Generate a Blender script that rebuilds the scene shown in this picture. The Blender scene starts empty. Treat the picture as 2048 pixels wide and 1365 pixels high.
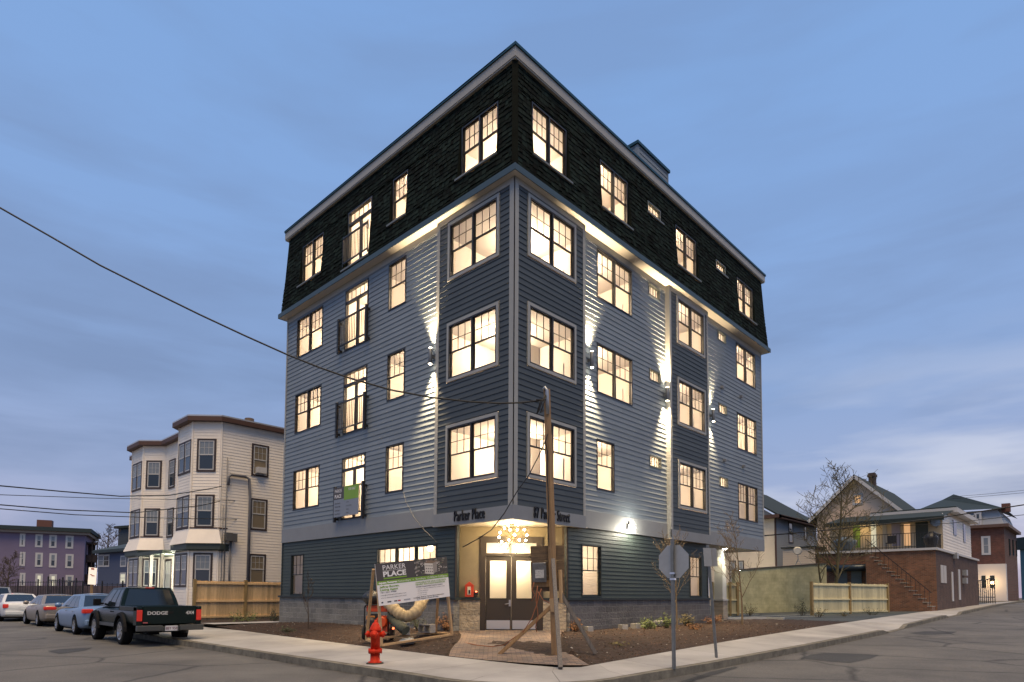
import bpy, bmesh, math, random
import numpy as np
from mathutils import Vector, Matrix
random.seed(7)
SC = bpy.context.scene
COL = SC.collection
R = math.radians
# ------------------------------------------------------------------ camera solved from the photograph's own perspective
CAM = np.array([-12.012, -11.391, 1.522])
YAW, PIT, ROL = np.radians([43.549, 3.32, 0.302])
FPX, SHY = 1258.792, 433.92
_F = np.array([math.cos(YAW)*math.cos(PIT), math.sin(YAW)*math.cos(PIT), math.sin(PIT)])
_R = np.array([math.sin(YAW), -math.cos(YAW), 0.0])
_U = np.cross(_R, _F)
_R2 = _R*math.cos(ROL) + _U*math.sin(ROL)
_U2 = -_R*math.sin(ROL) + _U*math.cos(ROL)
def ray(px, py):
    return _F + _R2*(px-1024)/FPX + _U2*(682.5+SHY-py)/FPX
def PZ(px, py, z):
    d = ray(px, py); return CAM + d*(z-CAM[2])/d[2]
def PX(px, py, x):
    d = ray(px, py); return CAM + d*(x-CAM[0])/d[0]
def PY(px, py, y):
    d = ray(px, py); return CAM + d*(y-CAM[1])/d[1]
def PD(px, py, t):
    return CAM + ray(px, py)*t
def PL(px, py, P, Q):
    """point on the vertical plane through plan points P, Q"""
    n = np.array([Q[1]-P[1], -(Q[0]-P[0]), 0.0]); d = ray(px, py)
    t = ((P[0]-CAM[0])*n[0] + (P[1]-CAM[1])*n[1])/(d@n)
    return CAM + d*t
# ------------------------------------------------------------------ materials
MATS = {}
def mat(name, base, rough=.7, var=0.0, scale=4.0, bump=0.0, bscale=40.0, metal=0.0, emit=None, estr=0.0, base2=None, spec=None, stretch=None, island=0.0):
    if name in MATS: return MATS[name]
    m = bpy.data.materials.new(name); m.use_nodes = True
    nt = m.node_tree; N = nt.nodes; L = nt.links
    b = N['Principled BSDF']
    b.inputs['Base Color'].default_value = (*base, 1)
    b.inputs['Roughness'].default_value = rough
    b.inputs['Metallic'].default_value = metal
    if spec is not None: b.inputs['Specular IOR Level'].default_value = spec
    tc = N.new('ShaderNodeTexCoord'); mp = N.new('ShaderNodeMapping')
    L.new(tc.outputs['Object'], mp.inputs[0])
    if stretch: mp.inputs['Scale'].default_value = stretch
    col = None
    if var > 0 or base2 is not None:
        nz = N.new('ShaderNodeTexNoise'); nz.inputs['Scale'].default_value = scale; nz.inputs['Detail'].default_value = 6
        nz.inputs['Roughness'].default_value = .65
        L.new(mp.outputs[0], nz.inputs['Vector'])
        cr = N.new('ShaderNodeValToRGB')
        b2 = base2 if base2 is not None else tuple(c*(1-var) for c in base)
        b1 = base if base2 is not None else tuple(min(1, c*(1+var)) for c in base)
        cr.color_ramp.elements[0].position = .32; cr.color_ramp.elements[1].position = .68
        cr.color_ramp.elements[0].color = (*b2, 1); cr.color_ramp.elements[1].color = (*b1, 1)
        L.new(nz.outputs['Fac'], cr.inputs[0]); col = cr.outputs[0]
    if island > 0:
        ge = N.new('ShaderNodeNewGeometry'); mr = N.new('ShaderNodeMapRange')
        mr.inputs['To Min'].default_value = 1-island; mr.inputs['To Max'].default_value = 1+island
        L.new(ge.outputs['Random Per Island'], mr.inputs['Value'])
        mx = N.new('ShaderNodeMix'); mx.data_type = 'RGBA'; mx.blend_type = 'MULTIPLY'; mx.inputs['Factor'].default_value = 1
        if col is not None: L.new(col, mx.inputs['A'])
        else: mx.inputs['A'].default_value = (*base, 1)
        cb = N.new('ShaderNodeCombineColor')
        for i in range(3): L.new(mr.outputs[0], cb.inputs[i])
        L.new(cb.outputs[0], mx.inputs['B']); col = mx.outputs['Result']
    if col is not None: L.new(col, b.inputs['Base Color'])
    if bump > 0:
        n2 = N.new('ShaderNodeTexNoise'); n2.inputs['Scale'].default_value = bscale; n2.inputs['Detail'].default_value = 5
        L.new(mp.outputs[0], n2.inputs['Vector'])
        bp = N.new('ShaderNodeBump'); bp.inputs['Strength'].default_value = bump; bp.inputs['Distance'].default_value = .02
        L.new(n2.outputs['Fac'], bp.inputs['Height']); L.new(bp.outputs[0], b.inputs['Normal'])
    if emit: 
        b.inputs['Emission Color'].default_value = (*emit, 1); b.inputs['Emission Strength'].default_value = estr
    MATS[name] = m
    return m
def brickmat(name, c1, c2, mortar, bw, bh, msize=.012, rough=.9, bump=.6, nbump=.4, nscale=30, offset=.5, axis='Y', uv=False, stain=.25, bias=0):
    """blocks or bricks laid in world metres; axis = horizontal direction of the face"""
    if name in MATS: return MATS[name]
    m = bpy.data.materials.new(name); m.use_nodes = True
    nt = m.node_tree; N = nt.nodes; L = nt.links
    b = N['Principled BSDF']; b.inputs['Roughness'].default_value = rough
    tc = N.new('ShaderNodeTexCoord')
    if uv: vec = tc.outputs['UV']
    else:
        sp = N.new('ShaderNodeSeparateXYZ'); cb = N.new('ShaderNodeCombineXYZ')
        L.new(tc.outputs['Object'], sp.inputs[0])
        if axis == 'D':
            sb = N.new('ShaderNodeMath'); sb.operation = 'SUBTRACT'; L.new(sp.outputs[0], sb.inputs[0]); L.new(sp.outputs[1], sb.inputs[1])
            ml = N.new('ShaderNodeMath'); ml.operation = 'MULTIPLY'; ml.inputs[1].default_value = .7071; L.new(sb.outputs[0], ml.inputs[0]); L.new(ml.outputs[0], cb.inputs[0])
        else: L.new(sp.outputs['XY'.index(axis)], cb.inputs[0])
        L.new(sp.outputs[2], cb.inputs[1]); vec = cb.outputs[0]
    bt = N.new('ShaderNodeTexBrick'); L.new(vec, bt.inputs['Vector'])
    bt.inputs['Scale'].default_value = 1; bt.inputs['Brick Width'].default_value = bw; bt.inputs['Row Height'].default_value = bh
    bt.inputs['Mortar Size'].default_value = msize; bt.inputs['Mortar Smooth'].default_value = .3; bt.inputs['Bias'].default_value = bias
    bt.offset = offset
    bt.inputs['Color1'].default_value = (*c1, 1); bt.inputs['Color2'].default_value = (*c2, 1); bt.inputs['Mortar'].default_value = (*mortar, 1)
    nz = N.new('ShaderNodeTexNoise'); nz.inputs['Scale'].default_value = 1.3; nz.inputs['Detail'].default_value = 8; nz.inputs['Roughness'].default_value = .7
    L.new(tc.outputs['Object'], nz.inputs['Vector'])
    mr = N.new('ShaderNodeMapRange'); mr.inputs['From Min'].default_value = .3; mr.inputs['From Max'].default_value = .7
    mr.inputs['To Min'].default_value = 1-stain; mr.inputs['To Max'].default_value = 1+stain
    L.new(nz.outputs['Fac'], mr.inputs['Value'])
    cc = N.new('ShaderNodeCombineColor')
    for i in range(3): L.new(mr.outputs[0], cc.inputs[i])
    mx = N.new('ShaderNodeMix'); mx.data_type = 'RGBA'; mx.blend_type = 'MULTIPLY'; mx.inputs['Factor'].default_value = 1
    L.new(bt.outputs['Color'], mx.inputs['A']); L.new(cc.outputs[0], mx.inputs['B']); L.new(mx.outputs['Result'], b.inputs['Base Color'])
    n2 = N.new('ShaderNodeTexNoise'); n2.inputs['Scale'].default_value = nscale; n2.inputs['Detail'].default_value = 6
    L.new(tc.outputs['Object'], n2.inputs['Vector'])
    b2 = N.new('ShaderNodeBump'); b2.inputs['Strength'].default_value = nbump; b2.inputs['Distance'].default_value = .03
    L.new(n2.outputs['Fac'], b2.inputs['Height'])
    bp = N.new('ShaderNodeBump'); bp.inputs['Strength'].default_value = bump; bp.inputs['Distance'].default_value = .015; bp.invert = True
    L.new(bt.outputs['Fac'], bp.inputs['Height']); L.new(b2.outputs[0], bp.inputs['Normal']); L.new(bp.outputs[0], b.inputs['Normal'])
    MATS[name] = m
    return m
def glassmat(name, tint=(.9, .93, .95), refl=.1):
    if name in MATS: return MATS[name]
    m = bpy.data.materials.new(name); m.use_nodes = True
    nt = m.node_tree; N = nt.nodes; L = nt.links
    N.remove(N['Principled BSDF'])
    t = N.new('ShaderNodeBsdfTransparent'); t.inputs[0].default_value = (*tint, 1)
    g = N.new('ShaderNodeBsdfGlossy'); g.inputs['Roughness'].default_value = .02
    lw = N.new('ShaderNodeLayerWeight'); lw.inputs['Blend'].default_value = .25
    mr = N.new('ShaderNodeMapRange'); mr.inputs['To Min'].default_value = refl*.5; mr.inputs['To Max'].default_value = min(1, refl*5)
    mx = N.new('ShaderNodeMixShader'); L.new(lw.outputs['Facing'], mr.inputs['Value']); L.new(mr.outputs[0], mx.inputs[0])
    L.new(t.outputs[0], mx.inputs[1]); L.new(g.outputs[0], mx.inputs[2]); L.new(mx.outputs[0], N['Material Output'].inputs[0])
    MATS[name] = m
    return m
def emat(name, c, s):
    if name in MATS: return MATS[name]
    return mat(name, (.8, .8, .8), .5, emit=c, estr=s)
# ------------------------------------------------------------------ mesh builder
class MB:
    def __init__(s): s.v = []; s.f = []; s.m = []; s.uv = []; s.sm = []
    def quad(s, *pts, mi=0, uv=None, smooth=False):
        i = len(s.v); s.v += [tuple(map(float, p)) for p in pts]; s.f.append(tuple(range(i, i+len(pts)))); s.m.append(mi); s.uv.append(uv); s.sm.append(smooth)
    def box(s, x0, x1, y0, y1, z0, z1, mi=0, fr=None):
        f = fr if fr else (lambda a, b, c: (a, b, c))
        P = [f(x, y, z) for z in (z0, z1) for y in (y0, y1) for x in (x0, x1)]
        i = len(s.v); s.v += [tuple(map(float, p)) for p in P]
        for q in ((0, 2, 3, 1), (4, 5, 7, 6), (0, 1, 5, 4), (2, 6, 7, 3), (0, 4, 6, 2), (1, 3, 7, 5)):
            s.f.append(tuple(i+k for k in q)); s.m.append(mi); s.uv.append(None); s.sm.append(False)
    def beam(s, a, b, w, h=None, mi=0, up=(0, 0, 1)):
        """rectangular bar from a to b"""
        h = h or w; a = Vector(a); b = Vector(b); d = (b-a).normalized(); u = Vector(up)
        if abs(d.dot(u)) > .98: u = Vector((1, 0, 0))
        r = d.cross(u).normalized(); q = r.cross(d)
        P = []
        for c in (a, b):
            for sx, sy in ((-1, -1), (1, -1), (1, 1), (-1, 1)): P.append(c + r*sx*w/2 + q*sy*h/2)
        i = len(s.v); s.v += [tuple(p) for p in P]
        for f in ((3, 2, 1, 0), (4, 5, 6, 7), (0, 1, 5, 4), (1, 2, 6, 5), (2, 3, 7, 6), (3, 0, 4, 7)):
            s.f.append(tuple(i+k for k in f)); s.m.append(mi); s.uv.append(None); s.sm.append(False)
    def tube(s, pts, rad, n=8, mi=0, cap=True, smooth=True):
        pts = [Vector(p) for p in pts]; k = len(pts)
        rs = rad if isinstance(rad, (list, tuple)) else [rad]*k
        base = len(s.v); prev = None
        for j, p in enumerate(pts):
            d = (pts[min(j+1, k-1)] - pts[max(j-1, 0)]).normalized()
            if prev is None:
                prev = d.orthogonal().normalized()
            prev = (prev - d*prev.dot(d)).normalized(); q = d.cross(prev)
            for a in range(n):
                t = 2*math.pi*a/n; s.v.append(tuple(p + (prev*math.cos(t) + q*math.sin(t))*rs[j]))
        for j in range(k-1):
            for a in range(n):
                a2 = (a+1) % n
                s.f.append((base+j*n+a, base+j*n+a2, base+(j+1)*n+a2, base+(j+1)*n+a)); s.m.append(mi); s.uv.append(None); s.sm.append(smooth)
        if cap:
            s.f.append(tuple(base+a for a in reversed(range(n)))); s.m.append(mi); s.uv.append(None); s.sm.append(False)
            s.f.append(tuple(base+(k-1)*n+a for a in range(n))); s.m.append(mi); s.uv.append(None); s.sm.append(False)
    def lathe(s, prof, c, n=20, mi=0, axis=(0, 0, 1), smooth=True):
        """prof: (radius, height) pairs along axis from c"""
        ax = Vector(axis).normalized(); a1 = ax.orthogonal().normalized(); a2 = ax.cross(a1); c = Vector(c); base = len(s.v)
        for r_, h in prof:
            for a in range(n):
                t = 2*math.pi*a/n; s.v.append(tuple(c + ax*h + (a1*math.cos(t)+a2*math.sin(t))*max(r_, 1e-4)))
        for j in range(len(prof)-1):
            for a in range(n):
                b = (a+1) % n
                s.f.append((base+j*n+a, base+j*n+b, base+(j+1)*n+b, base+(j+1)*n+a)); s.m.append(mi); s.uv.append(None); s.sm.append(smooth)
        s.f.append(tuple(base+a for a in reversed(range(n)))); s.m.append(mi); s.uv.append(None); s.sm.append(False)
        e = base+(len(prof)-1)*n; s.f.append(tuple(e+a for a in range(n))); s.m.append(mi); s.uv.append(None); s.sm.append(False)
    def prism(s, poly, z0, z1, mi=0, top=True, bottom=True):
        i = len(s.v); n = len(poly)
        s.v += [(float(p[0]), float(p[1]), float(z0)) for p in poly] + [(float(p[0]), float(p[1]), float(z1)) for p in poly]
        for a in range(n):
            b = (a+1) % n; s.f.append((i+a, i+b, i+n+b, i+n+a)); s.m.append(mi); s.uv.append(None); s.sm.append(False)
        if bottom: s.f.append(tuple(i+a for a in reversed(range(n)))); s.m.append(mi); s.uv.append(None); s.sm.append(False)
        if top: s.f.append(tuple(i+n+a for a in range(n))); s.m.append(mi); s.uv.append(None); s.sm.append(False)
    def build(s, name, mats, parent=None, origin=None, recalc=False, bevel=0, subd=0):
        me = bpy.data.meshes.new(name)
        v = s.v; off = Vector((0, 0, 0))
        pw = parent.matrix_world.translation if parent is not None else Vector((0, 0, 0))
        if parent is not None:
            p = parent; off = Vector((0, 0, 0))
            while p is not None: off += p.location; p = p.parent
        elif origin is not None: off = Vector(origin)
        if off.length > 0: v = [(a-off.x, b-off.y, c-off.z) for a, b, c in v]
        me.from_pydata(v, [], s.f)
        if not isinstance(mats, (list, tuple)): mats = [mats]
        for m in mats: me.materials.append(m)
        if len(mats) > 1: me.polygons.foreach_set('material_index', s.m)
        me.polygons.foreach_set('use_smooth', s.sm)
        if any(u is not None for u in s.uv):
            ul = me.uv_layers.new(name='UVMap'); k = 0
            for fi, f in enumerate(s.f):
                for j in range(len(f)):
                    if s.uv[fi] is not None: ul.data[k].uv = s.uv[fi][j]
                    k += 1
        if recalc:
            bm = bmesh.new(); bm.from_mesh(me); bmesh.ops.recalc_face_normals(bm, faces=bm.faces); bm.to_mesh(me); bm.free()
        me.update()
        o = bpy.data.objects.new(name, me); COL.objects.link(o)
        if parent is not None: o.parent = parent
        elif origin is not None: o.location = origin
        if bevel > 0:
            md = o.modifiers.new('bevel', 'BEVEL'); md.width = bevel; md.segments = 2; md.limit_method = 'ANGLE'
        if subd:
            md = o.modifiers.new('subd', 'SUBSURF'); md.levels = subd; md.render_levels = subd
        return o
def tag(o, label=None, cat=None, group=None, kind=None):
    if label: o['label'] = label
    if cat: o['category'] = cat
    if group: o['group'] = group
    if kind: o['kind'] = kind
    return o
def thing(name, loc, label, cat, group=None):
    o = bpy.data.objects.new(name, None); o.location = Vector([float(c) for c in loc]); COL.objects.link(o); o.empty_display_size = .2
    return tag(o, label, cat, group)
def copy_tree(o, loc, label=None, rotz=None):
    r = o.copy(); COL.objects.link(r); r.location = Vector([float(c) for c in loc])
    if rotz is not None: r.rotation_euler.z = rotz
    if label: r['label'] = label
    for c in list(o.children):
        k = c.copy(); COL.objects.link(k); k.parent = r
        for g in list(c.children):
            h = g.copy(); COL.objects.link(h); h.parent = k
    return r
def text_mesh(txt, size, M, name, material, parent=None, ext=.008, xs=1.0, align='LEFT', bold=0.0, spacing=1.0):
    cu = bpy.data.curves.new('t', 'FONT'); cu.body = txt; cu.size = size; cu.extrude = ext; cu.align_x = align; cu.offset = bold; cu.space_character = spacing
    cu.resolution_u = 3
    ob = bpy.data.objects.new('t', cu); COL.objects.link(ob)
    dg = bpy.context.evaluated_depsgraph_get(); dg.update()
    me = bpy.data.meshes.new_from_object(ob.evaluated_get(dg)); me.name = name
    bpy.data.objects.remove(ob); bpy.data.curves.remove(cu)
    me.transform(Matrix.Diagonal((xs, 1, 1, 1))); 
    off = Vector((0, 0, 0)); p = parent
    while p is not None: off += p.location; p = p.parent
    me.transform(M); me.transform(Matrix.Translation(-off))
    me.materials.clear(); me.materials.append(material)
    o = bpy.data.objects.new(name, me); COL.objects.link(o)
    if parent is not None: o.parent = parent
    return o
def basis(o, x, y):
    """matrix placing text: local x along x, local y along y, at o"""
    x = Vector(x).normalized(); y = Vector(y); y = (y - x*y.dot(x)).normalized(); z = x.cross(y)
    M = Matrix((x, y, z)).transposed().to_4x4(); M.translation = Vector([float(c) for c in o]); return M
def pieces(u0, u1, z0, z1, holes):
    """rectangles of [u0,u1]x[z0,z1] outside the holes"""
    zs = sorted({z0, z1} | {z for h in holes for z in (h[2], h[3]) if z0 < z < z1}); out = []
    for a, b in zip(zs, zs[1:]):
        mid = (a+b)/2; hs = sorted((max(h[0], u0), min(h[1], u1)) for h in holes if h[2] < mid < h[3] and h[1] > u0 and h[0] < u1)
        c = u0
        for p, q in hs:
            if p > c: out.append((c, p, a, b))
            c = max(c, q)
        if c < u1: out.append((c, u1, a, b))
    return out
class Fr:
    """facade frame: u along the wall, n outward, z up"""
    def __init__(s, o, u, n): s.o = np.array(o, float); s.u = np.array(u, float); s.n = np.array(n, float)
    def __call__(s, u, n, z):
        p = s.o + s.u*u + s.n*n; return (p[0], p[1], p[2]+z)
_jr = random.Random(77)
def siding(mb, fr, u0, u1, z0, z1, holes, expo=.165, lap=.018, mi=0):
    z = z0; joint = _jr.uniform(0, 3.6)
    while z < z1-1e-6:
        e = min(z+expo, z1)
        joint = (joint + 1.37 + _jr.random()*.9) % 3.66; js = [u0+joint+3.66*i for i in range(-1, 12)]; ps = []
        for a, b, c, d in pieces(u0, u1, z, e, holes):
            cuts = [a] + [j for j in js if a+.05 < j < b-.05] + [b]
            ps += [(p, q, c, d) for p, q in zip(cuts, cuts[1:])]
        for a, b, c, d in ps:
            nc = lap*(1-(c-z)/expo); nd = lap*(1-(d-z)/expo)
            mb.quad(fr(a, nc, c), fr(b, nc, c), fr(b, nd, d), fr(a, nd, d), mi=mi)
            if abs(c-z) < 1e-6: mb.quad(fr(a, 0, c), fr(b, 0, c), fr(b, lap, c), fr(a, lap, c), mi=mi)
        z = e
def sheet(mb, fr, u0, u1, z0, z1, holes, n=0, mi=0):
    for a, b, c, d in pieces(u0, u1, z0, z1, holes):
        mb.quad(fr(a, n, c), fr(b, n, c), fr(b, n, d), fr(a, n, d), mi=mi)
# ------------------------------------------------------------------ camera, sky, light
cd = bpy.data.cameras.new('camera'); cam = bpy.data.objects.new('camera', cd); COL.objects.link(cam)
cd.sensor_width = 36; cd.lens = FPX/2048*36; cd.shift_y = SHY/2048; cd.clip_end = 2000; cd.clip_start = .05
Mc = Matrix((Vector(_R2), Vector(_U2), Vector(-_F))).transposed().to_4x4(); Mc.translation = Vector(CAM); cam.matrix_world = Mc
SC.camera = cam
SC.view_settings.view_transform = 'Standard'; SC.view_settings.look = 'None'; SC.view_settings.exposure = .30; SC.view_settings.gamma = 1
SC.cycles.use_denoising = True; SC.cycles.max_bounces = 6; SC.cycles.diffuse_bounces = 3; SC.cycles.glossy_bounces = 3
SC.cycles.transmission_bounces = 4; SC.cycles.transparent_max_bounces = 12; SC.cycles.caustics_reflective = False; SC.cycles.caustics_refractive = False
SC.cycles.sample_clamp_indirect = 4
W = bpy.data.worlds.new('World'); SC.world = W; W.use_nodes = True
nt = W.node_tree; N = nt.nodes; L = nt.links; bg = N['Background']
SUN_EL, SUN_ROT = R(1.0), R(100)
sky = N.new('ShaderNodeTexSky'); sky.sky_type = 'NISHITA'; sky.sun_disc = False; sky.sun_elevation = SUN_EL; sky.sun_rotation = SUN_ROT
sky.altitude = 0; sky.air_density = 1; sky.dust_density = .6; sky.ozone_density = 3
tc = N.new('ShaderNodeTexCoord'); sp = N.new('ShaderNodeSeparateXYZ'); L.new(tc.outputs['Generated'], sp.inputs[0])
cr = N.new('ShaderNodeValToRGB'); L.new(sp.outputs[2], cr.inputs[0])
def lin(r, g, b):
    f = lambda c: ((c/255+.055)/1.055)**2.4 if c > 10 else c/255/12.92
    return (f(r), f(g), f(b), 1)
E_ = cr.color_ramp.elements
E_[0].position = 0.0; E_[0].color = lin(172, 168, 190)
E_[1].position = 1.0; E_[1].color = lin(100, 134, 182)
for p, c in ((.06, (164, 165, 190)), (.16, (142, 156, 189)), (.30, (126, 150, 190)), (.48, (122, 153, 199)), (.64, (118, 152, 200)), (.80, (113, 147, 197))):
    e = E_.new(p); e.color = lin(*c)
# long streaky dusk clouds, denser towards the horizon
mp = N.new('ShaderNodeMapping'); mp.inputs['Scale'].default_value = (1.0, 1.0, 5.5); mp.inputs['Rotation'].default_value = (R(7), R(-6), R(25))
L.new(tc.outputs['Generated'], mp.inputs[0])
nz = N.new('ShaderNodeTexNoise'); nz.inputs['Scale'].default_value = 2.3; nz.inputs['Detail'].default_value = 8; nz.inputs['Roughness'].default_value = .52; nz.inputs['Distortion'].default_value = .35
L.new(mp.outputs[0], nz.inputs['Vector'])
c1 = N.new('ShaderNodeMapRange'); c1.inputs['From Min'].default_value = .42; c1.inputs['From Max'].default_value = .66; L.new(nz.outputs['Fac'], c1.inputs['Value'])
hz = N.new('ShaderNodeMapRange'); hz.inputs['From Min'].default_value = .0; hz.inputs['From Max'].default_value = .62; hz.inputs['To Min'].default_value = .85; hz.inputs['To Max'].default_value = .30
L.new(sp.outputs[2], hz.inputs['Value'])
ml = N.new('ShaderNodeMath'); ml.operation = 'MULTIPLY'; L.new(c1.outputs[0], ml.inputs[0]); L.new(hz.outputs[0], ml.inputs[1])
m1 = N.new('ShaderNodeMix'); m1.data_type = 'RGBA'; L.new(ml.outputs[0], m1.inputs['Factor']); L.new(cr.outputs[0], m1.inputs['A'])
m1.inputs['B'].default_value = lin(108, 126, 160)
# second, brighter bank low on the right (the afterglow side)
dt = N.new('ShaderNodeVectorMath'); dt.operation = 'DOT_PRODUCT'; L.new(tc.outputs['Generated'], dt.inputs[0]); dt.inputs[1].default_value = (math.cos(R(2)), math.sin(R(2)), -.1)
g1 = N.new('ShaderNodeMapRange'); g1.inputs['From Min'].default_value = .70; g1.inputs['From Max'].default_value = 1.0; L.new(dt.outputs['Value'], g1.inputs['Value'])
g2 = N.new('ShaderNodeMapRange'); g2.inputs['From Min'].default_value = .04; g2.inputs['From Max'].default_value = .36; g2.inputs['To Min'].default_value = 1; g2.inputs['To Max'].default_value = 0; L.new(sp.outputs[2], g2.inputs['Value'])
nz2 = N.new('ShaderNodeTexNoise'); nz2.inputs['Scale'].default_value = 3.1; nz2.inputs['Detail'].default_value = 7; L.new(mp.outputs[0], nz2.inputs['Vector'])
g3 = N.new('ShaderNodeMapRange'); g3.inputs['From Min'].default_value = .40; g3.inputs['From Max'].default_value = .60; g3.inputs['To Min'].default_value = .0; L.new(nz2.outputs['Fac'], g3.inputs['Value'])
a = N.new('ShaderNodeMath'); a.operation = 'MULTIPLY'; L.new(g1.outputs[0], a.inputs[0]); L.new(g2.outputs[0], a.inputs[1])
a2 = N.new('ShaderNodeMath'); a2.operation = 'MULTIPLY'; L.new(a.outputs[0], a2.inputs[0]); L.new(g3.outputs[0], a2.inputs[1])
m2 = N.new('ShaderNodeMix'); m2.data_type = 'RGBA'; L.new(a2.outputs[0], m2.inputs['Factor']); L.new(m1.outputs['Result'], m2.inputs['A']); m2.inputs['B'].default_value = lin(205, 207, 216)
# a share of the physical twilight sky on top of the photographed tones
sk = N.new('ShaderNodeMix'); sk.data_type = 'RGBA'; sk.blend_type = 'ADD'; sk.inputs['Factor'].default_value = .02
L.new(m2.outputs['Result'], sk.inputs['A']); L.new(sky.outputs[0], sk.inputs['B'])
L.new(sk.outputs['Result'], bg.inputs[0]); bg.inputs[1].default_value = 1.0
sd = bpy.data.lights.new('warm_fill', 'SUN'); sd.energy = 2.7; sd.angle = R(40); sd.color = (1, .71, .36)  # wide warm sun lamp added in place of street lamps behind the camera
so = bpy.data.objects.new('warm_fill', sd); COL.objects.link(so)
so.rotation_euler = Vector((.27, .30, -1.0)).to_track_quat('-Z', 'Y').to_euler()
def lamp(kind, loc, power, color=(1, .78, .52), size=.1, spot=None, to=None, blend=.3, name='lamp_light'):
    ld = bpy.data.lights.new(name, kind); ld.energy = power; ld.color = color
    if kind == 'AREA': ld.shape = 'RECTANGLE'; ld.size = size; ld.size_y = size
    else: ld.shadow_soft_size = size
    if kind == 'SPOT': ld.spot_size = spot; ld.spot_blend = blend
    o = bpy.data.objects.new(name, ld); COL.objects.link(o); o.location = Vector([float(c) for c in loc])
    if to is not None: o.rotation_euler = Vector([float(c) for c in to]).to_track_quat('-Z', 'Y').to_euler()
    return o
# ------------------------------------------------------------------ material library
LIGHT = mat('light_siding', (.195, .232, .268), .62, island=.07, var=.05, scale=1.2)
DARK = mat('dark_siding', (.054, .066, .074), .6, island=.09, var=.06, scale=1.5)
GREEN = mat('ground_siding', (.047, .061, .054), .6, island=.07, var=.06, scale=1.5)
WTRIM = mat('pale_trim', (.33, .335, .32), .6, var=.04, scale=2)
SOFFIT = mat('soffit_white', (.50, .48, .45), .6)
BLACK = mat('black_frame', (.016, .016, .018), .45)
DGREEN = mat('dark_trim', (.018, .026, .026), .5)
GLASS = glassmat('window_glass', refl=.07)
ROOFEDGE = mat('blue_metal', (.045, .075, .092), .5)
TEAL = mat('teal_metal', (.012, .055, .075), .4, metal=.3)
ROOM = mat('room_paint', (.86, .80, .72), .8)
ROOMC = mat('room_ceiling', (.88, .84, .78), .8)
ROOMF = mat('room_floor', (.38, .26, .15), .5)
BULB = emat('bulb_glow', (1, .86, .62), 22)
CONC = None
def concmat():
    m = bpy.data.materials.new('concrete_walk'); m.use_nodes = True
    nt = m.node_tree; N = nt.nodes; L = nt.links; b = N['Principled BSDF']; b.inputs['Roughness'].default_value = .85
    tc = N.new('ShaderNodeTexCoord')
    n1 = N.new('ShaderNodeTexNoise'); n1.inputs['Scale'].default_value = .55; n1.inputs['Detail'].default_value = 9; n1.inputs['Roughness'].default_value = .6
    L.new(tc.outputs['Object'], n1.inputs['Vector'])
    cr = N.new('ShaderNodeValToRGB'); cr.color_ramp.elements[0].position = .35; cr.color_ramp.elements[0].color = (.31, .30, .285, 1)
    cr.color_ramp.elements[1].position = .62; cr.color_ramp.elements[1].color = (.46, .445, .42, 1); L.new(n1.outputs['Fac'], cr.inputs[0])
    bt = N.new('ShaderNodeTexBrick'); bt.offset = 0; L.new(tc.outputs['UV'], bt.inputs['Vector']); bt.inputs['Scale'].default_value = 1
    bt.inputs['Brick Width'].default_value = 1.55; bt.inputs['Row Height'].default_value = 40; bt.inputs['Mortar Size'].default_value = .012; bt.inputs['Mortar Smooth'].default_value = .4
    bt.inputs['Color1'].default_value = (1, 1, 1, 1); bt.inputs['Color2'].default_value = (.86, .86, .86, 1); bt.inputs['Mortar'].default_value = (.5, .5, .5, 1)
    n2 = N.new('ShaderNodeTexNoise'); n2.inputs['Scale'].default_value = 90; n2.inputs['Detail'].default_value = 3; L.new(tc.outputs['Object'], n2.inputs['Vector'])
    mr = N.new('ShaderNodeMapRange'); mr.inputs['To Min'].default_value = .82; mr.inputs['To Max'].default_value = 1.18; L.new(n2.outputs['Fac'], mr.inputs['Value'])
    cb = N.new('ShaderNodeCombineColor'); [L.new(mr.outputs[0], cb.inputs[i]) for i in range(3)]
    x1 = N.new('ShaderNodeMix'); x1.data_type = 'RGBA'; x1.blend_type = 'MULTIPLY'; x1.inputs['Factor'].default_value = 1
    x2 = N.new('ShaderNodeMix'); x2.data_type = 'RGBA'; x2.blend_type = 'MULTIPLY'; x2.inputs['Factor'].default_value = 1
    L.new(cr.outputs[0], x1.inputs['A']); L.new(bt.outputs['Color'], x1.inputs['B']); L.new(x1.outputs['Result'], x2.inputs['A']); L.new(cb.outputs[0], x2.inputs['B'])
    L.new(x2.outputs['Result'], b.inputs['Base Color'])
    bp = N.new('ShaderNodeBump'); bp.inputs['Strength'].default_value = .5; bp.inputs['Distance'].default_value = .01; bp.invert = True; L.new(bt.outputs['Fac'], bp.inputs['Height']); L.new(bp.outputs[0], b.inputs['Normal'])
    return m
CONC = concmat()
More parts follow.
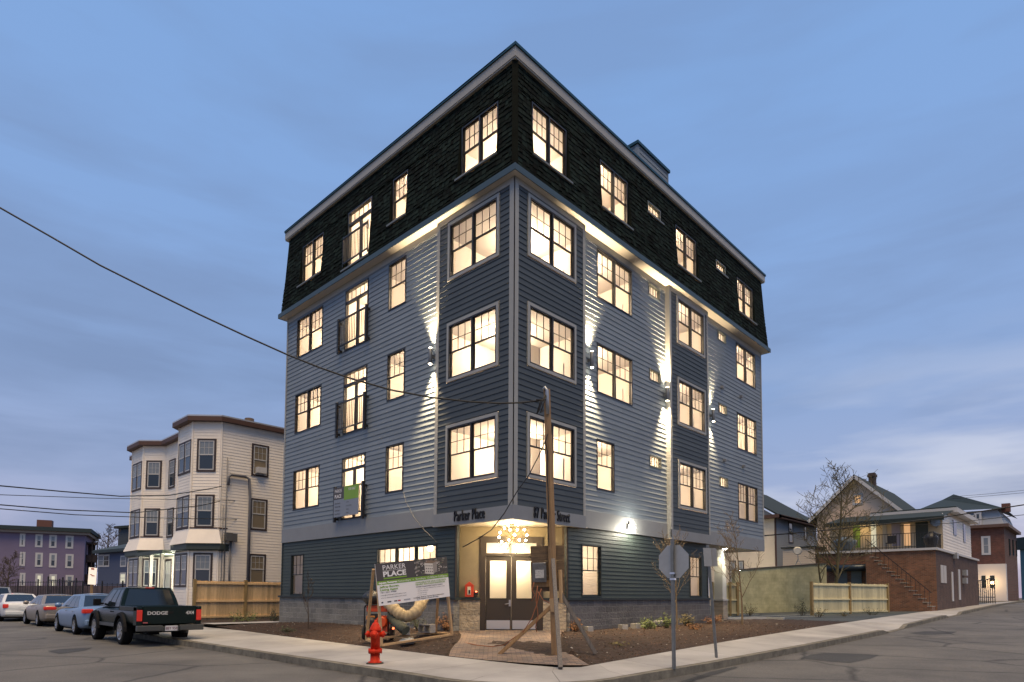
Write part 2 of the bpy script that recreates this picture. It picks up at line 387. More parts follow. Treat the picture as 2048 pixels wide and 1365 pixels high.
def asphaltmat(name, a=(.075, .073, .072), b_=(.13, .125, .12)):
    m = bpy.data.materials.new(name); m.use_nodes = True
    nt = m.node_tree; N = nt.nodes; L = nt.links; b = N['Principled BSDF']; b.inputs['Roughness'].default_value = .8
    tc = N.new('ShaderNodeTexCoord')
    n1 = N.new('ShaderNodeTexNoise'); n1.inputs['Scale'].default_value = .35; n1.inputs['Detail'].default_value = 10; n1.inputs['Roughness'].default_value = .68; n1.inputs['Distortion'].default_value = .4
    L.new(tc.outputs['Object'], n1.inputs['Vector'])
    cr = N.new('ShaderNodeValToRGB'); cr.color_ramp.elements[0].position = .34; cr.color_ramp.elements[0].color = (*a, 1)
    cr.color_ramp.elements[1].position = .66; cr.color_ramp.elements[1].color = (*b_, 1); L.new(n1.outputs['Fac'], cr.inputs[0])
    n2 = N.new('ShaderNodeTexNoise'); n2.inputs['Scale'].default_value = 34; n2.inputs['Detail'].default_value = 7; n2.inputs['Roughness'].default_value = .8; L.new(tc.outputs['Object'], n2.inputs['Vector'])
    mr = N.new('ShaderNodeMapRange'); mr.inputs['From Min'].default_value = .3; mr.inputs['From Max'].default_value = .7; mr.inputs['To Min'].default_value = .5; mr.inputs['To Max'].default_value = 1.6; L.new(n2.outputs['Fac'], mr.inputs['Value'])
    cb = N.new('ShaderNodeCombineColor'); [L.new(mr.outputs[0], cb.inputs[i]) for i in range(3)]
    # cracks
    v = N.new('ShaderNodeTexVoronoi'); v.feature = 'DISTANCE_TO_EDGE'; v.inputs['Scale'].default_value = .33
    n3 = N.new('ShaderNodeTexNoise'); n3.inputs['Scale'].default_value = 1.5; n3.inputs['Detail'].default_value = 6; L.new(tc.outputs['Object'], n3.inputs['Vector'])
    vm = N.new('ShaderNodeMix'); vm.data_type = 'RGBA'; vm.inputs['Factor'].default_value = .22; L.new(tc.outputs['Object'], vm.inputs['A']); L.new(n3.outputs['Color'], vm.inputs['B']); L.new(vm.outputs['Result'], v.inputs['Vector'])
    c2 = N.new('ShaderNodeMapRange'); c2.inputs['From Min'].default_value = 0; c2.inputs['From Max'].default_value = .022; c2.inputs['To Min'].default_value = .38; c2.inputs['To Max'].default_value = 1; L.new(v.outputs['Distance'], c2.inputs['Value'])
    cc = N.new('ShaderNodeCombineColor'); [L.new(c2.outputs[0], cc.inputs[i]) for i in range(3)]
    x1 = N.new('ShaderNodeMix'); x1.data_type = 'RGBA'; x1.blend_type = 'MULTIPLY'; x1.inputs['Factor'].default_value = 1
    x2 = N.new('ShaderNodeMix'); x2.data_type = 'RGBA'; x2.blend_type = 'MULTIPLY'; x2.inputs['Factor'].default_value = 1
    L.new(cr.outputs[0], x1.inputs['A']); L.new(cb.outputs[0], x1.inputs['B']); L.new(x1.outputs['Result'], x2.inputs['A']); L.new(cc.outputs[0], x2.inputs['B']); L.new(x2.outputs['Result'], b.inputs['Base Color'])
    bp = N.new('ShaderNodeBump'); bp.inputs['Strength'].default_value = .5; bp.inputs['Distance'].default_value = .01; L.new(n2.outputs['Fac'], bp.inputs['Height']); L.new(bp.outputs[0], b.inputs['Normal'])
    return m
ASPH = asphaltmat('road_asphalt', (.075, .072, .066), (.138, .132, .120)); LOT = asphaltmat('lot_asphalt', (.04, .05, .05), (.07, .08, .08)); PATCH = asphaltmat('patch_asphalt', (.03, .03, .03), (.055, .055, .052))
MULCH = mat('mulch', (.070, .040, .024), 1, base2=(.010, .007, .005), scale=17, bump=1.0, bscale=26)
GRANITE = mat('kerb_granite', (.24, .22, .17), .85, base2=(.10, .09, .07), scale=3.5, bump=.5, bscale=40)
EARTH = mat('earth', (.10, .09, .07), 1, var=.3, scale=3)
# ------------------------------------------------------------------ ground, road, pavements
def zr(x):
    return float(np.interp(x, [-1e3, 0, 6, 13, 25, 48, 80, 1e3], [0, 0, .06, .15, .45, .90, 1.2, 1.2]))
XS = [-70, -40, -20, -10, -5.25, -3, 0, 3, 6, 9.5, 13, 17, 21, 25, 32, 40, 48, 60, 80, 120, 200, 420]
def grid_sheet(mb, xs, ys, zf):
    for i in range(len(xs)-1):
        for j in range(len(ys)-1):
            P = [(xs[i], ys[j]), (xs[i+1], ys[j]), (xs[i+1], ys[j+1]), (xs[i], ys[j+1])]
            mb.quad(*[(x, y, zf(x, y)) for x, y in P])
mb = MB(); grid_sheet(mb, [-400]+XS, [-400, -60, -5.0, 20, 60, 150, 420], lambda x, y: zr(x)-.12)
tag(mb.build('ground', EARTH), kind='structure')
mb = MB()
grid_sheet(mb, [x for x in XS if x <= -5.25], [-60, -20, -12, -8, -5.3, 0, 8, 20, 40, 80, 160], lambda x, y: zr(x))
grid_sheet(mb, [x for x in XS if x >= -5.25], [-60, -20, -12, -8, -5.3], lambda x, y: zr(x))
tag(mb.build('road', ASPH), kind='structure')
mb = MB()
def on_road(px, py):
    z = .1
    for _ in range(12): p = PZ(px, py, z); z = zr(p[0])
    return (p[0], p[1], z+.006)
for q in ([(1602, 1318), (1622, 1310), (1650, 1306.5), (1700, 1308), (1758, 1311), (1742, 1318), (1718, 1323), (1700, 1327), (1650, 1323)], [(1818, 1267), (1850, 1263), (1915, 1264), (1900, 1269), (1850, 1271)], [(95, 1303), (120, 1299), (185, 1296), (170, 1302), (120, 1309)], [(1360, 1364), (1420, 1345), (1470, 1334), (1476, 1336), (1430, 1350), (1375, 1366)]):
    mb.quad(*[on_road(*p) for p in q])
tag(mb.build('road_patch', PATCH), kind='structure')
mb = MB()
tag(mb.build('road_marks', PATCH), kind='structure') if False else None
arc = [(-5.38+2.0*(1-math.cos(t)), -3.45-2.0*math.sin(t)) for t in np.linspace(0, math.pi/2, 8)]
OUT = [(-5.33, y) for y in (120, 60, 40, 25, 18, 14, 11, 9, 7, 5, 3, 1, -1, -2.5)] + arc + [(x, -5.43) for x in (-2, 0, 2, 4, 6, 8, 10, 12, 13.6)]
INN = [(-2.4, y) for y in (120, 60, 40, 25, 18, 14, 11)] + [(-2.55, 9), (-2.7, 7), (-2.82, 5), (-2.95, 3), (-3.05, 1), (-3.15, -1), (-3.17, -2.5)] + \
      [(-3.15+.02*i, -3.3-.14*i) for i in range(6)] + [(-2.7, -4.3), (-2.35, -4.25)] + [(x, float(np.interp(x, [-2, 5, 13], [-4.2, -3.7, -3.45]))) for x in (-1.6, 0, 2, 4, 6, 8, 10, 12, 13.6)]
def zin(x):
    return float(np.interp(x, [-2, 5, 13, 20, 27, 60], [.20, .28, .39, .50, .60, 1.0]))
mb = MB(); k = MB(); s = 0
for i in range(len(OUT)-1):
    o1, o2, i1, i2 = OUT[i], OUT[i+1], INN[i], INN[i+1]
    ds = math.hypot(o2[0]-o1[0], o2[1]-o1[1]); zo = lambda p: zr(p[0])+.15
    w = .16
    def mix(o, n_, t): return (o[0]+(n_[0]-o[0])*t, o[1]+(n_[1]-o[1])*t)
    l1 = math.hypot(i1[0]-o1[0], i1[1]-o1[1]); l2 = math.hypot(i2[0]-o2[0], i2[1]-o2[1])
    c1_, c2_ = mix(o1, i1, w/l1), mix(o2, i2, w/l2)
    mb.quad((*c1_, zo(o1)+.004), (*c2_, zo(o2)+.004), (*i2, zin(i2[0])), (*i1, zin(i1[0])), uv=[(s, 0), (s+ds, 0), (s+ds, 2.5), (s, 2.5)])
    k.quad((*o1, zo(o1)), (*o2, zo(o2)), (*c2_, zo(o2)), (*c1_, zo(o1)))
    k.quad((o1[0], o1[1], zr(o1[0])-.1), (o2[0], o2[1], zr(o2[0])-.1), (*o2, zo(o2)), (*o1, zo(o1)))
    s += ds
# driveway aprons and the pavement further along the right-hand street
xs = [13.6, 14.4, 16.6, 17.4, 20, 23, 25.5, 26.3, 29.5, 30.3, 36, 44, 60, 90]
def edge_z(x):
    return zr(x) + (.02 if (14.2 < x < 17) or (26 < x < 29.8) else .15)
for a_, b_ in zip(xs, xs[1:]):
    mb.quad((a_, -5.27, edge_z(a_)+.004), (b_, -5.27, edge_z(b_)+.004), (b_, -3.45, zin(b_)), (a_, -3.45, zin(a_)), uv=[(s, 0), (s+b_-a_, 0), (s+b_-a_, 2.5), (s, 2.5)]); s += b_-a_
    k.quad((a_, -5.43, edge_z(a_)), (b_, -5.43, edge_z(b_)), (b_, -5.27, edge_z(b_)), (a_, -5.27, edge_z(a_)))
    k.quad((a_, -5.43, zr(a_)-.1), (b_, -5.43, zr(b_)-.1), (b_, -5.43, edge_z(b_)), (a_, -5.43, edge_z(a_)))
tag(mb.build('sidewalk', CONC), kind='structure')
tag(k.build('kerb', GRANITE), kind='structure')
# land between pavement and building: rises to the wall base
def HL(x, y):
    """ground height of the beds: pavement level at the inner edge, .45 at the wall"""
    yi = float(np.interp(x, [-2, 5, 13, 60], [-4.2, -3.7, -3.45, -3.45])); xi = float(np.interp(y, [-3, 3, 11], [-3.17, -2.95, -2.4]))
    d = min(max(x-xi, 0), max(y-yi, 0)); t = min(d/2.3, 1); t = t*t*(3-2*t)
    e = zin(x)-.01
    return e + (max(.45, e)-e)*t
def hl(x, y): 
    h = HL(x, y)
    if y > 10: h = h + (.30-h)*min(1, (y-10)/4)
    return h
Lf = [(-3.17, -1.15), (-2.6, -.55), (-1.9, .1), (-1.2, .72), (-.5, 1.45), (.1, 2.2), (.25, 2.36)]
Rg = [(-2.35, -4.22), (-1.35, -3.0), (-.5, -2.1), (.35, -1.35), (1.2, -.65), (2.1, .05), (2.62, .3)]
def in_pavers(x, y):
    P = Lf + Rg[::-1] + [(-3.3, -4.4)]; c = False; j = len(P)-1
    for i in range(len(P)):
        if (P[i][1] > y) != (P[j][1] > y) and x < (P[j][0]-P[i][0])*(y-P[i][1])/(P[j][1]-P[i][1])+P[i][0]: c = not c
        j = i
    return c
random.seed(3)
mb = MB(); gx = [-3.17+.13*i for i in range(34)] + [1.25+.3*i for i in range(56)]; gy = [-4.3+.13*j for j in range(56)] + [3.0+.3*j for j in range(72)]
jit = {}
def hj(i, j):
    if (i, j) not in jit: jit[(i, j)] = random.uniform(-.012, .018) - (.10 if in_pavers(gx[i], gy[j]) else 0)
    return hl(gx[i], gy[j]) + jit[(i, j)]
def inside(x, y):
    yi = float(np.interp(x, [-2, 5, 13, 60], [-4.2, -3.7, -3.45, -3.45])); xi = float(np.interp(y, [-3, 3, 11, 14], [-3.17, -2.95, -2.4, -2.4]))
    return x > xi-.2 and y > yi-.2 and not (x > 1.0 and y > 1.5 and y < 13) and x < 17.8 and not (x > 14.8+1.0*(1.3-y)*.0 and y > 1.3)
for i in range(len(gx)-1):
    for j in range(len(gy)-1):
        x0, y0 = gx[i], gy[j]
        yi = float(np.interp(x0, [-2, 5, 13, 60], [-4.2, -3.7, -3.45, -3.45])); xi = float(np.interp(y0, [-3, 3, 11, 14], [-3.17, -2.95, -2.4, -2.4]))
        if not inside(x0, y0): continue
        P = []
        for a_, b_ in ((i, j), (i+1, j), (i+1, j+1), (i, j+1)):
            x, y = gx[a_], gy[b_]; x2, y2 = max(x, xi+.005), max(y, yi+.005)
            P.append((x2, y2, hj(a_, b_) - (.03 if (x2 != x or y2 != y) else 0)))
        mb.quad(*P, smooth=True)
tag(mb.build('mulch_bed', MULCH), kind='structure')
# paved forecourt in front of the doors
PAV = brickmat('pavers', (.27, .19, .14), (.115, .10, .095), (.045, .04, .035), .20, .10, msize=.006, rough=.85, bump=.5, nbump=.2, stain=.3, uv=True, bias=-.1)
mb = MB()
Lf = [(-3.17, -1.15), (-2.6, -.55), (-1.9, .1), (-1.2, .72), (-.5, 1.45), (.1, 2.2), (.25, 2.36)]
Rg = [(-2.35, -4.22), (-1.35, -3.0), (-.5, -2.1), (.35, -1.35), (1.2, -.65), (2.1, .05), (2.62, .3)]
Md = [(-3.15, -4.2)] + [None]*6
for i in range(6):
    for t0, t1 in zip(np.linspace(0, 1, 9)[:-1], np.linspace(0, 1, 9)[1:]):
        def q(i_, t):
            p = (Lf[i_][0]+(Rg[i_][0]-Lf[i_][0])*t, Lf[i_][1]+(Rg[i_][1]-Lf[i_][1])*t)
            if i_ == 0:  # follow the corner of the pavement
                c = (-3.16, -4.1); b = ((1-t)**2*Lf[0][0]+2*t*(1-t)*c[0]+t*t*Rg[0][0], (1-t)**2*Lf[0][1]+2*t*(1-t)*c[1]+t*t*Rg[0][1]); p = b
            return (p[0], p[1], float(np.interp(i_, [0, 1, 4, 6], [.192, .25, .40, .455]))+.018)
        P = [q(i, t0), q(i, t1), q(i+1, t1), q(i+1, t0)]
        mb.quad(*P, uv=[(p[0]*.7071-p[1]*.7071, p[0]*.7071+p[1]*.7071) for p in P])
tag(mb.build('paver_forecourt', PAV), kind='structure')
# loose chips and pebbles over the mulch: too many to count
mb = MB(); rnd = random.Random(31); cnt = 0
while cnt < 5200:
    x = rnd.uniform(-3.1, 13); y = rnd.uniform(-4.2, 12.5)
    if (x > .05 and y > .1) or in_pavers(x, y) or not inside(x, y) or x < float(np.interp(y, [-3, 3, 11], [-3.1, -2.9, -2.35])) or y < float(np.interp(x, [-2, 5, 13], [-4.15, -3.65, -3.4])): continue
    if x > 3 and y > .1: continue
    s_ = rnd.uniform(.010, .032); a_ = rnd.random()*6.28; z = hl(x, y)+.012+rnd.random()*.012; t_ = rnd.uniform(.3, 1); ca, sa = math.cos(a_)*s_, math.sin(a_)*s_
    mb.quad((x-ca, y-sa, z), (x+sa*t_, y-ca*t_, z+rnd.uniform(-.01, .012)), (x+ca, y+sa, z+rnd.uniform(-.006, .01)), (x-sa*t_, y+ca*t_, z+rnd.uniform(-.01, .014)), mi=0 if rnd.random() < .93 else 1); cnt += 1
tag(mb.build('mulch_chips', [mat('chip_brown', (.10, .055, .03), 1, island=.9), mat('chip_pale', (.38, .35, .30), .9, island=.4)]), kind='stuff')
# lot beyond the building, asphalt with painted bay lines
LOTP = [(11.6, 1.35), (14.8, 1.3), (17.6, .2), (18.6, -3.4), (36, -3.4), (50, -3.4), (50, 30), (11.6, 30)]
mb = MB()
mb.quad(*[(x, y, .46 if y > -1 else zin(x)+.0) for x, y in [(11.6, 1.35), (14.8, 1.3), (17.3, .2), (17.3, 30), (11.6, 30)]])
mb.quad((17.3, .2, .46), (24, .2, .50), (24, 30, .50), (17.3, 30, .46)); mb.quad((24, .2, .50), (60, .2, .9), (60, 30, .9), (24, 30, .5))
mb.quad((17.9, -3.45, zin(17.9)), (24, -3.45, zin(24)), (24, .2, .50), (17.3, .2, .46)); mb.quad((24, -3.45, zin(24)), (60, -3.45, zin(60)), (60, .2, .9), (24, .2, .50))
mb.quad((17.3, .2, .46), (17.0, -3.45, zin(17)), (17.9, -3.45, zin(17.9)))
tag(mb.build('parking_lot', LOT), kind='structure')
PAINT = mat('road_paint', (.62, .62, .58), .7, var=.15, scale=8)
mb = MB()
for (x0, y0), (x1, y1) in (((17.6, 6.2), (21.8, 4.6)), ((18.2, 4.4), (22.6, 2.7)), ((19.2, 1.7), (24.6, .6)), ((18.6, .5), (22.2, -.6))):
    d = Vector((x1-x0, y1-y0)).normalized()*.06; n_ = (-d.y, d.x)
    mb.quad(*[(x, y, .475+max(0, (x-17.3))*.006) for x, y in ((x0-n_[0], y0-n_[1]), (x1-n_[0], y1-n_[1]), (x1+n_[0], y1+n_[1]), (x0+n_[0], y0+n_[1]))])
tag(mb.build('lot_marking', PAINT), kind='structure')
KERBC = mat('kerb_concrete', (.42, .41, .38), .8, var=.12, scale=3)
mb = MB(); 
for a_, b_ in (((11.6, 1.35), (14.8, 1.3)), ((14.8, 1.3), (17.3, .2)), ((17.3, .2), (17.25, -.6))):
    mb.beam((*a_, .47), (*b_, .47), .14, .16)
tag(mb.build('lot_kerb', KERBC), kind='structure')
# concrete path along the far end of the building
mb = MB(); mb.quad((-2.5, 13.1, .345), (14, 13.4, .345), (14, 14.7, .345), (-2.5, 14.3, .345), uv=[(0, 0), (16, 0), (16, 1), (0, 1)])
tag(mb.build('side_path', CONC), kind='structure')
# ------------------------------------------------------------------ the corner apartment building
B = thing('apartment_building', (0, 0, 0), 'five storey corner apartment building with lit windows, grey clapboards and black shingled top floor', 'building')
ML, MR_ = .10, .17           # recess of the main walls behind the corner bay
YE, XE = 13.10, 17.07        # far ends
FL = Fr((ML, 0, 0), (0, 1, 0), (-1, 0, 0)); FRt = Fr((0, MR_, 0), (1, 0, 0), (0, -1, 0))
BL = Fr((0, 0, 0), (0, 1, 0), (-1, 0, 0)); BR = Fr((0, 0, 0), (1, 0, 0), (0, -1, 0))
ZT = [12.62, 9.52, 6.42]; WH = 1.60
def frame_window(fr, u0, u1, z0, z1, kind, n=0.0, name='window', parent=B, fmat=BLACK, glass=GLASS, units=None, proud=.028, rows=2, cols=3, split=.5, casing=None):
    """one window: outer frame, sashes and glazing bars as one mesh with its glass and sill as sub-parts"""
    m = MB(); fw = .042; sw = .022
    for a, b, c, d in ((u0, u1, z0, z0+fw), (u0, u1, z1-fw, z1), (u0, u0+fw, z0+fw, z1-fw), (u1-fw, u1, z0+fw, z1-fw)):
        m.box(a, b, n-.09, n+proud, c, d, fr=fr)
    k = units or 1; g = MB(); wu = (u1-u0-2*fw)
    for i in range(k):
        a = u0+fw+wu*i/k; b = u0+fw+wu*(i+1)/k
        if i: m.box(a-.028, a+.028, n-.09, n+proud-.004, z0+fw, z1-fw, fr=fr); a += .028
        if i < k-1: b -= .028
        zb, zt = z0+fw, z1-fw
        if kind == 'hung':
            zm = zb+(zt-zb)*split
            # lower sash sits inward of the upper one
            for (c, d, nn) in ((zm-.014, zt, n-.02), (zb, zm+.014, n-.05)):
                m.box(a, b, nn-.03, nn, c, c+.034, fr=fr); m.box(a, b, nn-.03, nn, d-.024, d, fr=fr)
                m.box(a, a+sw, nn-.03, nn, c+.034, d-.024, fr=fr); m.box(b-sw, b, nn-.03, nn, c+.034, d-.024, fr=fr)
                g.quad(fr(a+sw, nn-.018, c+.04), fr(b-sw, nn-.018, c+.04), fr(b-sw, nn-.018, d-.03), fr(a+sw, nn-.018, d-.03))
            for q in range(1, cols):
                x = a+sw+(b-a-2*sw)*q/cols; m.box(x-.0065, x+.0065, n-.045, n-.026, zm+.02, zt-.024, fr=fr)
            for q in range(1, rows):
                z = zm+.025+(zt-.035-zm-.025)*q/rows; m.box(a+sw, b-sw, n-.0445, n-.0265, z-.0065, z+.0065, fr=fr)
        elif kind == 'fixed':
            g.quad(fr(a, n-.04, zb), fr(b, n-.04, zb), fr(b, n-.04, zt), fr(a, n-.04, zt))
            for q in range(1, cols):
                x = a+(b-a)*q/cols; m.box(x-.008, x+.008, n-.05, n-.03, zb, zt, fr=fr)
    o = m.build(name, fmat, parent)
    g.build('pane', glass, o)
    if casing:
        c = MB(); w = .085
        for a, b, c0, d in ((u0-w, u1+w, z0-w, z0), (u0-w, u1+w, z1, z1+w), (u0-w, u0, z0, z1), (u1, u1+w, z0, z1)):
            c.box(a, b, n-.02, n+.035, c0, d, fr=fr)
        c.build('casing', casing, o)
    return o
def door_window(fr, u0, u1, z0, z1, n=0.0):
    m = MB(); g = MB(); fw = .06; zt = z1-.42
    for a, b, c, d in ((u0, u1, z0, z0+fw), (u0, u1, z1-fw, z1), (u0, u0+fw, z0+fw, z1-fw), (u1-fw, u1, z0+fw, z1-fw)):
        m.box(a, b, n-.09, n+.028, c, d, fr=fr)
    m.box(u0+fw, u1-fw, n-.08, n+.01, zt-.09, zt, fr=fr); um = (u0+u1)/2
    m.box(um-.05, um+.05, n-.08, n-.01, z0+fw, zt-.09, fr=fr)
    for q in range(1, 5):
        x = u0+fw+(u1-u0-2*fw)*q/5; m.box(x-.008, x+.008, n-.05, n-.03, zt, z1-fw, fr=fr)
    g.quad(fr(u0+fw, n-.04, z0+fw), fr(u1-fw, n-.04, z0+fw), fr(u1-fw, n-.04, z1-fw), fr(u0+fw, n-.04, z1-fw))
    o = m.build('balcony_door', BLACK, B); g.build('pane', GLASS, o); return o
# --- openings
HL_, HR, HBL, HBR, HB2 = [], [], [], [], []
for z in ZT:
    HL_ += [(10.22, 12.24, z-WH, z), (7.12, 8.62, z-2.27, z), (4.95, 5.92, z-WH, z)]
    HBL += [(.65, 2.66, z-WH-.03, z)]; HBR += [(.61, 2.61, z-WH-.03, z)]; HB2 += [(8.90, 10.95, z-WH, z+.03)]
    HR += [(7.12, 7.90, z-.40, z+.04), (12.54, 13.34, z-.40, z+.04), (14.34, 16.38, z-WH, z+.02)]
HR += [(4.00, 6.03, ZT[0]-WH, ZT[0]+.02), (4.00, 6.03, ZT[1]-WH, ZT[1]+.02), (3.97, 4.94, ZT[2]-WH, ZT[2]+.02)]
# --- clapboards
for a_ in ((FL, 3.27, YE-.09, 4.10, 12.72, HL_), (FRt, 3.17, 8.27, 4.10, 12.72, HR), (FRt, 11.33, XE-.09, 4.10, 12.72, HR)): m = MB(); siding(m, *a_); m.build('light_siding', LIGHT, B)
m = MB(); siding(m, BL, .17, 3.13, 3.90, 12.76, [(h[0]-.1, h[1]+.1, h[2]-.1, h[3]+.1) for h in HBL]); m.build('dark_siding', DARK, B); m = MB()
siding(m, BR, .15, 3.05, 3.90, 12.76, [(h[0]-.1, h[1]+.1, h[2]-.1, h[3]+.1) for h in HBR]); m.build('dark_siding', DARK, B); m = MB()
siding(m, BR, 8.40, 11.22, 3.90, 12.76, [(h[0]-.1, h[1]+.1, h[2]-.1, h[3]+.1) for h in HB2])
m.build('dark_siding', DARK, B)
GF = Fr((ML+.04, 0, 0), (0, 1, 0), (-1, 0, 0)); GR = Fr((0, MR_+.04, 0), (1, 0, 0), (0, -1, 0))
HG = [(11.33, 12.35, 1.43, 3.07), (3.27, 6.38, 1.43, 3.05)]; HGR = [(3.24, 4.26, 1.45, 3.08), (10.0, 10.98, 1.44, 3.04)]
m = MB(); siding(m, GF, 2.46, YE-.06, 1.42, 3.60, HG, expo=.125); m.build('ground_floor_siding', GREEN, B); m = MB(); siding(m, GR, 2.62, 11.42, 1.42, 3.60, HGR, expo=.125); m.build('ground_floor_siding', GREEN, B); m = MB()
siding(m, Fr((11.46, 0, 0), (0, 1, 0), (1, 0, 0)), .2, 13, 1.42, 3.55, [], expo=.125)
m.build('ground_floor_siding', GREEN, B)
# --- trim boards
t = MB()
t.box(0-.02, .17, -.02+.0, .0, 3.6, 12.78, fr=lambda a, b, c: (b, a, c)); t.box(-.02, .15, -.02, 0, 3.6, 12.78)
t.box(3.13, 3.27, -.02, .02, 3.6, 12.98, fr=BL); t.box(3.05, 3.17, -.02, .02, 3.6, 12.98, fr=BR)
t.box(8.27, 8.40, -.02, .02, 3.6, 12.98, fr=BR); t.box(11.22, 11.33, -.02, .02, 3.6, 12.98, fr=BR)
t.box(.17, 3.13, -.02, .022, 12.76, 12.98, fr=BL); t.box(.15, 3.05, -.02, .022, 12.76, 12.98, fr=BR); t.box(8.40, 11.22, -.02, .022, 12.76, 12.98, fr=BR)
t.box(-.022, .17, -.022, .0, 12.78, 12.98, fr=lambda a, b, c: (b, a, c)); t.box(-.022, .15, -.022, 0, 12.78, 12.98)
# returns of the bays back to the main walls
t.box(.02, ML+.02, 3.25, 3.268, 3.57, 12.98); t.box(3.152, 3.168, .02, MR_+.02, 3.57, 12.98)
t.box(8.272, 8.29, .02, MR_+.02, 3.57, 12.98); t.box(11.31, 11.328, .02, MR_+.02, 3.57, 12.98)
t.box(YE-.09, YE, -.03, .03, 4.10, 12.95, fr=FL); t.box(XE-.09, XE, -.03, .03, 4.10, 12.95, fr=FRt)
t.box(3.27, YE-.09, -.03, .022, 12.72, 12.95, fr=FL); t.box(3.17, 8.27, -.03, .022, 12.72, 12.95, fr=FRt); t.box(11.33, XE-.09, -.03, .022, 12.72, 12.95, fr=FRt)
t.build('trim', WTRIM, B)
t = MB()   # wide band between ground floor and upper floors
t.box(3.27, YE, -.06, .026, 3.57, 4.10, fr=FL); t.box(3.17, 8.27, -.06, .026, 3.57, 4.10, fr=FRt); t.box(11.33, XE, -.06, .026, 3.57, 4.10, fr=FRt)
t.box(-.03, 3.27, -.06, .026, 3.52, 3.90, fr=BL); t.box(.034, 3.17, -.06, .026, 3.52, 3.90, fr=BR); t.box(8.27, 11.33, -.06, .026, 3.54, 3.90, fr=BR)
t.build('belt_course', mat('belt_trim', (.23, .245, .26), .6, var=.05, scale=2), B)
# --- stone base and the dark ledge over it
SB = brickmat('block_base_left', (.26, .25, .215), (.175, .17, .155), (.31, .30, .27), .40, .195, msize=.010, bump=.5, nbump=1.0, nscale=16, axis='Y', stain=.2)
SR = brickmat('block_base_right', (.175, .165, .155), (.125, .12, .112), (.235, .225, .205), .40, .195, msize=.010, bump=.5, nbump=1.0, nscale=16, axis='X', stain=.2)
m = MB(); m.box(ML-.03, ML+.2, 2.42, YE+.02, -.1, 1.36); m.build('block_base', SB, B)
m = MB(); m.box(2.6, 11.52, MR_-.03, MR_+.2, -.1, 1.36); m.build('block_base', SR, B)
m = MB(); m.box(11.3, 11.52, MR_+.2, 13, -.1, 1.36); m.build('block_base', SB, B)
m = MB(); m.box(ML-.09, ML+.16, 2.3, YE+.06, 1.36, 1.43); m.box(2.45, 11.58, MR_-.09, MR_+.16, 1.36, 1.43); m.box(11.36, 11.58, MR_+.16, 13, 1.36, 1.43)
m.box(2.34, 2.46, -.06, .03, 1.43, 3.57, fr=GF); m.box(2.50, 2.62, -.06, .03, 1.43, 3.57, fr=GR)
m.box(YE-.06, YE, -.06, .03, 1.43, 3.57, fr=GF); m.box(11.42, 11.5, -.06, .03, 1.43, 3.57, fr=GR)
m.build('ledge', DGREEN, B)
# --- soffits
m = MB(); m.prism([(-.02, -.02), (3.25, -.02), (3.25, .20), (2.45, .30), (.4, 2.6), (.16, 3.3), (-.02, 3.3)], 3.53, 3.56); m.prism([(8.2, -.02), (11.4, -.02), (11.4, .23), (8.2, .23)], 3.55, 3.565)
m.prism([(0.2, 2.2), (2.3, .2), (4.4, .3), (4.0, 4.0), (.3, 4.4)], 3.561, 3.6)
m.build('entrance_soffit', mat('entry_soffit', (.66, .58, .46), .6), B)
m = MB(); m.box(11.5, XE, MR_+.03, YE, 3.575, 3.62); m.build('parking_soffit', SOFFIT, B)
m = MB(); m.box(-.20, XE+.2, -.20, .5, 12.93, 12.96); m.box(-.20, .5, .5, YE+.2, 12.93, 12.96); m.build('eave_soffit', SOFFIT, B)
m = MB()
m.box(-.225, XE+.225, -.225, -.20, 12.92, 13.10); m.box(-.225, -.20, -.20, YE+.225, 12.92, 13.10); m.box(-.2, XE+.225, -.2, -.02, 13.08, 13.12); m.box(-.2, -.02, -.02, YE+.225, 13.08, 13.12)
m.box(-.2, .3, YE+.2, YE+.225, 12.92, 13.10); m.box(XE+.2, XE+.225, -.2, .3, 12.92, 13.10)
m.build('eave_gutter', ROOFEDGE, B)
# --- back and end walls (plain clapboards, unseen sides)
m = MB(); siding(m, Fr((0, YE, 0), (1, 0, 0), (0, 1, 0)), ML, XE, 3.6, 13.0, []); siding(m, Fr((XE, 0, 0), (0, 1, 0), (1, 0, 0)), MR_, YE, 3.6, 13.0, [])
siding(m, Fr((0, YE, 0), (1, 0, 0), (0, 1, 0)), ML, 11.5, 0, 3.6, [])
m.build('rear_siding', LIGHT, B)
# --- mansard: shingle tabs on two slopes with window openings
SL = .24/3.22
def mo(z): return -.15 + SL*(z-13.12)
MSL = [(10.47, 11.97, 14.08, 15.60, 'd'), (7.14, 8.58, 13.50, 15.58, 'b'), (5.06, 5.79, 14.10, 15.56, 's'), (.83, 2.31, 14.08, 15.57, 'd')]
MSR = [(.87, 2.37, 14.10, 15.60, 'd'), (4.20, 5.70, 14.10, 15.62, 'd'), (9.10, 10.61, 14.12, 15.60, 'd'), (14.55, 16.05, 14.12, 15.60, 'd'), (7.12, 7.91, 15.24, 15.61, 't'), (12.51, 13.28, 15.24, 15.60, 't')]
def _open(ws):
    k = .9926; f_ = lambda u: (u+11.7)*k-11.7; g_ = lambda z: 1.52+(z-1.52)*k
    return [(f_(a)-.07*(a+11.5)/12, f_(b), g_(c)-(.11 if k_ != 't' else .04), g_(d), k_) for a, b, c, d, k_ in ws]
MSL = _open(MSL); MSR = _open(MSR)
SHG = mat('shingle_dark', (.0078, .0142, .0122), .95, var=.5, scale=2.2, island=.7, bump=.4, bscale=60, spec=.12)
class FS:
    def __init__(s, left): s.left = left
    def __call__(s, u, n, z):
        o = mo(z)-n
        return (o, u, z) if s.left else (u, o, z)
m = MB(); random.seed(11)
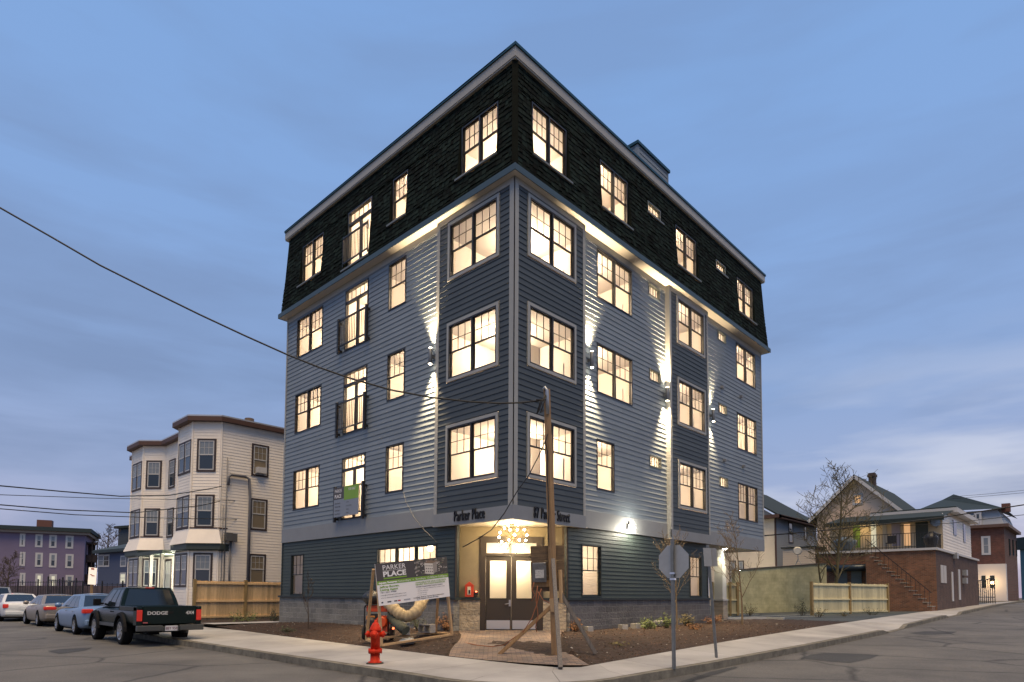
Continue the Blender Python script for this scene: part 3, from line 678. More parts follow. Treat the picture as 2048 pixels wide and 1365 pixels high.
for left, ws, end in ((True, MSL, YE+.12), (False, MSR, XE+.12)):
    f = FS(left); holes = [(a-.05, b+.05, c-.10, d+.05) for a, b, c, d, k_ in ws]; z = 13.12; r_ = 0; cut = 1 if True else 0
    sheet(m, f, .08, end-.04, 13.10, 16.40, holes, n=-.02)
    while z < 16.38:
        e = min(z+.155, 16.40); u = mo(z) - random.uniform(0, .2)
        while u < end:
            w = random.choice((.13, .16, .19, .22)); dz = random.choice((0, .01, .025, .04, -.01)); lp = random.uniform(.008, .024)
            a0, b0 = max(u, mo(z)-.005), min(u+w-.014, end - .24*(z-13.12)/3.22*0 - (mo(z)+.15))
            if b0 > a0:
                for a, b, c, d in pieces(a0, b0, z+dz, e, holes):
                    m.quad(f(a, lp, c), f(b, lp, c), f(b, .002, d), f(a, .002, d))
                    if abs(c-z-dz) < 1e-6: m.quad(f(a, -.01, c), f(b, -.01, c), f(b, lp, c), f(a, lp, c))
            u += w
        z = e; r_ += 1
m.quad((-.13, -.13, 13.1), (-.13, .10, 13.1), (.11, .10, 16.4), (.11, .11, 16.4)); m.quad((-.13, -.13, 13.1), (.10, -.13, 13.1), (.10, .11, 16.4), (.11, .11, 16.4))
m.beam((-.155, -.155, 13.12), (.085, .085, 16.38), .17, .05, up=(-1, -1, 0))
# ends of the mansard
for xx, yy in ((0, 1),):
    m.quad((-.15, YE+.1, 13.1), (4, YE+.1, 13.1), (4, YE-.1, 16.4), (.09, YE-.1, 16.4)); m.quad((XE+.1, -.15, 13.1), (XE+.1, 4, 13.1), (XE-.1, 4, 16.4), (XE-.1, .09, 16.4))
    m.box(.2, XE, YE-.12, YE-.1, 12.95, 16.4); m.box(XE-.12, XE-.1, .2, YE, 12.95, 16.4)
m.build('mansard_shingles', SHG, B)
REV = mat('dormer_reveal', (.009, .013, .011), .85, spec=.1)
PR = FS(True)
for left, ws in ((True, MSL), (False, MSR)):
    fr = Fr((.06, 0, 0), (0, 1, 0), (-1, 0, 0)) if left else Fr((0, .06, 0), (1, 0, 0), (0, -1, 0)); fs = FS(left)
    for a, b, c, d, k_ in ws:
        m = MB()
        for u0, u1 in ((a-.05, a), (b, b+.05)):
            m.quad(fr(u0, 0, c-.1), fr(u1, 0, c-.1), fr(u1, 0, d+.05), fr(u0, 0, d+.05))
        for u in (a-.05, b+.05): m.quad(fr(u, -.06, c-.1), fr(u, -.06, d+.05), fs(u, .02, d+.05), fs(u, .02, c-.1))
        m.quad(fr(a-.05, -.03, d+.0), fr(b+.05, -.03, d+.0), fs(b+.05, .0, d+.05), fs(a-.05, .0, d+.05))
        m.build('dormer_reveal', REV, B)
for left, ws in ((True, MSL), (False, MSR)):
    for a, b, c, d, k_ in ws:
        off = -mo(c-.1)+.05; m = MB()
        if left: m.box(-off, .14, a-.07, b+.13, c-.09, c-.03)
        else: m.box(a-.07, b+.13, -off, .14, c-.09, c-.03)
        m.build('dormer_sill', mat('sill_grey', (.14, .16, .17), .6), B)
for left, ws in ((True, MSL), (False, MSR)):
    fr = Fr((.035, 0, 0), (0, 1, 0), (-1, 0, 0)) if left else Fr((0, .035, 0), (1, 0, 0), (0, -1, 0))
    for a, b, c, d, k_ in ws:
        if k_ == 'd': frame_window(fr, a, b, c, d, 'hung', units=2, cols=3)
        elif k_ == 's': frame_window(fr, a, b, c, d, 'hung', units=1, cols=3)
        elif k_ == 't': frame_window(fr, a, b, c, d, 'fixed', cols=4, casing=None, fmat=mat('grey_frame', (.10, .12, .12), .5))
        else: door_window(fr, a, b, c, d)
# --- top cornice
m = MB()
def cor(o0, o1, z0, z1, mb_):
    mb_.box(o0, XE+(.09-o0)*1.0+.1, o0, o1, z0, z1); mb_.box(o0, o1, o1, YE+.2, z0, z1); mb_.box(XE-.1-o0*0, XE+.2, o1, 3, z0, z1) if False else None
cor(-.02, .25, 16.38, 16.66, m); cor(-.0, .3, 16.34, 16.379, m)
m.build('cornice', mat('cornice_trim', (.36, .35, .32), .55, var=.05, scale=2), B)
m = MB(); cor(-.06, .30, 16.661, 16.745, m); m.box(-.06, XE+.2, .3, YE+.2, 16.70, 16.74)
m.box(.42, 3.0, 2.03, 4.40, 16.741, 17.36)
m.build('roof', TEAL, B)
# stair penthouse on the roof
p1 = PY(1275, 283, 2.2); p2 = PY(1336, 341, 2.2); m = MB()
hz = p1[2]; siding(m, Fr((0, 2.2, 0), (1, 0, 0), (0, -1, 0)), p1[0]+.12, p2[0]-.1, 16.74, hz-.12, [], expo=.2)
siding(m, Fr((p1[0], 0, 0), (0, 1, 0), (-1, 0, 0)), 2.32, 5.4, 16.74, hz-.12, [], expo=.2)
m.box(p1[0]-.02, p1[0]+.12, 2.18, 2.32, 16.74, hz-.12); m.box(p2[0]-.1, p2[0], 2.18, 2.3, 16.74, hz-.12); m.box(p1[0]+.05, p2[0], 2.3, 5.4, 16.74, hz-.12)
m.build('stair_penthouse', LIGHT, B)
m = MB(); m.box(p1[0]-.08, p2[0]+.06, 2.12, 5.5, hz-.12, hz); m.build('penthouse_cap', TEAL, B)
# --- windows of the upper floors
for z in ZT:
    frame_window(FL, 10.22, 12.24, z-WH, z, 'hung', units=2); frame_window(FL, 4.95, 5.92, z-WH, z, 'hung')
    door_window(FL, 7.12, 8.62, z-2.27, z)
    frame_window(BL, .65, 2.66, z-WH-.03, z, 'hung', units=2, casing=WTRIM); frame_window(BR, .61, 2.61, z-WH-.03, z, 'hung', units=2, casing=WTRIM)
    frame_window(BR, 8.90, 10.95, z-WH, z+.03, 'hung', units=2, casing=WTRIM)
    frame_window(FRt, 14.34, 16.38, z-WH, z+.02, 'hung', units=2)
    GF2 = mat('grey_frame', (.10, .12, .12), .5)
    frame_window(FRt, 7.12, 7.90, z-.40, z+.04, 'fixed', cols=4, fmat=GF2); frame_window(FRt, 12.54, 13.34, z-.40, z+.04, 'fixed', cols=4, fmat=GF2)
frame_window(FRt, 4.0, 6.03, ZT[0]-WH, ZT[0]+.02, 'hung', units=2); frame_window(FRt, 4.0, 6.03, ZT[1]-WH, ZT[1]+.02, 'hung', units=2); frame_window(FRt, 3.97, 4.94, ZT[2]-WH, ZT[2]+.02, 'hung')
frame_window(GF, 11.33, 12.35, 1.43, 3.07, 'hung', fmat=DGREEN); frame_window(GF, 3.27, 6.38, 1.43, 3.05, 'hung', units=3, fmat=DGREEN, split=.42)
frame_window(GR, 3.24, 4.26, 1.45, 3.08, 'hung', fmat=DGREEN); frame_window(GR, 10.0, 10.98, 1.44, 3.04, 'hung', fmat=DGREEN)
# --- rooms behind the windows, each with its own ceiling lamp
def room(x0, x1, y0, y1, z0, z1, openL=False, openR=False, power=60, at=None, bulb=True, inner=None):
    m = MB()
    m.quad((x0, y0, z0), (x1, y0, z0), (x1, y1, z0), (x0, y1, z0), mi=2); m.quad((x0, y0, z1), (x1, y0, z1), (x1, y1, z1), (x0, y1, z1), mi=1)
    if not openL: m.quad((x0, y0, z0), (x0, y1, z0), (x0, y1, z1), (x0, y0, z1))
    if not openR: m.quad((x0, y0, z0), (x1, y0, z0), (x1, y0, z1), (x0, y0, z1))
    m.quad((x1, y0, z0), (x1, y1, z0), (x1, y1, z1), (x1, y0, z1)); m.quad((x0, y1, z0), (x1, y1, z0), (x1, y1, z1), (x0, y1, z1))
    if inner: 
        for bx in inner: m.box(*bx, mi=0)
    m.box(x1-.04, x1-.005, y0+.9, y0+1.8, z0, z0+2.1)
    m.build('room', [ROOM, ROOMC, ROOMF], B)
    at = at or ((x0+x1)/2, (y0+y1)/2, z1-.25)
    if power > 0: lamp('POINT', (at[0], at[1], at[2]-.32), power*.6, (1, .72, .46), .10)
    if bulb:
        b_ = MB(); b_.lathe([(.02, .14), (.08, .10), (.11, 0), (.08, -.09), (.01, -.12)], at, n=10); b_.build('ceiling_lamp', BULB, B)
PW = 420
for fl in range(4):
    z0 = [3.75, 6.85, 9.95, 13.14][fl]; z1 = [6.62, 9.72, 12.80, 15.95][fl]
    ix, iy = (ML+.03, MR_+.03) if fl < 3 else (.16, .16)
    random.seed(20+fl)
    room(ix, 3.5, iy, 3.4, z0, z1, True, True, PW*.85, at=(random.uniform(1.7, 2.3), random.uniform(1.6, 2.2), z1-.22), inner=[(3.0, 3.45, 2.1, 2.25, z0, z1)])
    room(ix, 4.2, 3.5, 6.9, z0, z1, True, False, PW*.8, at=(1.5, random.uniform(4.6, 5.3), z1-.2))
    room(ix, 5.0, 7.0, 9.4, z0, z1, True, False, PW*.85, at=(1.6, 8.0, z1-.25), inner=[(3.5, 3.65, 8.3, 9.4, z0, z1)])
    room(ix, 4.4, 9.5, 12.9, z0, z1, True, False, PW*.75, at=(2.2, 11.6, z1-.2))
    room(3.6, 6.9, iy, 4.2, z0, z1, False, True, PW*1.15, at=(4.6, 1.6, z1-.22))
    room(7.0, 8.4, iy, 2.6, z0, z1, False, True, 150, bulb=False)
    room(8.5, 12.2, iy, 4.4, z0, z1, False, True, PW*.85, at=(9.7, 1.4, z1-.22))
    room(12.3, 13.7, iy, 2.6, z0, z1, False, True, 170, bulb=False)
    room(13.8, 16.9, iy, 4.4, z0, z1, False, True, PW*(.75 if fl else .22), at=(14.9, 1.3, z1-.22), bulb=fl > 0)
room(ML+.08, 3.2, 3.2, 6.6, 1.2, 3.35, True, False, 260, at=(1.6, 5.4, 3.1))
room(3.1, 5.4, MR_+.08, 3.0, 1.0, 3.35, False, True, 200, at=(4.2, 1.8, 3.1), inner=[(3.4, 3.46, 1.6, 2.3, 2.1, 2.9), (4.0, 4.5, 2.0, 2.4, 1.0, 2.2)])
room(ML+.08, 2.4, 10.9, 12.8, 1.2, 3.35, True, False, 5, bulb=False)
room(9.6, 11.3, MR_+.08, 2.4, 1.2, 3.35, False, True, 30, bulb=False)
# shell that keeps the rooms' light inside the walls
m = MB(); m.box(5.2, 11.0, 4.6, 12.8, .2, 12.9); m.build('core_wall', mat('plain_grey', (.3, .3, .3), .9), B)
m = MB(); m.box(.3, XE-.2, .3, YE-.2, 16.45, 16.6); m.box(.3, XE-.2, .3, YE-.2, 12.97, 13.05); m.build('floor_slab', mat('plain_grey', (.3, .3, .3), .9), B)
# --- entrance on the chamfered corner
S2 = math.sqrt(.5); EO = np.array([1.475, 1.475, 0.]); EP = (EO[0], EO[1]); EQ = (EO[0]+1, EO[1]-1)
EF = Fr(EO, (S2, -S2, 0), (-S2, -S2, 0))
def eu(px, py): 
    p = PL(px, py, EP, EQ); return float((p-EO)@np.array([S2, -S2, 0])), float(p[2])
uA, uB = eu(960.5, 1150)[0], eu(1086, 1150)[0]     # door unit
uL, uR = -1.52, 1.52
zf = eu(1023, 1074)[1]; dz0 = .46
TAN = mat('stucco_tan', (.30, .24, .14), .85, var=.06, scale=6); BROWN = mat('door_brown', (.050, .036, .024), .5); BRW = mat('pilaster_brown', (.075, .055, .036), .6)
m = MB(); m.box(uL, uA, -.2, 0, 1.36, 3.53, fr=EF); m.box(uB, uR, -.2, 0, 1.36, 3.53, fr=EF); m.box(uA, uB, -.2, 0, zf, 3.53, fr=EF); m.build('entrance_wall', TAN, B)
STN = brickmat('split_stone', (.48, .39, .27), (.33, .27, .19), (.42, .36, .27), .36, .18, msize=.010, bump=.6, nbump=1.6, nscale=11, axis='D', stain=.2)
m = MB(); m.box(uL-.12, uA, -.1, .10, .3, 1.36, fr=EF); m.build('entrance_stone', STN, B); m = MB(); m.box(uB, uR+.12, -.1, .10, .3, 1.36, fr=EF); m.build('entrance_stone', STN, B)
m = MB(); m.box(uL-.12, uA, -.06, .14, 1.361, 1.425, fr=EF); m.box(uB, uR+.12, -.06, .14, 1.361, 1.425, fr=EF); m.build('entrance_ledge', DGREEN, B)
m = MB()
for P, Q in (((ML, 2.36), (.40, 2.58)), ((2.52, MR_), (2.58, .40))):
    m = MB(); m.beam((*P, 2.48), (*Q, 2.48), .05, 2.1, up=(0, 0, 1)); m.build('pilaster', BRW, B)
m = MB(); m.box(uA, uA+.16, -.14, .05, dz0, zf, fr=EF); m.box(uB-.16, uB, -.14, .05, dz0, zf, fr=EF)
t0 = eu(1023, 1086)[1]; t1 = eu(1023, 1107)[1]; dT = eu(1023, 1113)[1]
m.box(uA+.16, uB-.16, -.12, .04, t0, zf, fr=EF); m.box(uA+.16, uB-.16, -.12, .04, dT, t1, fr=EF)
ga, gb = eu(973, 1097)[0], eu(1073, 1097)[0]
m.box(uA+.16, ga, -.1, .03, t1, t0, fr=EF); m.box(gb, uB-.16, -.1, .03, t1, t0, fr=EF)
o = m.build('door_frame', BROWN, B)
g = MB(); g.quad(EF(ga, -.03, t1), EF(gb, -.03, t1), EF(gb, -.03, t0), EF(ga, -.03, t0)); g.build('transom_pane', GLASS, o)
um = eu(1022.5, 1180)[0]
KICK = mat('kick_plate', (.80, .74, .64), .42, metal=1.0, bump=.15, bscale=8); STEEL = mat('brushed_steel', (.6, .6, .6), .3, metal=1)
gz0, gz1 = eu(1000, 1197)[1], eu(1000, 1122)[1]
for a, b, g0, g1 in ((uA+.165, um-.006, eu(980, 1150)[0], eu(1013, 1150)[0]), (um+.006, uB-.165, eu(1033, 1150)[0], None)):
    if g1 is None: g1 = b-.17
    m = MB()
    m.box(a, b, -.08, -.02, dz0+.01, gz0, fr=EF); m.box(a, b, -.08, -.02, gz1, dT-.005, fr=EF); m.box(a, g0, -.08, -.02, gz0, gz1, fr=EF); m.box(g1, b, -.08, -.02, gz0, gz1, fr=EF)
    for c0, c1, d0, d1 in ((g0-.03, g1+.03, gz0-.03, gz0), (g0-.03, g1+.03, gz1, gz1+.03), (g0-.03, g0, gz0, gz1), (g1, g1+.03, gz0, gz1)): m.box(c0, c1, -.02, -.005, d0, d1, fr=EF)
    d_ = m.build('entrance_door', BROWN, B)
    g = MB(); g.quad(EF(g0, -.05, gz0), EF(g1, -.05, gz0), EF(g1, -.05, gz1), EF(g0, -.05, gz1)); g.build('pane', GLASS, d_)
    g = MB(); g.box(a+.03, b-.03, -.02, -.012, dz0+.04, dz0+.30, fr=EF); g.build('kick_plate', KICK, d_)
    if g1 < um:
        g = MB(); zh = eu(1022, 1207)[1]
        g.box(um-.07, um-.015, -.02, -.005, zh-.09, zh+.10, fr=EF); g.tube([EF(um-.05, .03, zh), EF(um-.19, .035, zh-.03)], .013, 8); g.tube([EF(um-.05, -.01, zh), EF(um-.05, .03, zh)], .014, 8); g.build('handle', STEEL, d_)
# lobby behind the doors
m = MB(); lb = lambda a, b, c: EF(a, b, c)
m.quad(lb(-1.7, -.2, .45), lb(1.7, -.2, .45), lb(1.7, -3.2, .45), lb(-1.7, -3.2, .45), mi=2); m.quad(lb(-1.7, -.2, 3.5), lb(1.7, -.2, 3.5), lb(1.7, -3.2, 3.5), lb(-1.7, -3.2, 3.5), mi=1)
for u in (-1.7, 1.7): m.quad(lb(u, -.2, .45), lb(u, -3.2, .45), lb(u, -3.2, 3.5), lb(u, -.2, 3.5))
m.quad(lb(-1.7, -3.2, .45), lb(1.7, -3.2, .45), lb(1.7, -3.2, 3.5), lb(-1.7, -3.2, 3.5)); m.build('lobby', [ROOM, ROOMC, ROOMF], B)
m = MB(); m.box(.55, 1.45, -3.15, -3.1, .46, 2.5, fr=EF); m.build('lobby_door', mat('door_olive', (.16, .12, .06), .5), B)
lamp('POINT', EF(0, -1.7, 2.6), 62, (1, .77, .47), .12)
# --- lettering on the belt course
LET = mat('letter_black', (.012, .012, .014), .4)
p = PX(910, 1045, 0)
text_mesh('Parker Place', .46, basis((-.05, p[1], p[2]+.015), (0, -1, 0), (0, 0, 1)), 'lettering', LET, B, ext=.02, xs=.49, bold=-.002, spacing=1.12)
p = PY(1065, 1036, 0)
text_mesh('87 Parker Street', .46, basis((p[0], -.05, p[2]+.0), (1, 0, 0), (0, 0, 1)), 'lettering', LET, B, ext=.02, xs=.45, bold=-.002, spacing=1.12)
# --- up-and-down wall lamps in the corners beside the bays, flood lamp, soffit lamps
FIX = mat('lamp_body', (.18, .19, .20), .4, metal=.4)
for P, dn in (((ML-.17, 3.46), 0), ((3.52, MR_-.17), 1), ((8.10, MR_-.17), 2), ((11.75, MR_-.17), 3)):
    m = MB(); m.lathe([(.055, 0), (.065, .01), (.065, .47), (.055, .48)], (*P, 8.56), n=14)
    q = (ML, P[1]) if dn == 0 else (P[0], MR_)
    m.beam((*P, 8.8), (*q, 8.8), .05, .09); o = m.build('wall_lamp', FIX, B)
    g = MB(); g.lathe([(.05, 0), (.05, .012)], (*P, 8.545), n=12); g.lathe([(.05, 0), (.05, .012)], (*P, 9.045), n=12); g.build('lens', emat('lens_glow', (1, .85, .6), 30), o)
    e = 2500 if dn != 2 else 2900
    if dn == 3: e = 900
    for s_ in (1, -1):
        tl = (.045, .035) if dn == 0 else (.035, .045)
        lamp('SPOT', (P[0], P[1], 8.80+s_*.27), e, (1, .73, .42), .09, spot=R(62), to=(tl[0]*.7, tl[1]*.7, s_), blend=1.0)
FLD = PY(1262, 1058, MR_-.12)
m = MB(); m.box(FLD[0]-.12, FLD[0]+.12, MR_-.10, MR_-.03, FLD[2]-.02, FLD[2]+.14); m.box(FLD[0]-.03, FLD[0]+.03, MR_-.10, MR_, FLD[2]+.1, FLD[2]+.2); o = m.build('flood_lamp', FIX, B)
g = MB(); g.lathe([(.01, -.09), (.09, -.07), (.115, 0), (.09, .06), (.02, .08)], (FLD[0], MR_-.16, FLD[2]), n=14); g.build('bulb', emat('flood_glow', (1, .95, .82), 90), o)
lamp('POINT', (FLD[0], MR_-.30, FLD[2]-.02), 75, (1, .90, .68), .08)
p = PY(1475, 1111, 9.0); m = MB(); m.box(p[0]-.5, p[0]+.1, 8.9, 9.1, 3.38, 3.575); o = m.build('soffit_lamp', DGREEN, B)
g = MB(); g.lathe([(.02, 0), (.12, .03), (.12, .12), (.04, .16)], (p[0]+.16, 9.0, 3.36), n=12); g.build('bulb', emat('flood_glow', (1, .95, .82), 90), o)
lamp('POINT', (p[0]+.2, 8.7, 3.2), 170, (1, .92, .66), .12)
cx, cy = 14.75, 1.22
g = MB(); g.lathe([(.08, 0), (.08, .02)], (cx-.3, cy-.38, 3.55), n=12); g.build('soffit_downlight', emat('flood_glow', (1, .95, .82), 90), B)
lamp('SPOT', (cx-.3, cy-.42, 3.52), 260, (1, .90, .62), .05, spot=R(110), to=(.05, .12, -1), blend=1.0)
lamp('POINT', (14.2, 5.0, 3.3), 90, (1, .92, .66), .15)
# column under the overhang
m = MB(); m.box(cx-.19, cx+.19, cy-.19, cy+.19, 1.36, 3.575); m.box(cx-.24, cx+.24, cy-.24, cy+.24, 1.30, 1.37); m.build('column', SOFFIT, B)
m = MB(); m.box(cx-.22, cx+.22, cy-.22, cy+.22, .3, 1.30); m.build('column_base', STN if False else brickmat('column_stone', (.48, .40, .30), (.3, .25, .2), (.4, .36, .3), .25, .10, bump=.8, nbump=1.2, axis='X'), B)
# dryer vents and small fixtures on the far wall
m = MB()
for px, py in ((1442, 775), (1480, 794), (1447, 921), (1485, 933)):
    p = PY(px, py, MR_); m.beam((p[0], MR_, p[2]), (p[0], MR_-.13, p[2]-.02), .14, .10)
m.build('dryer_vent', mat('vent_grey', (.22, .23, .25), .5), B)
# --- balcony railings
def railing(y0, y1, z0, z1, xo, xw, mans=False):
    m = MB()
    m.beam((xo, y0, z1-.03), (xo, y1, z1-.03), .05, .05); m.beam((xo, y0, z0+.12), (xo, y1, z0+.12), .04, .04)
    n = 17
    for i in range(1, n): 
        y = y0+(y1-y0)*i/n; m.beam((xo, y, z0+.12), (xo, y, z1-.04), .018, .018)
    r_ = m.build('railing', BLACK, B)
    for y in (y0, y1):
        hw = .02 if mans else .045
        q = MB(); q.box(xo-(.01 if mans else .05), xo+(.02 if mans else .04), y-hw, y+hw, z0-.14 if not mans else z0, z1+.05)
        if not mans: q.box(xo+.04, xw, y-.035, y+.035, z0-.06, z0+.02); q.box(xo+.04, xw, y-.035, y+.035, z1-.12, z1-.05)
        q.build('post', BLACK, r_)
for z in ZT: railing(7.02, 8.82, z-2.20, z-1.10, ML-.15, ML-.02)
railing(6.92, 8.50, 13.40, 14.50, -.13, .1, mans=True)
# ------------------------------------------------------------------ street furniture and building-site clutter
PINE = mat('pine_timber', (.52, .34, .17), .7, var=.18, scale=6, stretch=(6, 6, .6), bump=.3, bscale=30)
OLDW = mat('old_timber', (.42, .26, .12), .8, base2=(.26, .155, .075), scale=5, stretch=(9, 9, .8), bump=.5, bscale=30)
GREYW = mat('weathered_timber', (.22, .20, .18), .85, base2=(.10, .09, .08), scale=6, stretch=(10, 10, .8), bump=.5, bscale=30)
CABLE = mat('black_cable', (.012, .012, .012), .6); ORCORD = mat('orange_cord', (.30, .10, .04), .6)
CBLK = mat('cinder_block', (.42, .40, .36), .95, var=.15, scale=20, bump=.8, bscale=60)
def gz(x, y): return HL(x, y)
# --- hydrant
hp = PZ(750, 1326.5, .172); H = thing('fire_hydrant', hp, 'bright red orange fire hydrant standing on the sidewalk near the kerb', 'fire hydrant')
HY = mat('hydrant_paint', (.55, .028, .006), .6, spec=.25, var=.3, scale=14, bump=.1, bscale=20)
def hc(z): return (hp[0], hp[1], hp[2]+z)
m = MB(); m.lathe([(.13, 0), (.13, .03), (.095, .035), (.092, .20)], hp, 20); m.lathe([(.092, .27), (.09, .50), (.10, .52), (.105, .60), (.095, .63)], hp, 20); m.build('barrel', HY, H)
m = MB(); m.lathe([(.135, .20), (.135, .232), (.135, .236), (.135, .268)], hp, 20)
for i in range(8):
    t = i*math.pi/4; m.lathe([(.014, .185), (.014, .285)], (hp[0]+.118*math.cos(t), hp[1]+.118*math.sin(t), hp[2]), 6)
m.build('flange', HY, H)
m = MB(); m.lathe([(.115, .625), (.118, .65), (.10, .70), (.062, .765), (.04, .79), (.028, .795), (.026, .835), (.01, .84)], hp, 20); m.build('bonnet', HY, H)
for d in ((S2, -S2, 0), (-S2, S2, 0), (-S2, -S2, 0)):
    r_ = .055 if d != (-S2, -S2, 0) else .07
    m = MB(); m.lathe([(r_, .06), (r_, .13), (r_+.012, .135), (r_+.012, .165), (r_*.8, .18), (.018, .185), (.018, .205)], hc(.56), 14, axis=d); m.build('nozzle_cap', HY, H)
m = MB(); m.lathe([(.17, -.01), (.16, .008), (.13, .01)], hp, 18); m.build('base_ring', mat('rust_dark', (.06, .045, .03), .9), H)
# --- site sign: board on an A-frame
dl, dr = 14.75, 16.25
tl, bl = PD(750.1, 1128.5, dl), PD(758.5, 1212.6, dl); tr, br = PD(893.2, 1113.8, dr), PD(899.9, 1193.2, dr)
SG = thing('site_sign', (bl[0], bl[1], .3), 'large white and grey sales board on a pine A-frame reading PARKER PLACE open house', 'sign board')
def sb(u, v, n=0.0):
    """u right 0..1, v down 0..1, n towards the viewer"""
    top = tl+(tr-tl)*u; bot = bl+(br-bl)*u; p = top+(bot-top)*v
    nn = np.cross(br-bl, tl-bl); nn = nn/np.linalg.norm(nn); nn = nn if nn@(CAM-p) > 0 else -nn
    return p+nn*n
SBW = mat('sign_white', (.84, .82, .80), .5); SBG = mat('sign_grey', (.075, .065, .062), .5); SBL = mat('sign_green', (.20, .36, .035), .5); SBK = mat('sign_ink', (.05, .05, .055), .5)
m = MB(); i = [sb(0, 0, 0), sb(1, 0, 0), sb(1, 1, 0), sb(0, 1, 0)]; j = [sb(0, 0, -.015), sb(1, 0, -.015), sb(1, 1, -.015), sb(0, 1, -.015)]
m.quad(*i); m.quad(*j[::-1]); [m.quad(i[a], j[a], j[(a+1) % 4], i[(a+1) % 4]) for a in range(4)]
board = m.build('board', SBW, SG)
def brect(u0, u1, v0, v1, mt, n=.002, name='panel'):
    q = MB(); q.quad(sb(u0, v0, n), sb(u1, v0, n), sb(u1, v1, n), sb(u0, v1, n)); return q.build(name, mt, board)
brect(0, .505, 0, .42, SBG, name='header_panel'); brect(0, 1, .42, .51, SBL, name='green_band')
def btext(t, u, v, h, mt, xs=.85, bold=0.0, sp=1.0, n=.004, width=None):
    """text whose capital height is h (fraction of the board), baseline at v; width = wanted share of the board"""
    Hh = float(np.linalg.norm(bl-tl)); size = h*Hh/.70; o = sb(u, v, n)
    M = basis(o, sb(u+.01, v, n)-o, sb(u, v-.01, n)-o); ob = text_mesh(t, size, M, 'lettering', mt, board, ext=.0, xs=xs, bold=bold, spacing=sp)
    if width:
        x = Vector(basis(o, sb(u+.01, v, n)-o, sb(u, v-.01, n)-o).col[0][:3]); off = Vector([float(c) for c in o])-Vector(board.parent.location)
        ds = [(vv.co-off).dot(x) for vv in ob.data.vertices]; k_ = width*float(np.linalg.norm(tr-tl))/max(max(ds), 1e-6)
        for vv, d in zip(ob.data.vertices, ds): vv.co += x*(d*(k_-1))
    return ob
btext('PARKER', .085, .165, .115, SBW, width=.31); btext('PLACE', .085, .325, .12, SBW, bold=.006, width=.31)
brect(.09, .40, .352, .385, SBL, .003, 'green_bar'); brect(.085, .395, .183, .189, SBW, .003, 'rule')
btext('open house:', .02, .487, .045, SBW, bold=.004, width=.245); btext('Saturdays  •  Sundays 12:00pm-2:00pm', .275, .487, .045, SBW, width=.70)
btext('Jeffrey Bowen,', .03, .585, .045, SBL, bold=.002, width=.255); btext('Listing Agent', .03, .655, .045, SBL, bold=.002, width=.235)
btext('781-201-9488', .03, .715, .036, SBK, width=.21); btext('info@chelsearealestate.com', .03, .775, .026, SBK, width=.34); btext('www.chelsearealestate.com', .03, .835, .026, SBK, width=.34)
btext('AVAILABLE FOR SALE: CHELSEA\'S', .51, .575, .035, SBL, bold=.001, width=.445); btext('NEWEST BOUTIQUE RESIDENCES', .51, .625, .035, SBL, bold=.001, width=.43)
btext('12 New Construction Luxury Condos', .51, .675, .027, SBK, bold=.001, width=.39)
for i_, (t_, w_) in enumerate((('• Classic 1 Bed & 2 Bed & Den, 2 Bath Units', .41), ('• Elevator Building', .16), ('• Garage Parking', .14), ('• In-unit Laundry', .14))): btext(t_, .52, .725+i_*.05, .020, SBK, width=w_)
btext('Text, Email or Call for More Information', .51, .925, .024, SBK, bold=.001, width=.40); btext('or to Request a Private Showing', .51, .965, .024, SBK, bold=.001, width=.31)
for u0, u1, mt_ in ((.03, .055, SBK), (.11, .16, SBK), (.20, .24, SBK), (.25, .285, mat('logo_red', (.5, .04, .03), .5)), (.33, .42, mat('logo_grey', (.4, .4, .42), .5))): brect(u0, u1, .915, .945, mt_, .003, 'logo')
btext('WELLS', .46, .94, .03, SBK, width=.09)
# printed aerial view: a pale block among roofs
rnd = random.Random(5); AER = [mat('print_a', (.16, .14, .12), .6), mat('print_b', (.30, .27, .24), .6), mat('print_c', (.07, .065, .06), .6), mat('print_d', (.62, .58, .52), .6), mat('print_e', (.10, .12, .08), .6), mat('print_f', (.22, .15, .10), .6)]
q = MB(); q.quad(sb(.505, 0, .002), sb(1, 0, .002), sb(1, .42, .002), sb(.505, .42, .002), mi=2)
for k_ in range(150):
    u = .51+rnd.random()*.455; v = .01+rnd.random()*.36; w_ = .012+rnd.random()*.03; h_ = .01+rnd.random()*.035; sk_ = rnd.uniform(-.02, .02); n_ = .0022+k_*.00002
    q.quad(sb(u, v+sk_, n_), sb(min(u+w_, .998), v, n_), sb(min(u+w_, .998), v+h_, n_), sb(u, v+h_+sk_, n_), mi=rnd.choice((0, 1, 3, 4, 5, 1, 2)))
nA = .0062
q.quad(sb(.66, .10, nA), sb(.78, .13, nA), sb(.78, .40, nA), sb(.66, .36, nA), mi=3); q.quad(sb(.78, .13, nA), sb(.84, .08, nA), sb(.84, .30, nA), sb(.78, .40, nA), mi=1)
q.quad(sb(.655, .10, nA+.0002), sb(.78, .13, nA+.0002), sb(.845, .08, nA+.0002), sb(.72, .04, nA+.0002), mi=5)
for a_ in range(4):
    for b_ in range(3): q.quad(*[sb(.675+.028*a_+du, .155+.07*b_+.007*a_+dv, nA+.0004) for du, dv in ((0, 0), (.013, .002), (.013, .03), (0, .028))], mi=2)
q.build('printed_photo', AER, board)
fl_, fr_ = PZ(763, 1291, .30), PD(904, 1269.5, 16.35); bk_, br_ = PD(733, 1279, 15.6), PD(871.5, 1266, 17.1)
for a, b, w in ((sb(.03, .02, -.045), fl_, .065), (sb(.97, .02, -.045), fr_, .065), (sb(.0, .12, -.09), bk_, .065), (sb(.93, .12, -.09), br_, .065), (fl_, fr_, .06), (bk_, br_, .06), (bk_, fl_, .06), (br_, fr_, .06)):
    m = MB(); m.beam(a, b, w, .05); m.build('timber', PINE, SG)
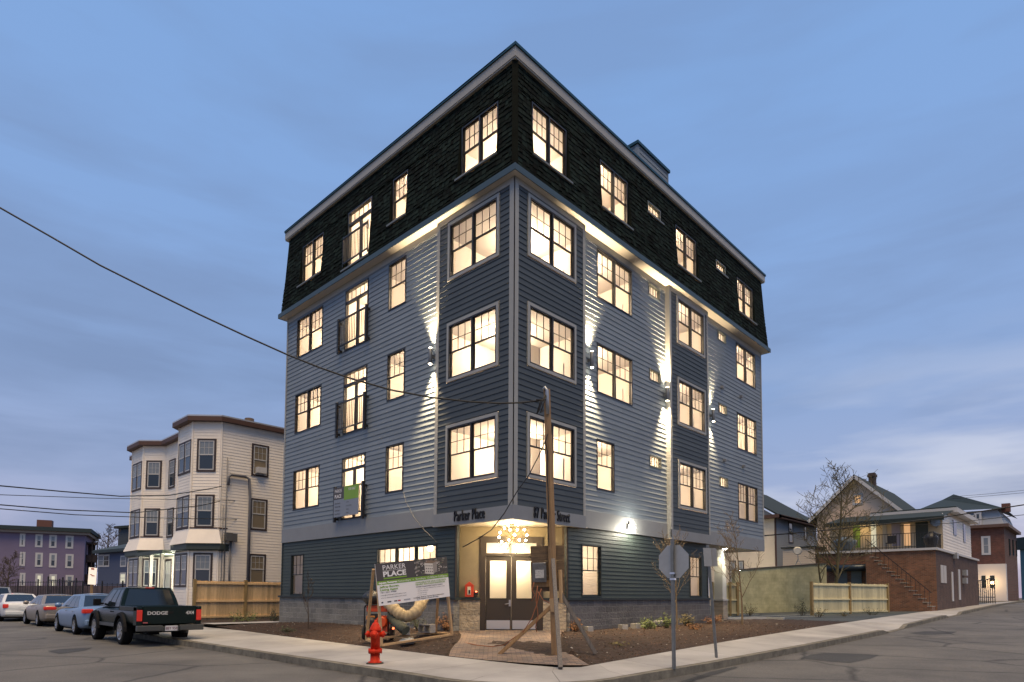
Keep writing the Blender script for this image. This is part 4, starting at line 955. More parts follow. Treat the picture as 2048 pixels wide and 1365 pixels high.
# --- cinder blocks
def block(p, label, rz=0, lying=True, s=(.39, .19, .19)):
    m = MB(); a, b, c = s; w = .03
    T = thing('cinder_block', p, label, 'concrete block', 'loose concrete blocks')
    M = Matrix.Translation(T.location) @ Matrix.Rotation(rz, 4, 'Z')
    fr = lambda x, y, z: tuple(M @ Vector((x, y, z)))
    if lying:   # cores facing sideways
        for y0, y1 in ((-b/2, -b/2+w), (b/2-w, b/2)): m.box(-a/2, a/2, y0, y1, 0, c, fr=fr)
        for x0 in (-a/2, -w/2, a/2-w): m.box(x0, x0+w, -b/2+w, b/2-w, 0, c, fr=fr)
    else:
        for z0, z1 in ((0, w), (c-w, c)): m.box(-a/2, a/2, -b/2, b/2, z0, z1, fr=fr)
        for x0 in (-a/2, -w/2, a/2-w): m.box(x0, x0+w, -b/2, b/2, w, c-w, fr=fr)
    m.build('block_body', CBLK, T); return T
mid = bk_+(br_-bk_)*.62; block((*(bk_+(br_-bk_)*.55)[:2], (bk_+(br_-bk_)*.55)[2]+.03), 'tan concrete block standing on the left of the sign frame rail', .9, False, (.39, .19, .30))
block((*(bk_+(br_-bk_)*.86)[:2], (bk_+(br_-bk_)*.86)[2]+.03), 'hollow concrete block with two cores on the right of the sign frame rail', 1.9, False, (.39, .25, .22))
for px, py, rz, lab, s in ((1135, 1262, .3, 'small pale concrete block left of the orange shrub by the brace', (.2, .15, .18)), (1175, 1266, 1.2, 'grey concrete block right of the orange shrub by the wall', (.35, .19, .19)), (1246, 1262, 1.0, 'left concrete block under the thin slab by the wall base', (.36, .19, .19)), (1271, 1261, 1.4, 'right concrete block under the thin slab by the wall base', (.25, .2, .22)), (1285, 1260, .4, 'third concrete block beside the round green shrub', (.2, .19, .15))):
    p = PZ(px, py, .40); block((p[0], p[1], .40), lab, rz, True, s)
p = PZ(1262, 1252, .44); m = MB(); m.box(-.28, .28, -.12, .12, 0, .05); o = m.build('concrete_slab', CBLK); o.location = (p[0]+.05, min(p[1]-.05, -.15), .60); o.rotation_euler.z = .2
tag(o, 'thin pale concrete slab lying across two concrete blocks', 'slab')
# --- plastic bag near the sign frame
m = MB(); rnd = random.Random(8)
c = PZ(815, 1288, .28); n1 = 10
m.lathe([(.02, 0)] + [(.16*math.sin(math.pi*t/8)+rnd.uniform(-.03, .03)+.02, .16*(1-math.cos(math.pi*t/8))/2) for t in range(1, 8)] + [(.02, .15)], (0, 0, 0), n1)
m.v = [(x*rnd.uniform(.8, 1.3)*1.3, y*rnd.uniform(.7, 1.2), z*rnd.uniform(.7, 1.1)) for x, y, z in m.v]
o = m.build('plastic_bag', mat('clear_plastic', (.32, .34, .33), .2, spec=.8)); o.location = (c[0], c[1], .27); tag(o, 'crumpled clear plastic bag lying on the mulch before the sign frame', 'bag')
# --- heater with wheeled frame, tarp and hose
hx = PZ(752, 1280, .33); G = thing('construction_heater', hx, 'orange and black portable heater engine on a wheeled frame behind the sign', 'heater')
RED = mat('machine_red', (.55, .07, .015), .4); MBK = mat('machine_black', (.02, .02, .022), .5); RUB = mat('rubber', (.02, .02, .02), .85); CHR = mat('chrome', (.7, .7, .7), .15, metal=1)
ax = np.array([S2, -S2, 0.]); bx_ = np.array([S2, S2, 0.])
def hh(u, w, z): p = hx+ax*u+bx_*w+np.array([0, 0, z]); return (p[0], p[1], p[2])
m = MB()
for w in (.05, .5): m.tube([hh(-.32, w, .05), hh(-.32, w, .85), hh(-.28, w, .9), hh(.25, w, .9), hh(.3, w, .85), hh(.3, w, .05)], .018, 8)
for u in (-.32, .3):
    for z in (.1, .45, .85): m.tube([hh(u, .05, z), hh(u, .5, z)], .016, 6)
m.build('tube_frame', MBK, G)
m = MB(); m.box(-.28, .27, .08, .48, .72, .9, fr=hh); m.build('fuel_tank', RED, G, bevel=.02)
m = MB(); m.box(-.24, .0, .08, .46, .25, .66, fr=hh); m.box(-.3, .28, .08, .48, .05, .14, fr=hh); m.lathe([(.12, 0), (.14, .05), (.14, .2), (.05, .24)], hh(-.12, .1, .45), 14, axis=-bx_); m.build('generator_head', MBK, G)
m = MB(); m.box(.02, .27, .1, .44, .2, .62, fr=hh); m.lathe([(.15, -.02), (.16, .03), (.12, .08)], hh(.12, .08, .45), 16, axis=-bx_); m.box(.27, .50, .12, .36, .40, .56, fr=hh); m.tube([hh(.3, .2, .48), hh(.62, .2, .42)], .05, 10); m.build('engine', RED, G)
m = MB(); m.box(-.27, -.05, .03, .06, .36, .62, fr=hh); m.build('control_panel', mat('panel_orange', (.6, .22, .04), .4), G)
m = MB(); m.lathe([(.055, 0), (.055, .02)], hh(-.2, .04, .52), 12, axis=-bx_); m.build('gauge', mat('gauge_white', (.7, .7, .68), .4), G)
for u, w in ((-.36, .28), (.36, .28)):
    m = MB(); m.lathe([(.05, 0), (.15, .005), (.17, .03), (.17, .08), (.15, .105), (.05, .11)], hh(u-.05, w, .15), 18, axis=ax); m.build('wheel', RUB, G)
m = MB(); m.lathe([(.02, 0), (.03, .01), (.03, .03)], hh(.45, -.02, .30), 8, axis=-bx_); m.build('indicator', emat('red_glow', (1, .12, .02), 4), G)
m = MB(); rnd = random.Random(4); pf = [(.02, .0)] + [(.26*math.sin(math.pi*(t+1)/9)+.05, .36*t/7) for t in range(8)] + [(.02, .38)]
m.lathe(pf, (0, 0, 0), 14); m.v = [(x*1.15+rnd.uniform(-.02, .02), y*.9+rnd.uniform(-.02, .02), z+rnd.uniform(-.015, .015)) for x, y, z in m.v]
o = m.build('tarp_bundle', mat('black_tarp', (.025, .027, .03), .35, bump=1, bscale=12)); p = hh(-.12, .28, .90); o.location = p; tag(o, 'crumpled dark plastic tarp bundled on top of the heater', 'tarp')
HOSE = mat('duct_canvas', (.46, .37, .23), .8, var=.15, scale=5, bump=.6, bscale=9)
dp = lambda px, py, d: PD(px, py, d)
def hose(pts, r, name, label, mt):
    P = [Vector([float(c) for c in p]) for p in pts]; out = []; rs = []; n = 46
    for i in range(n+1):
        t = i/n*(len(P)-1); k_ = min(int(t), len(P)-2); f = t-k_
        p0, p1, p2, p3 = P[max(k_-1, 0)], P[k_], P[k_+1], P[min(k_+2, len(P)-1)]
        out.append(.5*((2*p1)+(p2-p0)*f+(2*p0-5*p1+4*p2-p3)*f*f+(3*p1-p0-3*p2+p3)*f**3)); rs.append(r*(1+.10*math.sin(i*2.1)+.05*math.sin(i*.9)))
    q = MB(); q.tube(out, rs, 14); o = q.build(name, mt); tag(o, label, 'hose'); return o
hose([dp(772, 1203, 16.6), dp(786, 1216, 16.4), dp(800, 1228, 16.3), dp(815, 1233, 16.3), dp(832, 1224, 16.4), dp(842, 1207, 16.7), dp(848, 1190, 17.2)], .15, 'duct_hose', 'beige flexible air duct looping below the sales board', HOSE)
hose([dp(782, 1232, 16.5), dp(792, 1245, 16.3), dp(803, 1255, 16.0), dp(812, 1262, 15.9)], .12, 'duct_hose', 'dull grey green crumpled duct end lying behind the sign frame', mat('duct_grey', (.10, .105, .075), .8, bump=.8, bscale=10))
# --- temporary service pole with panel and braces
pb = PZ(1111, 1306, .30); dpole = float((pb-CAM)@_F); ptop = PD(1093.5, 779, dpole)
T = thing('service_pole', pb, 'temporary timber power pole with plywood meter panel and timber braces before the entrance', 'utility pole')
def onpole(py): return PD(np.interp(py, [779, 1306], [1093.5, 1111]), py, dpole)
m = MB(); m.beam(onpole(945), ptop, .10, .10); m.build('upper_post', OLDW, T)
m = MB(); m.beam(pb+np.array([.0, 0, -.1]), onpole(870), .115, .115); o_ = m.build('lower_post', OLDW, T)
m = MB(); m.beam(PD(1106, 1120, dpole-.12), PZ(1121, 1337, .215), .075, .085); m.build('brace', GREYW, T)
m = MB(); m.beam(PD(1103, 1213, dpole+.02), PZ(999, 1309, .24), .12, .07); m.build('brace', OLDW, T)
m = MB(); m.beam(PD(1122, 1188, dpole), PZ(1191, 1307, .30), .12, .07); m.build('brace', GREYW, T)
m = MB(); m.beam(PD(1104.5, 1198, dpole-.08), PD(1107, 1224, dpole-.08), .12, .05); m.beam(PD(1120.5, 1140, dpole-.05), PD(1122.5, 1206, dpole-.05), .055, .055); m.build('cleat', PINE, T)
m = MB(); m.beam(PD(1107.5, 1130, dpole-.2), PD(1108.5, 1150, dpole-.2), .075, .02); m.build('paper_tag', SBW, T)
dbd = dpole+.10
q0, q1, q2, q3 = PD(1061, 1093, dbd), PD(1127.6, 1091, dbd), PD(1128.5, 1182.6, dbd), PD(1062.6, 1184, dbd)
m = MB(); bk = (q1-q0); bn = np.cross(q1-q0, q3-q0); bn = bn/np.linalg.norm(bn); bn = bn if bn@(CAM-q0) > 0 else -bn
def bo(u, v, n): p = q0+(q1-q0)*u+(q3-q0)*v+bn*n; return (p[0], p[1], p[2])
for v0, v1 in ((0, .33), (.335, .66), (.665, 1.0)): m.box(0, 1, v0, v1, -.02, .02, fr=lambda a, b, c: bo(a, b, c))
m.build('panel_board', mat('plywood', (.19, .125, .07), .85, base2=(.085, .06, .04), scale=4, stretch=(1.2, 1.2, 9), bump=.6, bscale=20), T)
m = MB(); m.box(.06, .62, .76, .90, .02, .05, fr=lambda a, b, c: bo(a, b, c)); m.build('panel_board', OLDW, T)
m = MB(); m.box(.04, .46, .36, .80, .02, .13, fr=lambda a, b, c: bo(a, b, c)); o = m.build('meter_box', mat('wrap_plastic', (.10, .10, .10), .18, spec=1, bump=1.0, bscale=9), T, bevel=.02)
m = MB(); m.box(.12, .38, .52, .70, .13, .15, fr=lambda a, b, c: bo(a, b, c)); m.build('cover_glass', mat('wrap_white', (.42, .42, .42), .15, spec=1, bump=1.2, bscale=30), o)
m = MB(); pt = onpole(783); m.tube([onpole(830)+bn*.07, onpole(800)+bn*.07, pt+bn*.07, PD(1090, 775, dpole-.05), PD(1086, 780, dpole-.05)], .035, 8); m.build('conduit', mat('galvanised', (.34, .36, .38), .4, metal=.6), T)
def wire(pts, r, name, label, cat='cable', mt=CABLE, n=6, parent=None):
    q = MB(); q.tube(pts, r, n, cap=True); o = q.build(name, mt, parent)
    if label: tag(o, label, cat)
    return o
for pts in ([(1091, 790), (1083, 806), (1078, 822), (1073, 828)], [(1092, 792), (1086, 812), (1081, 826), (1086, 822)], [(1089, 802), (1081, 802), (1074, 828)], [(1072, 800), (1092, 800)]):
    wire([PD(x, y, dpole-.1) for x, y in pts], .014, 'drip_loop', None, parent=T)
wire([PD(x, y, dpole-.1) for x, y in ((1096, 868), (1091, 884), (1095, 905), (1095, 960), (1098, 1030), (1096, 1060), (1097, 1092))], .012, 'drop_cable', None, parent=T)
wire([PD(x, y, dpole-.1) for x, y in ((1094, 870), (1092, 880), (1076, 915), (1057, 952), (1035, 982), (1008, 1028), (983, 1060), (958, 1077), (925, 1095))], .012, 'service_cable', 'black cable drooping from the service pole to the left of the entrance', 'cable')
m = [(1083, 1178), (1078, 1190), (1074, 1208), (1064, 1236), (1048, 1262), (1030, 1278), (1008, 1290), (985, 1294), (955, 1291), (925, 1285), (900, 1281)]
wire([PD(x, y, dpole-.05) for x, y in m[:5]] + [PZ(x, y, .33) for x, y in m[6:]], .010, 'extension_cord', 'orange extension cord running from the meter panel across the pavers to the sign', 'cord', ORCORD)
for pts in ([(1075, 1172), (1072, 1200), (1076, 1230), (1071, 1255), (1074, 1265)], [(1076, 1184), (1086, 1200), (1100, 1207), (1106, 1203)], [(1068, 1165), (1064, 1180), (1070, 1190), (1063, 1203)]):
    wire([PD(x, y, dpole-.05) for x, y in pts], .009, 'hanging_cord', None, mt=ORCORD, parent=T)
# main overhead wire from the pole top out over the street
WP, WQ = (ptop[0], ptop[1]), (-15.0, 8.0)
wire([PL(x, y, WP, WQ) for x, y in ((1088, 801), (1040, 806), (1000, 807), (940, 804), (860, 795), (780, 780), (700, 757), (640, 736), (575, 710), (490, 672), (400, 630), (300, 581), (200, 531), (100, 473), (0, 416), (-60, 380))], .017, 'overhead_cable', 'thick black overhead cable sagging from the pole top to the upper left', 'cable')
wire([PX(x, y, -.03) for x, y in ((807, 985), (812, 1005), (828, 1035), (850, 1062), (873, 1084))], .008, 'loose_cable', 'thin grey cable dangling from a second floor window to the ground floor', 'cable', mat('grey_cable', (.08, .08, .08), .6))
# --- street signs seen from behind
STEELP = mat('post_steel', (.20, .21, .21), .55, metal=.5, var=.15, scale=8); ALU = mat('sign_back', (.36, .37, .37), .45, metal=.35, var=.08, scale=5)
sp_ = PZ(1348, 1338, .155); st = sp_ + np.array([-.05, .0, 2.45]); T = thing('stop_sign', sp_, 'grey back of an eight-sided stop sign on a steel post at the corner', 'street sign')
m = MB(); m.box(-.03, .03, -.022, -.014, 0, 2.42, fr=lambda a, b, c: (sp_[0]-.02*c/2.4+b, sp_[1]+a, sp_[2]+c)); m.box(-.03, -.02, -.02, .02, 0, 2.42, fr=lambda a, b, c: (sp_[0]-.02*c/2.4+b, sp_[1]+a, sp_[2]+c)); m.box(.02, .03, -.02, .02, 0, 2.42, fr=lambda a, b, c: (sp_[0]-.02*c/2.4+b, sp_[1]+a, sp_[2]+c)); m.build('post', STEELP, T)
cz_ = PD(1343, 1123, float((sp_-CAM)@_F))[2]; m = MB(); r8 = .31/math.cos(math.pi/8); o8 = [(sp_[1]+r8*math.cos(math.pi/8+k_*math.pi/4), cz_+r8*math.sin(math.pi/8+k_*math.pi/4)) for k_ in range(8)]
xb = sp_[0]+.02
m.quad(*[(xb, y, z) for y, z in o8]); m.quad(*[(xb+.004, y, z) for y, z in o8[::-1]], mi=1); [m.quad((xb, *o8[a]), (xb+.004, *o8[a]), (xb+.004, *o8[(a+1) % 8]), (xb, *o8[(a+1) % 8])) for a in range(8)]
pl = m.build('sign_plate', [ALU, mat('stop_red', (.5, .02, .02), .4)], T)
m = MB()
for z in (cz_-.22, cz_-.33): m.box(xb-.06, xb+.0, sp_[1]-.05, sp_[1]+.05, z-.018, z+.018)
m.build('clamp', CHR, T)
s2 = PZ(1433, 1317, .16); T = thing('parking_sign', s2, 'leaning steel post with the grey back of a small rectangular sign', 'street sign')
dd = float((s2-CAM)@_F); tp = PD(1415, 1090, dd); m = MB(); m.beam(s2, tp, .055, .03); m.build('post', STEELP, T)
c0 = PD(1417, 1115, dd); m = MB(); ux = np.array([S2, -S2, 0])
ex = Vector([float(c) for c in (tp-s2)]).normalized(); 
def sgp(u, n, z): p = c0+np.array([.80, -.6, 0])*u+np.array([-.6, -.8, 0])*n+np.array(ex)*z; return (p[0], p[1], p[2])
m.box(-.13, .05, .035, .04, -.20, .20, fr=sgp); m.build('sign_plate', ALU, T)
def sgq(u, n, z): p = c0+np.array([.35, -.94, 0])*u+np.array([-.94, -.35, 0])*n+np.array(ex)*z; return (p[0], p[1], p[2])
m = MB(); m.box(-.0, .17, -.045, -.04, -.20, .20, fr=sgq); m.build('sign_plate', ALU, T)
# --- alarm box and bell by the doors
m = MB(); u0, z0 = eu(930.5, 1194); u1, z1 = eu(947.5, 1172); T = thing('fire_alarm_box', EF((u0+u1)/2, .1, z0), 'red fire alarm box with pointed top on the wall left of the doors', 'alarm box')
m.box(u0, u1, .0, .16, z0, z1, fr=EF); um_ = (u0+u1)/2
m.quad(EF(u0-.02, .17, z1), EF(u1+.02, .17, z1), EF(um_, .17, z1+.12)); m.quad(EF(u0-.02, 0, z1), EF(u1+.02, 0, z1), EF(um_, 0, z1+.12)); m.quad(EF(u0-.02, 0, z1), EF(u0-.02, .17, z1), EF(um_, .17, z1+.12), EF(um_, 0, z1+.12)); m.quad(EF(u1+.02, 0, z1), EF(u1+.02, .17, z1), EF(um_, .17, z1+.12), EF(um_, 0, z1+.12))
m.build('box_body', mat('alarm_red', (.60, .06, .02), .4), T)
m = MB(); m.box(u0+.07, u1-.08, .16, .175, z0+.06, z1-.03, fr=EF); m.build('front_plate', mat('plate_cream', (.7, .6, .42), .4), T)
m = MB(); m.box(um_-.02, um_+.03, .175, .19, z0+.09, z0+.2, fr=EF); m.build('pull_handle', MBK, T)
u2, z2_ = eu(952.5, 1185.5); T = thing('alarm_bell', EF(u2, .05, z2_), 'small dark siren with a red lens right of the alarm box', 'siren'); m = MB(); m.box(u2-.06, u2+.05, 0, .08, z2_-.08, z2_+.05, fr=EF); m.build('siren_body', MBK, T); m = MB(); m.box(u2-.03, u2+.03, .08, .10, z2_+.01, z2_+.045, fr=EF); m.build('red_lens', emat('red_glow', (1, .12, .02), 4), T)
# --- starburst chandelier
cc = PD(1026, 1076, 17.9); T = thing('chandelier', (cc[0], cc[1], cc[2]), 'starburst chandelier of thin brass rods and round bulbs hanging over the doors', 'chandelier')
BRS = mat('brass_dark', (.20, .15, .08), .35, metal=.9); m = MB(); m.lathe([(.02, -.05), (.055, 0), (.02, .05)], cc, 10); m.tube([cc, (cc[0], cc[1], 3.55)], .008, 6); m.box(cc[0]-.09, cc[0]+.09, cc[1]-.09, cc[1]+.09, 3.51, 3.53)
rnd = random.Random(2); g = MB(); N_ = 46; bulbs = []
for i in range(N_):
    zz = 1-2*(i+.5)/N_; rr = math.sqrt(1-zz*zz); ph = i*2.39996; d = Vector((rr*math.cos(ph), rr*math.sin(ph), zz)); L_ = .40 if i % 2 == 0 else .56
    e = Vector([float(c) for c in cc])+d*L_; m.tube([Vector([float(c) for c in cc])+d*.03, e], .004, 4)
    if i % 2 == 0: g.lathe([(.006, -.03), (.026, -.01), (.028, .012), (.008, .03)], e, 8); bulbs.append(e)
m.build('rod_frame', BRS, T); g.build('bulb', emat('chandelier_glow', (1, .80, .50), 70), T)
lamp('POINT', (cc[0]-.1, cc[1]-.1, cc[2]-.1), 80, (1, .76, .45), .30)
# --- banner on the lowest balcony
p0, p1, p2, p3 = [PX(*q, ML-.28) for q in ((676, 983), (725, 974), (725, 1027), (675, 1040))]
T = thing('balcony_banner', (ML-.21, 8.0, 4.4), 'green grey and white sales banner tied to the lowest balcony railing', 'banner')
yl, yr_, zt_, zb_ = 8.80, 7.20, 5.30, 4.25; xq = ML-.20
m = MB(); m.box(xq-.012, xq, yr_, yl, zb_, zt_); bnn = m.build('banner_sheet', mat('banner_white', (.22, .25, .30), .5), T)
def bq(a0, a1, v0, v1, mt, n=.014, name='panel'): q = MB(); x = xq-n; q.quad((x, yl+(yr_-yl)*a0, zt_+(zb_-zt_)*v0), (x, yl+(yr_-yl)*a1, zt_+(zb_-zt_)*v0), (x, yl+(yr_-yl)*a1, zt_+(zb_-zt_)*v1), (x, yl+(yr_-yl)*a0, zt_+(zb_-zt_)*v1)); q.build(name, mt, bnn)
bq(0, .42, 0, .40, SBG, name='header_panel'); bq(.42, 1, 0, .46, SBL, name='green_panel')
def bt(t, a, v, h, mt, w, bold=0): text_mesh(t, h/.7, basis((xq-.018, yl+(yr_-yl)*a, zt_+(zb_-zt_)*v), (0, -1, 0), (0, 0, 1)), 'lettering', mt, bnn, ext=0, xs=w, bold=bold)
bt('PARKER', .04, .17, .12, SBW, .78); bt('PLACE', .04, .35, .12, SBW, .88, .004); bt('FOR SALE', .60, .16, .09, SBW, .8)
for i_ in range(4): bt('Jeffrey Bowen' if i_ == 0 else ('781-201-9488', 'Listing Agent', 'www.chelsea')[i_-1], .05, .56+.12*i_, .06, SBK, .75)
for i_ in range(4): bt(('12 New', 'Luxury Condos', 'Parking', 'Elevator')[i_], .52, .56+.12*i_, .05, SBK, .75)
# ------------------------------------------------------------------ plants
BARK = mat('young_bark', (.20, .145, .085), .9, var=.25, scale=12); BARKD = mat('dark_bark', (.075, .055, .04), .9, var=.25, scale=8); BARKO = mat('olive_bark', (.17, .14, .06), .9, base2=(.07, .06, .035), scale=6)
def bare_tree(base, h, r0, seed, label, mt, name='bare_tree', trunk=.3, spread=.55, levels=3, kids=(9, 6, 4), lean=(0, 0), group=None, up=.35, twig=.0035, zsq=1.0, l1=.45, crownw=1.0):
    rn = random.Random(seed); T = thing(name, base, label, 'tree', group); base = Vector([float(c) for c in base])
    tr = MB(); cr = MB()
    def branch(mb_, p, d, L_, r, lvl, nseg=5):
        pts = [p]; rs = [r]; q = p.copy(); dd_ = d.copy()
        for i in range(nseg):
            dd_ = (dd_ + Vector((rn.uniform(-1, 1), rn.uniform(-1, 1), rn.uniform(-.6, 1)*.8))*(.035 if lvl == 0 else .16) + Vector((0, 0, up*.12))).normalized()
            q = q + dd_*L_/nseg; pts.append(q.copy()); rs.append(max(r*(1-(i+1)/nseg*.82), twig))
        mb_.tube(pts, rs, 7 if lvl == 0 else (5 if lvl == 1 else 3), cap=False)
        return pts, rs
    pts, rs = branch(tr, base, Vector((lean[0], lean[1], 1)).normalized(), h*.96, r0, 0, 9)
    def at(pts, t):
        k_ = min(int(t*(len(pts)-1)), len(pts)-2); f = t*(len(pts)-1)-k_; return pts[k_].lerp(pts[k_+1], f), (pts[k_+1]-pts[k_]).normalized()
    def grow(pts, r, L_, lvl):
        n = kids[lvl-1]
        for i in range(n):
            t = (trunk + (1-trunk)*(i+rn.random())/n) if lvl == 1 else .2+.8*(i+rn.random())/n
            t = min(t, .98); p, d = at(pts, t); a = rn.random()*6.283; side = Vector((math.cos(a), math.sin(a), 0)); side = (side - d*side.dot(d)).normalized()
            d2 = (d*(1-spread) + side*spread*(1.2 if lvl > 1 else 1)*crownw + Vector((0, 0, up*.5))).normalized()
            l2 = L_*(1-.62*t if lvl == 1 else .75)*rn.uniform(.7, 1.15); r2 = max(r*(1-t*.75)*.5, twig)
            P, _ = branch(cr, p, d2, l2, r2, lvl, 5 if lvl < 3 else 3)
            if lvl < levels: grow(P, r2, l2*.55, lvl+1)
    grow(pts, r0, h*l1, 1)
    tr.build('trunk', mt, T); cr.build('crown', mt, T); return T
GR = mat('leaf_green', (.10, .13, .03), .7, island=.5); OR = mat('leaf_russet', (.19, .085, .03), .7, island=.5); OL = mat('leaf_olive', (.12, .10, .035), .75, island=.5); DK = mat('leaf_dark', (.035, .045, .02), .75, island=.5)
def shrub(p, w, h, mt, seed, label, n=260, leaf=.035, name='shrub', group='small shrubs in the mulch beds'):
    rn = random.Random(seed); T = thing(name, p, label, 'shrub', group); m = MB(); st = MB(); p = Vector([float(c) for c in p])
    for i in range(14):
        a = rn.random()*6.283; r = rn.random()**.5*w/2; tip = p+Vector((r*math.cos(a), r*math.sin(a), h*rn.uniform(.6, 1.0)*math.sqrt(max(0, 1-(r/(w/2))**2*.7))))
        st.tube([p+Vector((r*.15*math.cos(a), r*.15*math.sin(a), 0)), p.lerp(tip, .5)+Vector((0, 0, .02)), tip], [.008, .006, .003], 4, cap=False)
        for k_ in range(n//14):
            c = p.lerp(tip, rn.uniform(.3, 1.05))+Vector((rn.gauss(0, 1), rn.gauss(0, 1), rn.gauss(0, .7)))*w*.085
            d = Vector((rn.gauss(0, 1), rn.gauss(0, 1), rn.gauss(.3, 1))).normalized(); s = d.orthogonal().normalized(); l_ = leaf*rn.uniform(.7, 1.5)
            m.quad(c-d*l_, c+s*l_*.42, c+d*l_, c-s*l_*.42)
    st.build('stems', BARKD, T); m.build('leaves', mt, T); return T
def gp(px, py, z=.42): p = PZ(px, py, z); return (p[0], p[1], z-.02)
bare_tree(gp(617, 1257, .36), 1.65, .022, 1, 'slim young sapling in the mulch by the green wall left of the sign', BARKD, name='young_tree', trunk=.28, spread=.42, kids=(7, 5, 4), up=.8, twig=.004, l1=.5)
bare_tree(gp(1355, 1265.5, .34), 2.85, .036, 2, 'young bare tree right behind the stop sign', BARK, name='young_tree', trunk=.32, spread=.58, kids=(13, 6, 4), up=.6, twig=.0042, l1=.62)
bare_tree(gp(1485, 1251, .42), 3.7, .042, 3, 'young bare tree at the right end of the bed before the parking lot', BARK, name='young_tree', trunk=.26, spread=.58, kids=(14, 6, 4), up=.55, twig=.0055, l1=.52)
SH = [(489, 1246, .30, 1.2, .6, GR, 'spreading green shrub at the foot of the pine fence', 300), (551, 1244, .32, .8, .55, DK, 'dark green shrub at the far left corner of the building', 260),
      (576, 1263, .35, .6, .14, DK, 'low dark clump in the mulch below the left wall', 120), (894, 1264, .43, .62, .62, OR, 'reddish brown shrub by the sign frame and split stone', 320), (837, 1264, .43, .62, .6, DK, 'dark brown shrub behind the concrete blocks of the sign', 260),
      (1151, 1266, .42, .52, .45, OR, 'small orange leaved shrub by the right brace of the pole', 300), (1296, 1260, .42, .62, .42, GR, 'round bright green shrub beside the concrete blocks', 340), (1332, 1257, .45, .55, .55, GR, 'taller green shrub left of the young tree', 320),
      (1374, 1253, .45, .62, .50, OL, 'yellowish olive shrub below the narrow window', 300), (1388, 1261, .42, .7, .26, OR, 'dry russet clump beside the olive shrub', 160), (1426, 1248, .45, .8, .5, OR, 'rust coloured shrub by the column base', 300),
      (1497, 1232, .47, .9, .75, OL, 'dull shrub before the left part of the green block wall', 240), (1604, 1232, .48, 1.0, .95, DK, 'dark leafy shrub by the post of the right fence', 300), (1637, 1236, .46, .9, .65, OL, 'thin brown shrub before the left fence panel', 160),
      (1687, 1235, .46, .5, .35, OL, 'tiny dry shrub by the middle fence post', 80), (1745, 1234, .46, .9, .62, DK, 'sparse dark shrub before the right fence panel', 130), (1232, 1296, .28, .6, .16, OL, 'flat dry weed clump in the right mulch bed', 120)]
for i, (px, py, z, w, h, mt, lab, n) in enumerate(SH): shrub(gp(px, py, z), w, h, mt, 30+i, lab, n)
# ------------------------------------------------------------------ vehicles
TY = mat('tyre', (.011, .011, .011), .9, spec=.15); RIM = mat('wheel_alloy', (.42, .43, .45), .35, metal=.8); CARGL = mat('car_glass', (.012, .018, .024), .08, spec=.8)
REDL = emat('tail_reflector_glow', (1, .05, .02), .12); PLATE = mat('plate_white', (.62, .63, .66), .5); TRIMB = mat('black_plastic', (.01, .01, .011), .7, spec=.15)  # tail lamps are off: faint emission stands in for light their reflectors throw back
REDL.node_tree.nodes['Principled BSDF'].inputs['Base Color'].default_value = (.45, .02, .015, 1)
def paint(n, c, metal=.35, rough=.28):
    return mat(n, c, rough, metal=metal, spec=.22)
def loft_body(name, secs, mt, parent, arches, subd=2):
    """secs: (y, zbot, zmid, zshoulder, halfwidth, crown); one closed skin, wheel arches cut out"""
    v = []; f = []; off = Vector((0, 0, 0)); k = None
    for (y, zb, zm, zs, w, cr_) in secs:
        prof = [(0, zb), (w*.86, zb), (w*.975, zb+.07), (w, zm), (w*.985, zs-.07), (w*.90, zs), (w*.5, zs+cr_*.8), (0, zs+cr_)]
        ring = [(x, y, z) for x, z in prof] + [(-x, y, z) for x, z in reversed(prof[1:-1])]
        k = len(ring); v += ring
    n = len(secs)
    for i in range(n-1):
        for j in range(k):
            a, b = i*k+j, i*k+(j+1) % k; f.append((a, b, b+k, a+k))
    f.append(tuple(reversed(range(k)))); f.append(tuple((n-1)*k+j for j in range(k)))
    me = bpy.data.meshes.new('b'); me.from_pydata(v, [], f); o = bpy.data.objects.new('b', me); COL.objects.link(o)
    bm = bmesh.new(); bm.from_mesh(me); bmesh.ops.recalc_face_normals(bm, faces=bm.faces); bm.to_mesh(me); bm.free()
    md = o.modifiers.new('s', 'SUBSURF'); md.levels = subd
    c = MB()
    for y, r in arches:
        c.lathe([(r, -2), (r, 2)], (0, y, .36), 26, axis=(1, 0, 0)); 
    co = c.build('c', mt, recalc=True)
    mb_ = o.modifiers.new('b', 'BOOLEAN'); mb_.operation = 'DIFFERENCE'; mb_.object = co; mb_.solver = 'EXACT'
    dg = bpy.context.evaluated_depsgraph_get(); dg.update(); m2 = bpy.data.meshes.new_from_object(o.evaluated_get(dg)); m2.name = name
    bpy.data.objects.remove(o); bpy.data.objects.remove(co)
    m2.materials.clear(); m2.materials.append(mt)
    for p in m2.polygons: p.use_smooth = True
    try: m2.set_sharp_from_angle(angle=R(38))
    except Exception: pass
    r = bpy.data.objects.new(name, m2); COL.objects.link(r); r.parent = parent; return r
